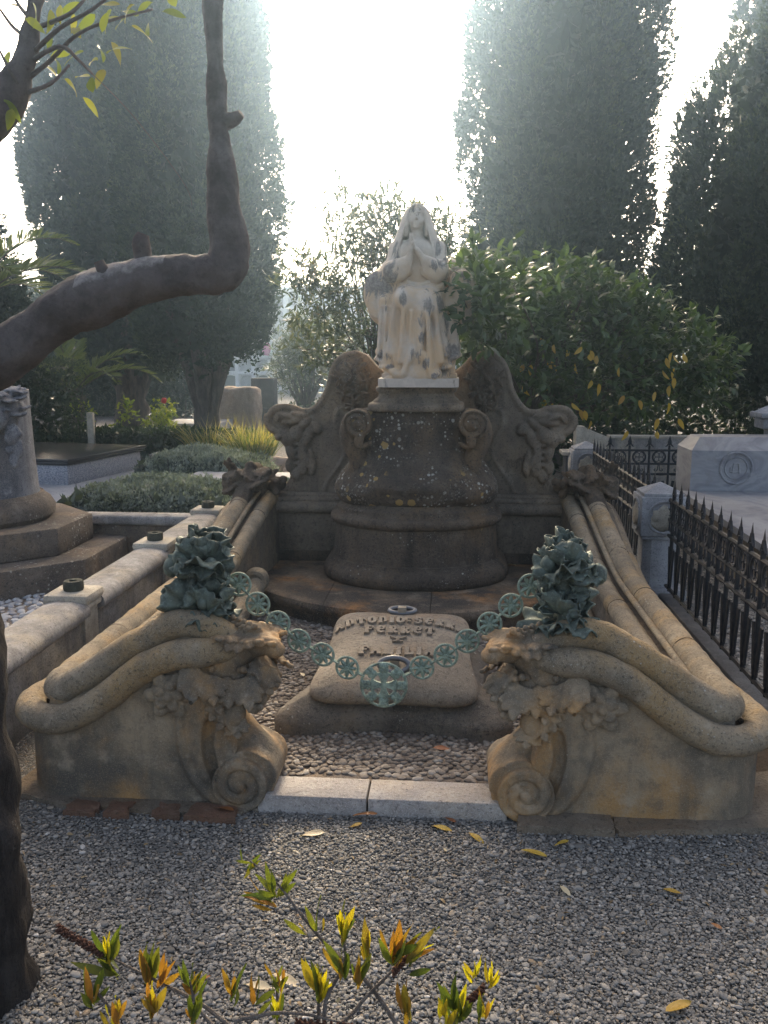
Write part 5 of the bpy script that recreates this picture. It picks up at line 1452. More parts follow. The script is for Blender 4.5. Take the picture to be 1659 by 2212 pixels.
def scroll_mesh():
    mb = MB()
    for s_ in (-1, 1):
        p = [(0, s_ * (.03 - (.02 - .0022 * k) * math.cos(.75 * k)), .46 - (.02 - .0022 * k) * math.sin(.75 * k)) for k in range(9)]
        mb.tube([(0, s_ * .004, .52)] + p, .005, 5)
    return mb.mesh('scroll')
MBAR, MFOOT, MRING, MSCR = bar_mesh(), foot_mesh(), ring_mesh(), scroll_mesh()
for m in (MBAR, MFOOT, MRING, MSCR): m.materials.append(M_BLKIRON)
def railing(lab, a, b, step=.165):
    a, b = Vector(a), Vector(b); d = (b - a); L = d.length; d.normalize(); ang = math.atan2(d.y, d.x) - math.pi / 2
    t = thing('iron_railing', lab, 'railing', tuple((a + b) / 2), 'black iron railing runs')
    rot = Matrix.Rotation(ang, 4, 'Z')
    n = int(L / step)
    for i in range(n + 1):
        p = a + d * (step * (i + .3))
        if (p - a).length > L: break
        M = Matrix.Translation(p) @ rot
        inst('bar', MBAR, t, M); inst('foot_fan', MFOOT, t, M)
        Mr = Matrix.Translation(p + d * step * .5) @ rot
        if (p + d * step * .5 - a).length < L: inst('ring', MRING, t, Mr); inst('scroll', MSCR, t, Mr)
    for z, r_ in ((.652, .012), (.518, .012), (.415, .014), (.075, .013)):
        m = int(L / .04); pts = [tuple(a + d * (L * i / m) + Vector((0, 0, z))) for i in range(m + 1)]
        MB().tube(pts, [r_ * (1 + (.22 * math.sin(i * 1.9) if z == .415 else 0)) for i in range(m + 1)], 6).build('rail', M_BLKIRON, t)
    return t
railing('black iron railing with spear tips, long near run right of the tomb', (FX, 3.0, .03), (FX, 5.78, .03))
railing('black iron railing run between the two marble posts', (FX - .02, 6.12, .03), (FX - .05, 8.68, .03))
railing('black iron railing across the back, meeting the marble tomb', (1.5, 8.87, .03), (2.35, 8.9, .03), .195)
o = MB().box((FX - .045, 2.4, -.02), (FX + .06, 5.79, .05), bev=.008).build('railing_kerb', M_KERB); tag(o, 'dark marble kerb under the near iron railing', 'kerb')
o = MB().box((FX - .08, 6.13, -.02), (FX + .03, 8.67, .05), bev=.008).build('railing_kerb', M_KERB); tag(o, 'marble kerb under the railing between the marble posts', 'kerb')

M_VEIN = NT('veined_marble')
_t = M_VEIN; _n = _t.noise(3.2, 6, .6, src=_t.map((1, .5, 1.6), (.4, .5, .3)), dist=1.2)
M_VEIN = _t.bsdf(_t.mix(_t.math('MULTIPLY', _t.rr(_t.noise(18, 5), .5, .7), .3), _t.ramp(_n, [(.3, (.15, .15, .16)), (.45, (.25, .25, .257)), (.55, (.31, .31, .31)), (.7, (.19, .19, .205))]), (.22, .2, .17)), .55, spec=.4)
t = thing('marble_tomb', 'veined grey marble tomb with round emblem and sloping slab', 'tomb', (2.6, 7.2, 0))
V = [(2.06, 7.75, 0), (3.6, 7.75, 0), (3.6, 8.25, 0), (2.06, 8.25, 0), (2.06, 7.75, .80), (3.6, 7.75, .80), (3.6, 8.25, .80), (2.06, 8.25, .80), (2.16, 7.9, .905), (3.6, 7.9, .905), (3.6, 8.2, .905), (2.16, 8.2, .905)]
MB().add(V, [(0, 1, 5, 4), (1, 2, 6, 5), (2, 3, 7, 6), (3, 0, 4, 7), (4, 5, 9, 8), (5, 6, 10, 9), (6, 7, 11, 10), (7, 4, 8, 11), (8, 9, 10, 11)]).build('headstone', M_VEIN, t, smooth=False)
sl = MB().add([(1.98, 5.35, .36), (3.5, 5.35, .36), (3.5, 7.74, .40), (1.98, 7.74, .40), (1.98, 5.35, .41), (3.5, 5.35, .41), (3.5, 7.74, .45), (1.98, 7.74, .45)], [(0, 3, 2, 1), (4, 5, 6, 7), (0, 1, 5, 4), (1, 2, 6, 5), (2, 3, 7, 6), (3, 0, 4, 7)]).build('sloping_slab', M_VEIN, t, smooth=False)
MB().box((2.03, 5.4, 0), (3.4, 7.73, .358)).build('chest', M_FOOT, t, smooth=False)
ec = (2.44, 7.745, .65)
em = MB().tube([(ec[0] + .135 * math.cos(a), ec[1], ec[2] + .135 * math.sin(a)) for a in np.linspace(0, 2 * math.pi, 40, endpoint=False)], .010, 8, closed=True).build('emblem_rim', M_VEIN, t)
MB().tube([(ec[0] + .095 * math.cos(a), ec[1], ec[2] + .095 * math.sin(a)) for a in np.linspace(0, 2 * math.pi, 36, endpoint=False)], .006, 6, closed=True).build('inner_rim', M_VEIN, em)
for k in range(8):
    a = R(45 * k + 90); c = (ec[0] + .116 * math.cos(a), ec[1] - .004, ec[2] + .116 * math.sin(a)); mb = MB()
    for q in range(3):
        b = a + R(-40 + 40 * q); mb.add(ICO1[0] * np.array((.006, .006, .006)) + np.array((c[0] + .009 * math.cos(b), c[1], c[2] + .009 * math.sin(b))), ICO1[1].tolist())
    mb.build('leaf_mark', M_VEIN, em)
MB().tube([(ec[0] - .03, ec[1] - .002, ec[2] - .045), (ec[0] - .02, ec[1] - .002, ec[2] + .04), (ec[0] + .02, ec[1] - .002, ec[2] + .04), (ec[0] + .03, ec[1] - .002, ec[2] - .045)], .007, 6).build('letter', M_VEIN, em)
MB().tube([(ec[0] - .045, ec[1] - .002, ec[2] + .01), (ec[0] - .05, ec[1] - .002, ec[2] - .03), (ec[0], ec[1] - .002, ec[2] - .035), (ec[0] + .03, ec[1] - .002, ec[2] - .02)], .006, 6).build('letter', M_VEIN, em)
t = thing('cream_wall', 'cream wall with sloping top behind the far marble post', 'wall', (2., 10, 0))
V = [(1.38, 10, 0), (1.48, 10, 0), (1.48, 10.25, 0), (1.38, 10.25, 0), (1.38, 10, .83), (1.48, 10, .82), (1.48, 10.25, .82), (1.38, 10.25, .83)]
MB().add(V, [(0, 1, 5, 4), (1, 2, 6, 5), (2, 3, 7, 6), (3, 0, 4, 7), (4, 5, 6, 7)]).build('end_pier', M_CREAM, t, smooth=False)
V = [(1.483, 10.05, 0), (1.75, 10.05, 0), (1.75, 10.22, 0), (1.483, 10.22, 0), (1.483, 10.05, .805), (1.75, 10.05, .70), (1.75, 10.22, .70), (1.483, 10.22, .805)]
MB().add(V, [(0, 1, 5, 4), (1, 2, 6, 5), (2, 3, 7, 6), (3, 0, 4, 7), (4, 5, 6, 7)]).build('sloping_panel', M_CREAM, t, smooth=False)
MB().box((1.753, 10.05, 0), (3.6, 10.22, .695)).build('long_panel', M_OLDWALL, t, smooth=False); MB().box((1.753, 10.03, .697), (3.6, 10.24, .72)).build('coping', M_CREAM, t, smooth=False)
t = thing('stone_bench', 'small cream stone ledge on a dark leg beside the far post', 'bench', (1.25, 9.5, 0))
MB().box((1.16, 9.4, .565), (1.36, 9.7, .605), bev=.005).build('top', M_CREAM, t, angle=30); MB().box((1.2, 9.42, 0), (1.25, 9.68, .563)).build('leg', M_STELE, t, smooth=False); MB().box((1.3, 9.42, 0), (1.35, 9.68, .563)).build('leg', M_STELE, t, smooth=False)
t = thing('stone_lantern', 'pale stone lantern cap at the right picture edge', 'lantern', (3.12, 9.0, 0))
MB().lathe([(.16, 0), (.16, .1), (.09, .14), (.08, .5), (.08, .88), (.1, .9)], 20, c=(3.16, 9, 0)).build('pillar', M_MARBLE, t, angle=40); MB().box((3.02, 8.86, .90), (3.3, 9.14, 1.0), bev=.015).build('lamp_box', M_MARBLE, t, angle=30)
MB().box((2.98, 8.82, 1.002), (3.34, 9.18, 1.06), bev=.02).build('cornice', M_MARBLE, t, angle=30); mb = MB().lathe([(.2, 1.06), (.12, 1.10), (.02, 1.14)], 4, c=(3.16, 9, 0)); mb.build('roof', M_MARBLE, t, smooth=False)

# ------------------------------------------------------------------ foliage tools
def frames(D):
    D = D / (np.linalg.norm(D, axis=1)[:, None] + 1e-9)
    ref = rng.normal(0, 1, D.shape); S = np.cross(D, ref); S /= np.linalg.norm(S, axis=1)[:, None] + 1e-9
    return D, S, np.cross(S, D)
def diamonds(P, D, L, W, lv, bend=.15):
    """one kite-shaped leaf per row, as a quad"""
    D, S, N = frames(D); L = L[:, None]; W = W[:, None]
    a = P; m = P + D * L * .42 + N * L * bend * .6; t_ = P + D * L
    V = np.stack([a, m - S * W * .5, t_, m + S * W * .5], 1).reshape(-1, 3)
    F = np.arange(len(P) * 4).reshape(-1, 4)
    return V, F, np.repeat(lv, 4)
def leaves4(P, D, L, W, lv, up=None, curl=.25):
    """blade leaf of four triangles, folded and curled"""
    D = D / (np.linalg.norm(D, axis=1)[:, None] + 1e-9)
    U = up if up is not None else rng.normal(0, .5, D.shape) + np.array((0, 0, 1.))
    S = np.cross(D, U); S /= np.linalg.norm(S, axis=1)[:, None] + 1e-9; N = np.cross(S, D)
    L = L[:, None]; W = W[:, None]
    c = curl * L
    p1 = P + D * L * .32 + N * c * .05; p2 = P + D * L * .7 - N * c * .15; tip = P + D * L - N * c * .5
    V = np.stack([P, p1 - S * W * .46 + N * W * .15, p1 + S * W * .46 + N * W * .15, p2 - S * W * .40 + N * W * .1, p2 + S * W * .40 + N * W * .1, tip], 1).reshape(-1, 3)
    b = np.arange(len(P))[:, None] * 6
    F = np.concatenate([b + np.array([[0, 2, 1]]), b + np.array([[1, 2, 4]]), b + np.array([[1, 4, 3]]), b + np.array([[3, 4, 5]])], 0)
    return V, F, np.repeat(lv, 6)
def leaf_obj(name, VFL, mat, parent=None):
    V, F, lv = VFL
    me = np_mesh(name, V, F, smooth=False)
    at = me.attributes.new('lv', 'FLOAT', 'POINT'); at.data.foreach_set('value', np.clip(lv, 0, 1).astype(np.float32))
    return put(name, me, mat, parent)
def sphere_dirs(n):
    d = rng.normal(0, 1, (n, 3)); return d / np.linalg.norm(d, axis=1)[:, None]
def barkmat(name, a, b, s=1.):
    t = NT(name); n1 = t.noise(14 * s, 7, .7, src=t.map((1, 1, .25))); n2 = t.noise(60 * s, 4, .7)
    c = t.mix(t.rr(n1, .35, .65), a, b); c = t.mix(t.math('MULTIPLY', t.rr(n2, .5, .7), .4), c, tuple(x * .5 for x in a))
    return t.bsdf(c, .95, t.bump(n2, .6, .006, t.bump(n1, .9, .03)), spec=.15)
M_BARK = barkmat('cypress_bark', (.06, .05, .042), (.125, .106, .09))
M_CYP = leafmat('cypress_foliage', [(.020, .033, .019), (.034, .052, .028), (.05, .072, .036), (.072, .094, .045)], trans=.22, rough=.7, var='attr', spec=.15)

def cypress(lab, base, prof, r_trunk, seed, n_plume, per, zt=None, trunks=1, front=True, BS=1.):
    t = thing('cypress_tree', lab, 'tree', base, 'tall dark cypresses')
    rg = np.random.default_rng(seed); bx, by = base[0], base[1]
    pz = np.array([p[0] for p in prof]); pr = np.array([p[1] for p in prof])
    z0, z1 = pz[0], pz[-1]
    # plume centres spread by surface area
    zz = rg.uniform(z0, z1, n_plume * 6); keep = rg.uniform(0, 1, len(zz)) < np.interp(zz, pz, pr) / pr.max(); zz = zz[keep][:n_plume]
    n = len(zz); th = rg.uniform(0, 2 * math.pi, n)
    back = np.sin(th) > .25; drop = back & (rg.uniform(0, 1, n) < .45); zz, th = zz[~drop], th[~drop]; n = len(zz)
    lump = vnoise(np.stack([np.cos(th) * 1.3, np.sin(th) * 1.3, zz * .8], 1), 1.3, seed, 3)
    rr_ = np.interp(zz, pz, pr) * (.90 + .26 * lump) * rg.uniform(.90, 1., n)
    C = np.stack([bx + rr_ * np.cos(th), by + rr_ * np.sin(th), zz], 1)
    ra = rg.uniform(.13, .26, n) * (.7 + .3 * np.interp(zz, pz, pr) / pr.max()); ha = ra * rg.uniform(1.6, 3.2, n)
    idx = np.repeat(np.arange(n), per)
    d = rg.normal(0, 1, (len(idx), 3)); d /= np.linalg.norm(d, axis=1)[:, None]
    out = np.stack([np.cos(th[idx]), np.sin(th[idx]), np.zeros(len(idx)) + .3], 1)
    flip = (d * out).sum(1) < -.25; d[flip] *= -1
    rad = rg.uniform(.55, 1.04, len(idx)) ** .7
    P = C[idx] + d * np.stack([ra[idx], ra[idx], ha[idx]], 1) * rad[:, None]
    D = d * .7 + out * .35 + np.array((0, 0, .75)) + rg.normal(0, .35, d.shape)
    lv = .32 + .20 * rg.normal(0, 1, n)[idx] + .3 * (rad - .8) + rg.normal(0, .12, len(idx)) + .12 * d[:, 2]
    # three small blades per tuft
    k = 4; Pk = np.repeat(P, k, 0) + rg.normal(0, .022, (len(P) * k, 3)); Dk = np.repeat(D, k, 0) + rg.normal(0, .5, (len(P) * k, 3))
    L = rg.uniform(.03, .075, len(Pk)) * BS; W = L * rg.uniform(.38, .6, len(Pk))
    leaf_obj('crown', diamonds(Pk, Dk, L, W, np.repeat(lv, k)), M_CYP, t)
    nq = n * 24; iq = np.repeat(np.arange(n), 24); dq = rg.normal(0, 1, (nq, 3)); dq /= np.linalg.norm(dq, axis=1)[:, None]
    Pq = C[iq] + dq * np.stack([ra[iq], ra[iq], ha[iq]], 1) * (rg.uniform(0, .85, nq) ** .6)[:, None]
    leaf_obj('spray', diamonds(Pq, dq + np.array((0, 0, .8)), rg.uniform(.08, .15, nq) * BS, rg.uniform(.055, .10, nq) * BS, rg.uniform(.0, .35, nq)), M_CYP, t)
    # inner mass that keeps daylight from leaking through the middle
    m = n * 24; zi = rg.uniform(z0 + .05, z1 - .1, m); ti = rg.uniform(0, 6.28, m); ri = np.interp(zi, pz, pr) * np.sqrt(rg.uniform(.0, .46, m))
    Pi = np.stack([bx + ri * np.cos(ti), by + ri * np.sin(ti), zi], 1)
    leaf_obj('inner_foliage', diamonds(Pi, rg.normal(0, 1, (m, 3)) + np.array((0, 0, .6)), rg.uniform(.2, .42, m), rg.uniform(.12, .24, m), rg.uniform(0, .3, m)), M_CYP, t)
    # trunk, fluted, forking below the crown
    zt = zt or z0
    mb = MB(); pts = [(bx, by, -.1), (bx + .02, by, .3), (bx - .02, by, zt * .6), (bx, by, zt), (bx, by, zt + 2.5)]
    sp = spline(pts, 5); mb.tube(sp, [r_trunk * (1.25 - .5 * min(i / len(sp) * 1.6, 1)) for i in range(len(sp))], 18, noise_amp=.28, nscale=5)
    mb.build('trunk', M_BARK, t)
    r = random.Random(seed)
    for i in range(trunks):
        a = r.uniform(0, 6.28); rr2 = r_trunk * r.uniform(.28, .5)
        p = spline([(bx + math.cos(a) * r_trunk * .5, by + math.sin(a) * r_trunk * .5, zt * .45), (bx + math.cos(a) * r_trunk * 1.3, by + math.sin(a) * r_trunk * 1.3, zt * .85), (bx + math.cos(a) * pr.max() * .45, by + math.sin(a) * pr.max() * .45, zt + .7), (bx + math.cos(a) * pr.max() * .5, by + math.sin(a) * pr.max() * .5, zt + 1.6)], 5)
        MB().tube(p, [rr2 * (1 - .03 * q) for q in range(len(p))], 9, noise_amp=.2, nscale=7).build('limb', M_BARK, t)
    return t
cypress('broad cypress at left with forked grey trunk, nearest of the left group', (-3.98, 14.0, 0), [(1.55, .45), (1.85, .95), (2.4, 1.15), (4, 1.28), (5.5, 1.22), (7, 1.08), (9, .9), (11.2, .15)], .20, 5, 640, 66, 1.45, 7)
cypress('cypress behind and left of the forked trunk, farther back', (-7.15, 19.2, 0), [(1.25, .9), (1.9, 1.6), (3.5, 1.95), (6, 2.0), (8, 1.75), (11, 1.2), (13.5, .2)], .34, 6, 760, 42, 1.6, 4, BS=1.45)
cypress('tall columnar cypress rising right of the statue', (1.42, 13.4, 0), [(.5, .95), (1.2, 1.2), (3, 1.32), (4.6, 1.40), (6, 1.36), (8, 1.1), (10, .7), (11.6, .12)], .26, 7, 660, 66, 1.0, 3)
cypress('conical cypress at the right edge, spreading at its foot', (4.85, 12.6, 0), [(1.15, 1.5), (1.7, 2.15), (2.6, 2.35), (3.6, 2.08), (4.6, 1.7), (5.5, 1.25), (6.3, .7), (7.1, .1)], .3, 8, 560, 56, 1.3, 4)
cypress('slender cypress behind the conical one at right', (6.75, 18.6, 0), [(1.3, 1.0), (2.5, 1.3), (5, 1.45), (8, 1.3), (10.5, .8), (12, .1)], .24, 9, 420, 48, 1.5, 2, BS=1.4)
cypress('cypress cut by the left picture edge', (-8.05, 13.6, 0), [(.4, .9), (1.5, 1.35), (3, 1.25), (4.2, .7), (4.9, .1)], .22, 10, 260, 50, .8, 2)

# ------------------------------------------------------------------ broad-leaved trees and shrubs
M_TWIG = barkmat('twig_bark', (.07, .055, .045), (.13, .11, .09), 2)
def clump_cloud(C, Rr, n, seed, per_twig=9, L=(.06, .1), W=.28, lvb=.4, shell=.55, droop=.0, upb=.3, kind=leaves4):
    """leaves gathered in twig rosettes on lumpy ellipsoids C (k,3) radii Rr (k,3)"""
    rg = np.random.default_rng(seed); k = len(C); vol = Rr.prod(1) ** .67; pick = rg.choice(k, n // per_twig, p=vol / vol.sum())
    d = rg.normal(0, 1, (len(pick), 3)); d /= np.linalg.norm(d, axis=1)[:, None]
    rad = rg.uniform(shell, 1., len(pick)) ** .8
    T = C[pick] + d * Rr[pick] * rad[:, None]
    idx = np.repeat(np.arange(len(T)), per_twig)
    tw = d * .8 + np.array((0, 0, upb)) + rg.normal(0, .35, d.shape); tw /= np.linalg.norm(tw, axis=1)[:, None]
    ph = rg.normal(0, 1, (len(idx), 3)); along = rg.uniform(-.5, .9, len(idx))
    Lm = (L[0] + L[1]) / 2
    P = T[idx] + tw[idx] * (along * Lm * 1.8)[:, None]
    D = tw[idx] * .8 + ph * .65 + np.array((0, 0, -droop))
    Ls = rg.uniform(L[0], L[1], len(idx))
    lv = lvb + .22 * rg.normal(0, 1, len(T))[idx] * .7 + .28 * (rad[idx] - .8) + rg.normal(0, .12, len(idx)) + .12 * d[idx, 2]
    return kind(P, D, Ls, Ls * W * rg.uniform(.8, 1.2, len(idx)), lv), T
def twigs(T, root, n, r0, seed, parent, mat, name='branch'):
    rg = random.Random(seed); root = Vector(root); mb = MB()
    for i in rg.sample(range(len(T)), min(n, len(T))):
        e = Vector(T[i]); mid = root.lerp(e, .5) + Vector((rg.uniform(-.15, .15), rg.uniform(-.15, .15), rg.uniform(0, .2)))
        p = spline([root, root.lerp(mid, .5) + Vector((0, 0, .08)), mid, e], 3); mb.tube(p, [r0 * (1 - .085 * q) for q in range(len(p))], 5)
    return mb.build(name, mat, parent)
M_TREE = leafmat('grey_green_leaves', [(.035, .05, .03), (.07, .09, .05), (.11, .125, .07), (.16, .155, .08), (.26, .17, .06)], trans=.4, rough=.45, var='attr')
t = thing('small_tree', 'loose leafy evergreen tree directly behind the statue', 'tree', (-.9, 10.3, 0))
C = np.array([(-1.15, 10.2, 2.55), (-.75, 10.3, 2.95), (-1.5, 10.1, 2.2), (-.35, 10.2, 2.6), (-1.28, 10.2, 3.15), (-.82, 10.4, 3.2), (-.45, 10.3, 3.05), (-.12, 10.2, 2.95), (-1.55, 10.2, 1.75), (-.9, 10.0, 1.9), (-.1, 10.2, 2.2), (-1.75, 10.2, 2.55)])
Rr = np.array([(.55, .5, .5), (.5, .5, .45), (.42, .4, .42), (.45, .4, .5), (.2, .2, .42), (.2, .2, .38), (.2, .2, .3), (.2, .2, .36), (.35, .35, .35), (.5, .4, .45), (.3, .3, .5), (.25, .25, .35)])
vf, T = clump_cloud(C, Rr, 9500, 21, 8, (.07, .125), .24, .38, .25, .0, .5)
leaf_obj('foliage', vf, M_TREE, t); twigs(T, (-.9, 10.3, 1.2), 60, .02, 3, t, M_TWIG)
MB().tube([(-.9, 10.3, -.05), (-.92, 10.3, .6), (-.9, 10.3, 1.3)], [.08, .06, .05], 10, noise_amp=.2).build('trunk', M_TWIG, t)

M_OLE = leafmat('oleander_leaves', [(.04, .055, .035), (.08, .10, .06), (.13, .15, .09), (.2, .21, .12)], trans=.35, var='attr')
t = thing('oleander_bush', 'tall narrow leaved oleander bush before the white niches', 'bush', (-3.5, 20, 0))
C = np.array([(-3.5, 20, 1.6), (-3.1, 20, 1.5), (-3.7, 20, 1.2), (-3.3, 20, 2.15), (-2.9, 20, 2.0), (-2.4, 20, 1.6), (-3.55, 20, 1.9)]); Rr = np.array([(.65, .6, .8), (.6, .5, .8), (.45, .4, .6), (.4, .4, .5), (.45, .4, .55), (.5, .5, .8), (.3, .3, .4)])
vf, T = clump_cloud(C, Rr, 9000, 22, 10, (.11, .19), .16, .4, .3, 0, .8); leaf_obj('foliage', vf, M_OLE, t); twigs(T, (-3.4, 20, .1), 40, .03, 4, t, M_TWIG, 'stem')

M_LAUREL = leafmat('laurel_leaves', [(.028, .05, .018), (.05, .088, .03), (.08, .13, .042), (.115, .17, .055)], trans=.38, rough=.4, var='attr', spec=.5)
M_YEL = leafmat('yellowing_leaves', [(.45, .28, .05), (.55, .36, .06), (.38, .22, .07)], trans=.45)
t = thing('laurel_bush', 'spreading dark green bush with hanging yellow leaves right of the statue', 'bush', (.58, 7.3, 0))
C = np.array([(.12, 5.50, 1.98), (.17, 5.5, 1.80), (.13, 5.6, 2.12), (.24, 5.8, 1.95), (.95, 7.4, 1.95), (.45, 7.0, 1.85), (1.45, 7.5, 1.75), (1.9, 7.6, 1.6), (.75, 7.3, 2.12), (.25, 6.5, 1.75), (1.2, 7.2, 1.45), (.7, 7.0, 1.5), (2.05, 7.7, 1.42), (.15, 6.2, 1.95), (1.7, 7.4, 1.3), (.40, 7.2, 2.08), (1.25, 7.5, 1.95)])
Rr = np.array([(.13, .16, .16), (.15, .2, .18), (.12, .15, .13), (.22, .3, .3), (.5, .5, .42), (.42, .45, .4), (.5, .45, .38), (.4, .4, .32), (.32, .3, .26), (.26, .35, .36), (.5, .35, .35), (.4, .35, .35), (.26, .25, .2), (.14, .3, .24), (.38, .3, .25), (.2, .2, .22), (.3, .3, .25)])
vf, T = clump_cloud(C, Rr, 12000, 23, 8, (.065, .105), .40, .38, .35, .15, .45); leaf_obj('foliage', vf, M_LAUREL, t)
twigs(T, (.62, 7.3, .95), 70, .013, 5, t, M_TWIG); MB().tube([(.58, 7.3, -.05), (.6, 7.3, .5), (.64, 7.3, 1.1)], [.06, .05, .035], 10, noise_amp=.2).build('trunk', M_TWIG, t)
def single_leaf(name, L, W, curl, mat, seed=0):
    r = random.Random(seed); nu, nv = 9, 5; V = []; F = []
    for i in range(nu):
        u = i / (nu - 1); w = W * .5 * math.sin(math.pi * u ** .85) ** .8
        for j in range(nv):
            v = -1 + j * 2 / (nv - 1); V.append((v * w, L * u, -curl * L * u * u + .18 * w * abs(v) + .03 * L * math.sin(5 * u + seed) * v))
    for i in range(nu - 1):
        for j in range(nv - 1): F.append((i * nv + j, i * nv + j + 1, (i + 1) * nv + j + 1, (i + 1) * nv + j))
    me = MB().add(V, F).mesh(name); me.materials.append(mat); return me
YL = [single_leaf('yellow_leaf', .085, .036, .2 + .15 * k, M_YEL, k) for k in range(3)]
r_ = random.Random(17)
for i in range(44):
    x, z = r_.uniform(.35, 1.75), r_.uniform(1.02, 1.75); y = 6.72 + .25 * abs(x - .9) + r_.uniform(-.1, .12)
    inst('yellow_leaf', r_.choice(YL), t, Matrix.Translation((x, y, z)) @ Euler((R(r_.uniform(-120, -60)), R(r_.uniform(-30, 30)), R(r_.uniform(-60, 60)))).to_matrix().to_4x4())

# clipped hedges
M_HEDGE = leafmat('hedge_leaves', [(.016, .03, .013), (.03, .052, .02), (.05, .08, .03), (.085, .11, .04)], trans=.25, rough=.45, var='attr')
def hedge(name, lab, lo, hi, n, seed, mat=M_HEDGE, L=(.03, .055), W=.5, bump_=.06, cat='hedge', rnd_=.0, lvb=.35, grp=None):
    rg = np.random.default_rng(seed); lo, hi = np.array(lo, float), np.array(hi, float)
    t = thing(name, lab, cat, ((lo[0] + hi[0]) / 2, (lo[1] + hi[1]) / 2, 0), grp)
    sz = hi - lo; ar = np.array([sz[0] * sz[2], sz[0] * sz[1], sz[1] * sz[2] * .5, sz[1] * sz[2] * .5]); fc = rg.choice(4, n, p=ar / ar.sum())
    U = rg.uniform(0, 1, (n, 3)); nr = np.zeros((n, 3))
    U[fc == 0, 1] = 0; nr[fc == 0, 1] = -1; U[fc == 1, 2] = 1; nr[fc == 1, 2] = 1; U[fc == 2, 0] = 0; nr[fc == 2, 0] = -1; U[fc == 3, 0] = 1; nr[fc == 3, 0] = 1
    if rnd_ > 0:   # mound
        c = U * 2 - 1; c[:, 2] = U[:, 2]; q = (np.abs(c[:, :2]) ** 3).sum(1) ** (1 / 3.); U[:, 2] *= 1 - rnd_ * np.clip(q, 0, 1.2) ** 3
    P = lo + U * sz; P += nr * (vnoise(P, 4., seed, 3) * bump_)[:, None] - nr * rg.uniform(0, .07, n)[:, None] + rg.normal(0, .012, (n, 3))
    D = nr * .5 + rg.normal(0, .6, (n, 3)) + np.array((0, 0, .45)); Ls = rg.uniform(L[0], L[1], n)
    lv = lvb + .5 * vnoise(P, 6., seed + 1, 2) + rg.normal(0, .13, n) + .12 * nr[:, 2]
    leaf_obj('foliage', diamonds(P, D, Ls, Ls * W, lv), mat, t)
    # woody interior
    mb = MB(); r = random.Random(seed)
    for i in range(int(8 + sz[0] * 6)):
        x, y = r.uniform(lo[0] + .05, hi[0] - .05), r.uniform(lo[1] + .06, hi[1] - .05)
        mb.tube([(x, y, 0), (x + r.uniform(-.1, .1), y, sz[2] * .4), (x + r.uniform(-.2, .2), y + r.uniform(-.1, .1), sz[2] * .85)], [.012, .009, .004], 5)
    mb.build('stem', M_TWIG, t)
    m = int(n * .25); Pi = lo + rg.uniform(.04, .94, (m, 3)) * sz
    if rnd_ > 0: Pi[:, 2] *= .75
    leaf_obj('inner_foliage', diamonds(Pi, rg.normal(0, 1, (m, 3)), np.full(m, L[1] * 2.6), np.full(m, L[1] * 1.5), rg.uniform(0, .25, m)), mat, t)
    return t
hedge('hedge', 'long clipped dark hedge behind the marble tomb at right', (1.9, 12.6, 0), (8.2, 13.3, 1.12), 15000, 31)
hedge('hedge', 'low clipped hedge in front of the left cypress trunks', (-6.8, 13.3, 0), (-3.1, 13.75, .47), 9000, 32)
hedge('tall_hedge', 'tall dark hedge behind the column monument at left', (-8.2, 12.8, 0), (-5.75, 13.6, 1.55), 9000, 33, bump_=.12)
hedge('tall_hedge', 'dark shrub wall beyond the left cypresses', (-17, 25, 0), (-9.5, 26.5, 3.6), 11000, 34, L=(.09, .16), bump_=.4)
hedge('tall_hedge', 'dark shrub wall beyond the right cypresses', (6.8, 23, 0), (18, 24.5, 2.3), 11000, 35, L=(.08, .14), bump_=.35)
hedge('tall_hedge', 'shaded shrubs in the middle distance behind the cypress trunks', (-10.5, 23, 0), (-6.6, 24, 1.5), 6500, 36, L=(.06, .11), bump_=.3)
M_SILVER = leafmat('silver_leaves', [(.07, .085, .07), (.14, .165, .14), (.23, .26, .22), (.34, .37, .32)], trans=.2, rough=.6, var='attr')
hedge('silver_shrub', 'silver grey leaved shrub bed in front, left of the tomb', (-3.65, 7.6, 0), (-1.95, 8.75, .42), 17000, 37, M_SILVER, (.025, .05), .5, .10, 'shrub', .35, .55, 'silver shrubs')
hedge('silver_shrub', 'silver grey leaved shrub bed farther back, behind the first', (-3.75, 9.8, 0), (-2.2, 10.7, .52), 14000, 38, M_SILVER, (.025, .05), .5, .10, 'shrub', .35, .55, 'silver shrubs')
hedge('silver_shrub', 'small silver shrub beside the left carved wing', (-1.75, 7.9, 0), (-1.15, 8.5, .45), 4000, 39, M_SILVER, (.025, .05), .5, .10, 'shrub', .35, .55, 'silver shrubs')
M_LIME = leafmat('yellow_green_leaves', [(.13, .19, .03), (.24, .30, .04), (.36, .36, .05)], trans=.5, var='attr')  # own yellow-green leaf colour of the hibiscus and yellow shrubs
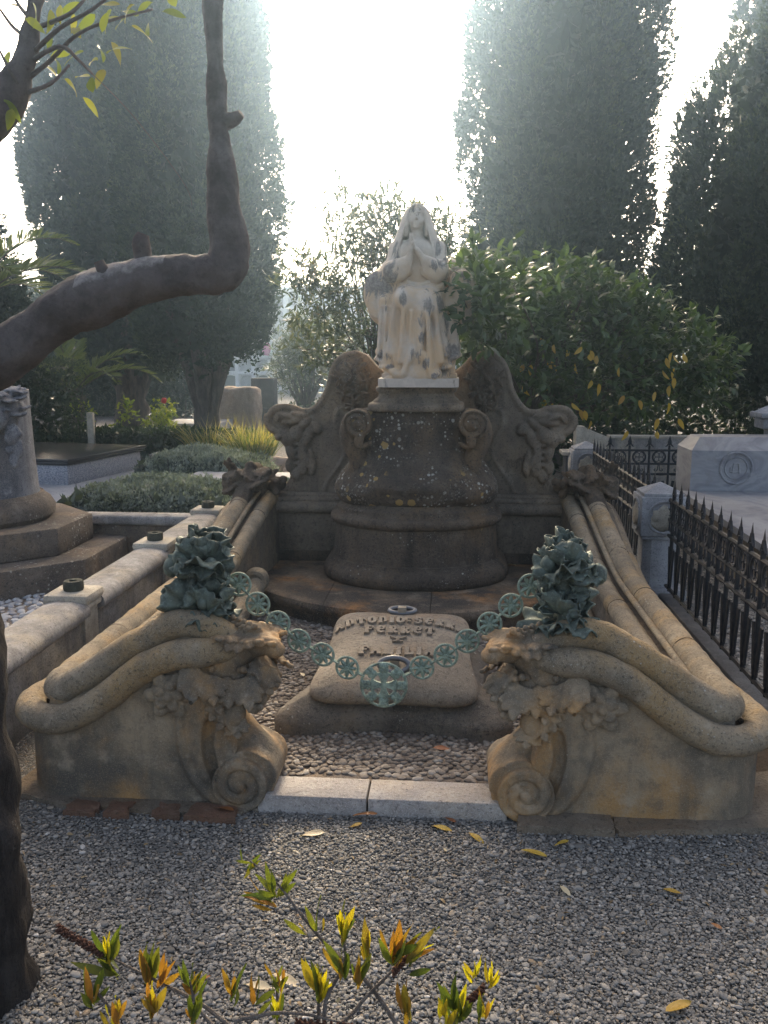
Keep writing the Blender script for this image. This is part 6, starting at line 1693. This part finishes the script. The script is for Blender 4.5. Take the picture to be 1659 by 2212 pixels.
for (nm, lab, C, Rr, n, mt, L, sd) in (
    ('hibiscus_bush', 'bright green bush with a red bloom behind the clipped hedge', [(-5.15, 15, .45), (-4.95, 15, .6), (-5.05, 15, .35)], [(.25, .2, .28), (.15, .15, .25), (.3, .2, .25)], 900, M_LIME, (.05, .09), 41),
    ('yellow_shrub', 'small lemon yellow leaved shrub between the left trunks', [(-5.6, 14.6, .55), (-5.5, 14.6, .7)], [(.14, .12, .22), (.1, .1, .15)], 160, M_LIME, (.06, .1), 42),
    ('yellow_shrub', 'faint yellow shrub left of the lemon yellow one', [(-6.35, 14.7, .6)], [(.22, .15, .2)], 150, M_LIME, (.05, .08), 43),
    ('round_bush', 'rounded green bush below the oleander', [(-3.2, 17.6, .35), (-2.7, 17.8, .4)], [(.35, .3, .35), (.3, .25, .35)], 1500, M_HEDGE, (.05, .08), 44),
    ('round_bush', 'dark bush at the foot of the carved screen, behind its left wing', [(-1.95, 16.0, .45), (-1.5, 16.2, .5)], [(.4, .3, .45), (.35, .3, .5)], 1500, M_HEDGE, (.05, .08), 45),
    ('under_bush', 'dark leafy shrub under the small tree behind the statue', [(-1.2, 10.8, .75), (-.5, 10.9, .8), (.1, 10.8, .8)], [(.5, .4, .7), (.5, .4, .75), (.45, .4, .75)], 3500, M_HEDGE, (.06, .1), 46),
    ('shade_shrub', 'dark foliage mass behind the right wing of the screen', [(1.0, 11.4, .7), (1.9, 11.6, .7), (.5, 11.5, .8)], [(.6, .4, .75), (.6, .4, .7), (.4, .4, .8)], 4000, M_HEDGE, (.06, .1), 47)):
    t = thing(nm, lab, 'bush', tuple(np.append(np.array(C)[0][:2], 0)))
    vf, T = clump_cloud(np.array(C), np.array(Rr), n, sd, 7, L, .5, .45, .4, 0, .4); leaf_obj('foliage', vf, mt, t); twigs(T, (C[0][0], C[0][1], 0), 14, .012, sd, t, M_TWIG, 'stem')
    if nm == 'hibiscus_bush':
        put('bloom', np_mesh('bloom', lumpy(ICO2[0], .4, 2, 1) * .05 + np.array((-4.93, 14.75, .86)), ICO2[1]), NT('red_bloom').bsdf((.55, .03, .03), .6), t)

# ornamental grass
M_GRASS = leafmat('ornamental_grass', [(.07, .11, .03), (.14, .18, .045), (.24, .25, .07), (.42, .33, .16)], trans=.4, var='attr')
for (lab, x, y, s, n, sd) in (('tuft of tall green and straw grass behind the left wing', -3.0, 12.9, 1., 900, 51), ('straw coloured grass tuft beside the pink monolith', -3.75, 13.3, .95, 700, 52)):
    rg = np.random.default_rng(sd); a = rg.uniform(0, 6.28, n); q = rg.uniform(0, .28, n) ; P = np.stack([x + q * np.cos(a), y + q * np.sin(a) * .7, np.zeros(n)], 1)
    h = rg.uniform(.3, .62, n) * s; lean = rg.uniform(.1, .7, n); D = np.stack([np.cos(a) * lean, np.sin(a) * lean, np.ones(n)], 1); lv = np.where(rg.uniform(0, 1, n) < .25, .95, rg.uniform(0, .6, n)); h[lv > .9] *= 1.35
    t = thing('grass_tuft', lab, 'grass', (x, y, 0)); leaf_obj('blades', leaves4(P, D, h, np.full(n, .012), lv, curl=.5), M_GRASS, t)

# palms
M_PALM = leafmat('palm_fronds', [(.06, .09, .03), (.12, .16, .045), (.20, .23, .07)], trans=.4, var='attr')
def palm(lab, base, zc, n, Lf, seed, el=(20, 80)):
    r = random.Random(seed); t = thing('palm_tree', lab, 'palm', base, 'palms at the left')
    bx, by = base[0], base[1]
    MB().tube([(bx, by, -.05), (bx, by, zc * .5), (bx, by, zc)], [.2, .17, .19], 14, noise_amp=.35, nscale=9).build('trunk', M_BARK, t)
    for i in range(n):
        a = 2 * math.pi * i / n + r.uniform(-.2, .2); e = R(r.uniform(*el)); L = Lf * r.uniform(.8, 1.1); pts = []
        for k in range(9):
            u = k / 8; ee = e - 1.35 * u * u
            if k == 0: p = Vector((bx, by, zc))
            else: p = pts[-1] + Vector((math.cos(a) * math.cos(ee), math.sin(a) * math.cos(ee), math.sin(ee))) * L / 8
            pts.append(p)
        rb_ = MB().tube(pts, [.016 * (1 - .1 * q) for q in range(9)], 5).build('frond', M_TWIG, t)
        P, D, Ls = [], [], []
        for k in range(70):
            u = .12 + .88 * k / 69; f = u * 8; j = min(int(f), 7); p = pts[j].lerp(pts[j + 1], f - j); tg = (pts[j + 1] - pts[j]).normalized(); sd = tg.cross(Vector((0, 0, 1)))
            sd = sd.normalized() if sd.length > .01 else Vector((math.sin(a), -math.cos(a), 0)); nn = sd.cross(tg)
            for s_ in (-1, 1): P.append(p); D.append(sd * s_ * .8 + tg * .75 + nn * .35); Ls.append(.34 * math.sin(math.pi * (u * .85 + .1)) * Lf / 1.5)
        n2 = len(P); leaf_obj('leaflets', leaves4(np.array(P), np.array(D), np.array(Ls), np.full(n2, .024), np.clip(rng.normal(.5, .2, n2), 0, 1), curl=.2), M_PALM, rb_)
palm('feathery palm with bright fronds at the left edge', (-6.55, 11.6, 0), 2.2, 14, 1.9, 61, (25, 85))
palm('smaller shaded palm behind the granite grave', (-6.9, 15.6, 0), .9, 12, 1.6, 62, (30, 85))

# ------------------------------------------------------------------ bent tree at the left edge
def bark2():
    t = NT('smooth_grey_bark')
    n1 = t.noise(9, 7, .7, src=t.map((1, 1, 1))); n2 = t.noise(55, 5, .7); n3 = t.noise(3, 4, .6)
    pk = t.attr('peel').outputs['Fac']
    c = t.mix(t.rr(n1, .35, .65), (.066, .055, .049), (.125, .107, .097)); c = t.mix(t.math('MULTIPLY', t.rr(n2, .52, .7), .5), c, (.05, .042, .038))
    m = t.rr(t.math('ADD', pk, t.math('MULTIPLY', t.math('SUBTRACT', n1, .5), 2.6)), .35, .75)
    c = t.mix(m, c, t.mix(t.rr(n2, .4, .6), (.26, .235, .215), (.17, .152, .138)))
    return t.bsdf(c, .9, t.bump(n2, .5, .006, t.bump(n1, .7, .02)), spec=.2)
M_BENT = bark2()
M_BIGLEAF = leafmat('broad_yellow_green_leaves', [(.09, .12, .035), (.15, .18, .05), (.24, .24, .07), (.14, .13, .05)], trans=.45)
t = thing('bent_tree', 'grey barked tree at the left edge with an elbow shaped limb', 'tree', (-1.09, 1.9, 0))
M_BARKD = barkmat('shaded_dark_bark', (.022, .019, .017), (.05, .043, .038), 1.5)  # black-brown trunk bark, with the trunk's shade also put into its colour
def limb(pts, nm, n=20, na=.16, par=None, ns=6., mat=None):
    sp = spline(pts, 14 if n > 16 else 8); mb = MB().tube([p[:3] for p in sp], [p[3] for p in sp], n * 2, noise_amp=na, nscale=ns)
    if n > 16:
        V = np.array(mb.v); ax = np.repeat(np.array([p[:3] for p in sp]), n * 2, 0); nr = V - ax; nr /= np.linalg.norm(nr, axis=1)[:, None]
        V += nr * (.0045 * vnoise(V, 32, 1, 3) + .010 * vnoise(V, 11, 2, 2) - .006 * np.clip(vnoise(V * np.array((1, 1, .35)), 45, 5, 2), 0, 1))[:, None]; mb.v = [tuple(q) for q in V]
    return mb.build(nm, mat or M_BENT, par or t, angle=80)
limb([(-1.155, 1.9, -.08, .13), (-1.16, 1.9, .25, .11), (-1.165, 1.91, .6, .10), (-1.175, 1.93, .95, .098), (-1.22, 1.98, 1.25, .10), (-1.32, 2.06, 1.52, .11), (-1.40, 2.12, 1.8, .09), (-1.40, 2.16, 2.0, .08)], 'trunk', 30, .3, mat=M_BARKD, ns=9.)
L1 = limb([(-1.38, 2.12, 1.48, .09), (-1.27, 2.17, 1.54, .076), (-1.16, 2.2, 1.60, .067), (-1.04, 2.2, 1.672, .061), (-.97, 2.2, 1.715, .062), (-.915, 2.2, 1.738, .067), (-.86, 2.2, 1.758, .062), (-.81, 2.2, 1.778, .055), (-.765, 2.2, 1.79, .057), (-.70, 2.2, 1.797, .051), (-.63, 2.2, 1.801, .050), (-.588, 2.2, 1.803, .052), (-.562, 2.2, 1.822, .052), (-.556, 2.2, 1.88, .046), (-.562, 2.2, 1.94, .042), (-.562, 2.2, 2.02, .037), (-.568, 2.2, 2.07, .034), (-.572, 2.2, 2.14, .026), (-.575, 2.2, 2.25, .025), (-.578, 2.2, 2.42, .025), (-.57, 2.2, 2.62, .022), (-.56, 2.2, 2.8, .02)], 'limb', 26, .14)
me = L1.data; co = np.zeros(len(me.vertices) * 3); me.vertices.foreach_get('co', co); co = co.reshape(-1, 3)
axis_z = np.interp(co[:, 0], [-1.2, -1.04, -.95, -.86, -.70, -.58], [1.6, 1.682, 1.735, 1.765, 1.80, 1.825])
pk = np.where((co[:, 0] > -.93) & (co[:, 0] < -.60) & (co[:, 2] < 1.89), 1.1 * np.clip((co[:, 2] - axis_z - .012) / .035, -1.3, .8), -1.) 
pk[(co[:, 0] > -.705) & (co[:, 0] < -.655)] = -1.
at = me.attributes.new('peel', 'FLOAT', 'POINT'); at.data.foreach_set('value', pk.astype(np.float32))
limb([(-.765, 2.2, 1.79, .030), (-.77, 2.195, 1.84, .023), (-.772, 2.19, 1.875, .022), (-.765, 2.19, 1.897, .014)], 'stub', 12, .15)
limb([(-.552, 2.2, 2.155, .02), (-.53, 2.19, 2.158, .016), (-.512, 2.185, 2.168, .010)], 'stub', 10, .15)
limb([(-.86, 2.17, 1.80, .016), (-.872, 2.165, 1.83, .012)], 'stub', 8, .2)
limb([(-1.40, 2.16, 1.95, .08), (-1.28, 2.2, 2.08, .068), (-1.15, 2.2, 2.18, .058), (-1.085, 2.2, 2.235, .05), (-1.05, 2.2, 2.29, .028), (-1.025, 2.2, 2.36, .024), (-1.005, 2.2, 2.44, .021), (-.985, 2.2, 2.6, .018)], 'upper_limb', 18, .2)
LF = [single_leaf('leaf', .052 + .008 * (k % 3), .019 + .004 * (k % 2), .15 + .12 * k, M_BIGLEAF, k) for k in range(4)]
r_ = random.Random(31)
def px(u, v, Y):
    x = (u - 829.5) / 1897; y = (1106 - v) / 1897; th = R(10.04); ps = R(4.5)
    yc = math.cos(th) + y * math.sin(th); z = -math.sin(th) + y * math.cos(th)
    d = Vector((x * math.cos(ps) - yc * math.sin(ps), x * math.sin(ps) + yc * math.cos(ps), z)); return d * (Y / d.y) + Vector((0, 0, CAMZ))
for tw in ([(75, 110), (130, 60), (200, 20), (260, -30)], [(70, 130), (130, 100), (170, 130), (200, 160)], [(60, 170), (110, 130), (160, 80), (220, 50), (330, 20)], [(72, 90), (30, 60), (0, 20)], [(60, 200), (110, 180), (150, 140)], [(80, 60), (150, 30), (190, -10)], [(50, 200), (20, 150), (0, 110)], [(65, 40), (40, 10), (20, -30)], [(200, 160), (260, 220), (320, 290), (400, 400), (415, 445)]):
    Yd = 2.2 + r_.uniform(-.12, .12); p = [px(u, v, Yd if i else 2.2) for i, (u, v) in enumerate(tw)]; sp = spline(p, 4)
    MB().tube(sp, [(.006 if tw[0][0] < 200 else .0012) * (1 - .6 * i / len(sp)) for i in range(len(sp))], 6).build('twig', M_BENT, t)
for (u, v) in [(20, 110), (30, 190), (8, 215), (25, 235), (55, 40), (110, 75), (150, 115), (180, 110), (210, 100), (195, 165), (180, 210), (265, 40), (240, 20), (320, 50), (300, 35), (285, 55), (220, 70), (240, 90), (160, 30), (130, 10), (205, 30), (350, 25), (90, 140), (210, 130), (225, 150), (200, 200), (260, 10), (160, 60), (120, 130), (140, 170), (110, 20), (290, 10), (250, 65), (40, 15), (70, 5), (330, 5), (175, 5), (230, 115), (380, 15), (15, 70)]:
    c = px(u, v, 2.2 + r_.uniform(-.12, .1)); inst('leaf', r_.choice(LF), t, Matrix.Translation(c) @ Euler((R(r_.uniform(-80, 40)), R(r_.uniform(-70, 70)), R(r_.uniform(0, 360)))).to_matrix().to_4x4())

# ------------------------------------------------------------------ bottlebrush shrub in the foreground
M_STEM = barkmat('bottlebrush_stem', (.12, .10, .085), (.24, .21, .18), 3)
M_BBG = leafmat('bottlebrush_green', [(.06, .085, .02), (.10, .12, .025), (.15, .15, .03)], trans=.45)
M_BBY = leafmat('bottlebrush_yellow', [(.34, .29, .03), (.46, .36, .035), (.28, .20, .03)], trans=.5)
M_BBO = leafmat('bottlebrush_orange', [(.22, .15, .03), (.30, .13, .03), (.20, .16, .03)], trans=.45)
M_SPIKE = stone('seed_spike', (.13, .06, .04), (.06, .03, .022), (.2, .1, .07), s=4, bump=.6)
BB = {q: [single_leaf('leaf', .056 + .006 * (k % 3), .0115 + .002 * (k % 2), .05 + .06 * k, m, k) for k in range(3)] for q, m in (('g', M_BBG), ('y', M_BBY), ('o', M_BBO))}
t = thing('bottlebrush_shrub', 'young bottlebrush shrub with yellowing leaves in the near foreground', 'shrub', (-.25, 1.15, 0))
ST_ = [[(1000, 2600, 1.2), (900, 2300, 1.3), (800, 2130, 1.33), (710, 2045, 1.36), (650, 1975, 1.38), (600, 1910, 1.4), (537, 1857, 1.42)],
       [(900, 2650, 1.18), (620, 2330, 1.22), (470, 2195, 1.28), (400, 2150, 1.3), (330, 2115, 1.32), (270, 2085, 1.33), (215, 2055, 1.34)],
       [(920, 2600, 1.15), (740, 2260, 1.25), (770, 2180, 1.3), (830, 2115, 1.32), (880, 2065, 1.33)],
       [(920, 2600, 1.15), (960, 2300, 1.25), (985, 2190, 1.3), (1030, 2140, 1.33), (1065, 2112, 1.34)],
       [(800, 2500, 1.15), (520, 2240, 1.2), (560, 2195, 1.22), (650, 2190, 1.25), (760, 2215, 1.28)],
       [(700, 2500, 1.2), (690, 2260, 1.28), (688, 2170, 1.3), (690, 2120, 1.3)],
       [(700, 2500, 1.2), (330, 2290, 1.25), (230, 2170, 1.28), (195, 2120, 1.3)],
       [(760, 2500, 1.2), (610, 2300, 1.28), (600, 2180, 1.32), (598, 2120, 1.34)], [(700, 2500, 1.2), (500, 2260, 1.25), (430, 2180, 1.28), (410, 2120, 1.3)], [(760, 2500, 1.2), (700, 2200, 1.28), (745, 2080, 1.31), (735, 2010, 1.33)]]
for sp_ in ST_:
    p = spline([px(*q) for q in sp_], 5); MB().tube(p, [.0048 - .0032 * i / len(p) for i in range(len(p))], 7).build('stem', M_STEM, t)
r_ = random.Random(77)
def cluster(u, v, Y, n, kinds, az=None, el=55, spread=42, s=1.):
    """a whorl of leaves round a shoot that points up"""
    c = px(u, v, Y)
    n = int(n * 1.2)
    for i in range(n):
        a = 2 * math.pi * i / n + r_.uniform(-.4, .4); tilt = R(r_.uniform(.2, 1.35) * spread)
        d = Vector((math.sin(tilt) * math.cos(a), math.sin(tilt) * math.sin(a) * .8, math.cos(tilt)))
        if az is not None: d = (d + Vector((math.cos(R(az)), 0, math.sin(R(az)))) * .9).normalized()
        sd = d.cross(Vector((math.cos(a + 1), math.sin(a + 1), .3))).normalized(); up = sd.cross(d)
        M = Matrix((sd, d, up)).transposed().to_4x4(); M.translation = c + Vector((r_.uniform(-.006, .006), r_.uniform(-.006, .006), r_.uniform(-.015, .008)))
        inst('leaf', r_.choice(BB[r_.choice(kinds)]), t, M @ Matrix.Scale(s * 1.02 * r_.uniform(.65, 1.15), 4))
for a in ((535, 1868, 1.42, 6, 'ggy', None, 55, 70, .55), (598, 1932, 1.40, 9, 'ggg', None, 55, 60, .95), (592, 1950, 1.40, 6, 'ggo', -150, 0, 40, .9), (690, 2018, 1.36, 3, 'og', 90, 0, 35, .8), (665, 2020, 1.37, 2, 'go', 170, 0, 30, .8),
          (235, 2075, 1.33, 9, 'ggy', 80, 0, 45, 1.05), (255, 2100, 1.33, 6, 'gg', 200, 0, 40, 1.05), (320, 2110, 1.32, 9, 'ggo', 85, 0, 45, 1.05), (345, 2120, 1.31, 4, 'oo', 40, 0, 40, 1.), (410, 2135, 1.3, 8, 'ggo', 80, 0, 55, .9),
          (200, 2165, 1.28, 8, 'ggo', 90, 0, 60, .95), (745, 2025, 1.32, 7, 'ygo', 80, 0, 45, .95), (790, 2060, 1.31, 5, 'yo', 95, 0, 40, .9), (850, 2075, 1.32, 10, 'ygo', 60, 0, 60, 1.1), (880, 2085, 1.31, 6, 'yog', 0, 0, 45, 1.05), (740, 2100, 1.3, 8, 'ggo', 100, 0, 55, .95), (770, 2130, 1.29, 6, 'go', 60, 0, 50, .95),
          (688, 2150, 1.3, 11, 'yyg', 90, 0, 45, 1.0), (600, 2130, 1.33, 7, 'ogg', 90, 0, 55, .8), (985, 2195, 1.29, 12, 'ggy', 88, 0, 50, 1.), (960, 2205, 1.27, 6, 'yy', 90, 0, 40, .8), (1060, 2125, 1.33, 6, 'yy', 70, 0, 50, .6), (1025, 2110, 1.33, 5, 'yy', 95, 0, 50, .6), (1040, 2200, 1.27, 6, 'ygo', 85, 0, 45, .8),
          (500, 2155, 1.27, 5, 'go', 85, 0, 45, .85), (330, 2195, 1.25, 8, 'yoo', 90, 0, 50, .95), (420, 2205, 1.24, 7, 'ggo', 85, 0, 50, .9), (600, 2200, 1.27, 6, 'yg', 90, 0, 45, .8), (250, 2210, 1.25, 6, 'yo', 90, 0, 45, .9), (880, 2200, 1.26, 5, 'oo', 100, 0, 40, .9), (550, 2170, 1.25, 5, 'og', 60, 0, 50, .8)):
    cluster(*a)
for pts in ([(225, 2062, 1.335), (185, 2040, 1.34), (125, 2005, 1.345)], [(850, 2100, 1.32), (895, 2052, 1.33)], [(1005, 2170, 1.3), (1045, 2135, 1.32)], [(640, 2210, 1.25), (760, 2222, 1.27)]):
    p = spline([px(*q) for q in pts], 10); mb = MB().tube(p, [.005 * (1 - .4 * i / len(p)) for i in range(len(p))], 7)
    for k, q in enumerate(p):
        for j in range(5):
            a = j * 1.256 + k * .6; mb.add(ICO1[0] * .0028 + q + np.array((0, math.cos(a), math.sin(a))) * .0062, ICO1[1].tolist())
    mb.build('seed_spike', M_SPIKE, t)

# ------------------------------------------------------------------ fallen leaves
FLM = [leafmat('fallen_leaf_pale', [(.50, .40, .26), (.55, .46, .3)], trans=.2), leafmat('fallen_leaf_yellow', [(.50, .33, .06), (.44, .26, .05)], trans=.2), leafmat('fallen_leaf_russet', [(.30, .12, .04), (.26, .09, .035)], trans=.15)]
FL = [[single_leaf('fallen_leaf', .085, .03, .12, m, k) for k in range(3)] for m in FLM]
def ground_pt(u, v, z):
    a = px(u, v, 1.); d = a - Vector((0, 0, CAMZ)); s_ = (z - CAMZ) / d.z; return d * s_ + Vector((0, 0, CAMZ))
for (u, v, k, rz, sc, z, lab) in ((702, 1800, 0, 100, 1., .014, 'pale fallen leaf on the gravel, left of the threshold joint'), (783, 1780, 1, 110, .6, .014, 'small yellow leaf on the gravel close under the threshold'), (815, 1760, 2, 95, 1., .03, 'russet fallen leaf leaning on the threshold edge'), (932, 1786, 1, 265, .95, .014, 'yellow fallen leaf on the gravel below the threshold middle'), (985, 1778, 2, 60, .6, .014, 'russet leaf below the right part of the threshold'), (1012, 1800, 1, 230, .8, .014, 'slim yellow leaf pointing at the right scroll foot'), (1125, 1838, 1, 250, 1., .014, 'long yellow leaf before the flat footing stone'), (1228, 1818, 1, 120, .7, .02, 'small yellow leaf at the foot of the flat stone'), (1210, 1915, 0, 210, .6, .014, 'small pale leaf out on the open gravel'), (1430, 1923, 1, 260, .7, .014, 'dull yellow leaf farthest right on the gravel'), (965, 1842, 0, 20, .35, .014, 'tiny pale leaf in the middle of the gravel'), (590, 2105, 0, 250, 1., .014, 'pale leaf lying behind the yellow bottlebrush shoots'), (585, 2137, 0, 80, .85, .014, 'cream leaf on the gravel nearest the camera'), (1437, 2188, 1, 300, 1., .014, 'ochre leaf at the lower right corner'), (935, 1617, 2, 265, .8, .082, 'orange leaf on the cobbles before the grave slab'), (1120, 1590, 1, 200, .6, .082, 'yellow leaf on the cobbles by the right scroll foot'), (657, 1462, 0, 30, .6, .082, 'pale leaf on the cobbles left of the pillow slab'), (1100, 1548, 0, 120, .7, .082, 'pale leaf on the cobbles under the right fruit carving'), (1115, 1222, 0, 80, .8, .205, 'pale leaf on the dais right of the pedestal'), (640, 1182, 0, 60, .8, .205, 'pale leaf on the dais left of the pedestal'), (505, 1752, 2, 80, .9, .035, 'russet leaf beside the left scroll foot'), (1560, 2010, 2, 40, .5, .014, 'small russet leaf near the right picture edge'), (455, 2110, 2, 140, .5, .014, 'brown leaf among the shrub stems on gravel')):
    p = ground_pt(u, v, z); me = FL[k][int(u) % 3]
    o = inst('fallen_leaf', me, None, Matrix.Translation(p + Vector((0, 0, .004))) @ Euler((R(r_.uniform(-6, 10)), R(r_.uniform(-12, 12)), R(rz))).to_matrix().to_4x4() @ Matrix.Scale(sc, 4))
    tag(o, lab, 'leaf', 'fallen leaves')

# crumbs of dead leaf and twig strewn through the gravel
lr = np.random.default_rng(91); nL = 420
LP = np.stack([lr.uniform(-1.7, 1.7, nL), lr.uniform(1.4, 2.84, nL), lr.uniform(.010, .016, nL)], 1)
LD = np.stack([lr.normal(0, 1, nL), lr.normal(0, 1, nL), lr.normal(0, .12, nL)], 1); LL = lr.uniform(.008, .026, nL)
lo_ = leaf_obj('leaf_litter', leaves4(LP, LD, LL, LL * lr.uniform(.12, .5, nL), lr.uniform(0, 1, nL)), leafmat('leaf_crumbs', [(.10, .065, .035), (.17, .11, .05), (.26, .17, .08), (.30, .24, .14)], trans=.1, var='attr'))
lo_['kind'] = 'stuff'; tag(lo_, 'crumbs of dead leaf and twig strewn over the gravel', 'leaf litter')

# ------------------------------------------------------------------ haze volume added to imitate lens glare
hz = MB().box((-92, -22, -1.2), (92, 142, 14.6)).build('haze', None, smooth=False)
hz['kind'] = 'stuff'; tag(hz, 'pale haze volume added to imitate lens glare over the trees', 'haze')
hm = bpy.data.materials.new('glare_haze'); hm.use_nodes = True; hn = hm.node_tree; hn.nodes.clear()
ho = hn.nodes.new('ShaderNodeOutputMaterial'); hv = hn.nodes.new('ShaderNodeVolumePrincipled')
hv.inputs['Color'].default_value = (.47, .72, 1., 1); hv.inputs['Density'].default_value = HAZE_D; hv.inputs['Anisotropy'].default_value = HAZE_G
hn.links.new(hv.outputs[0], ho.inputs['Volume']); hz.data.materials.append(hm)
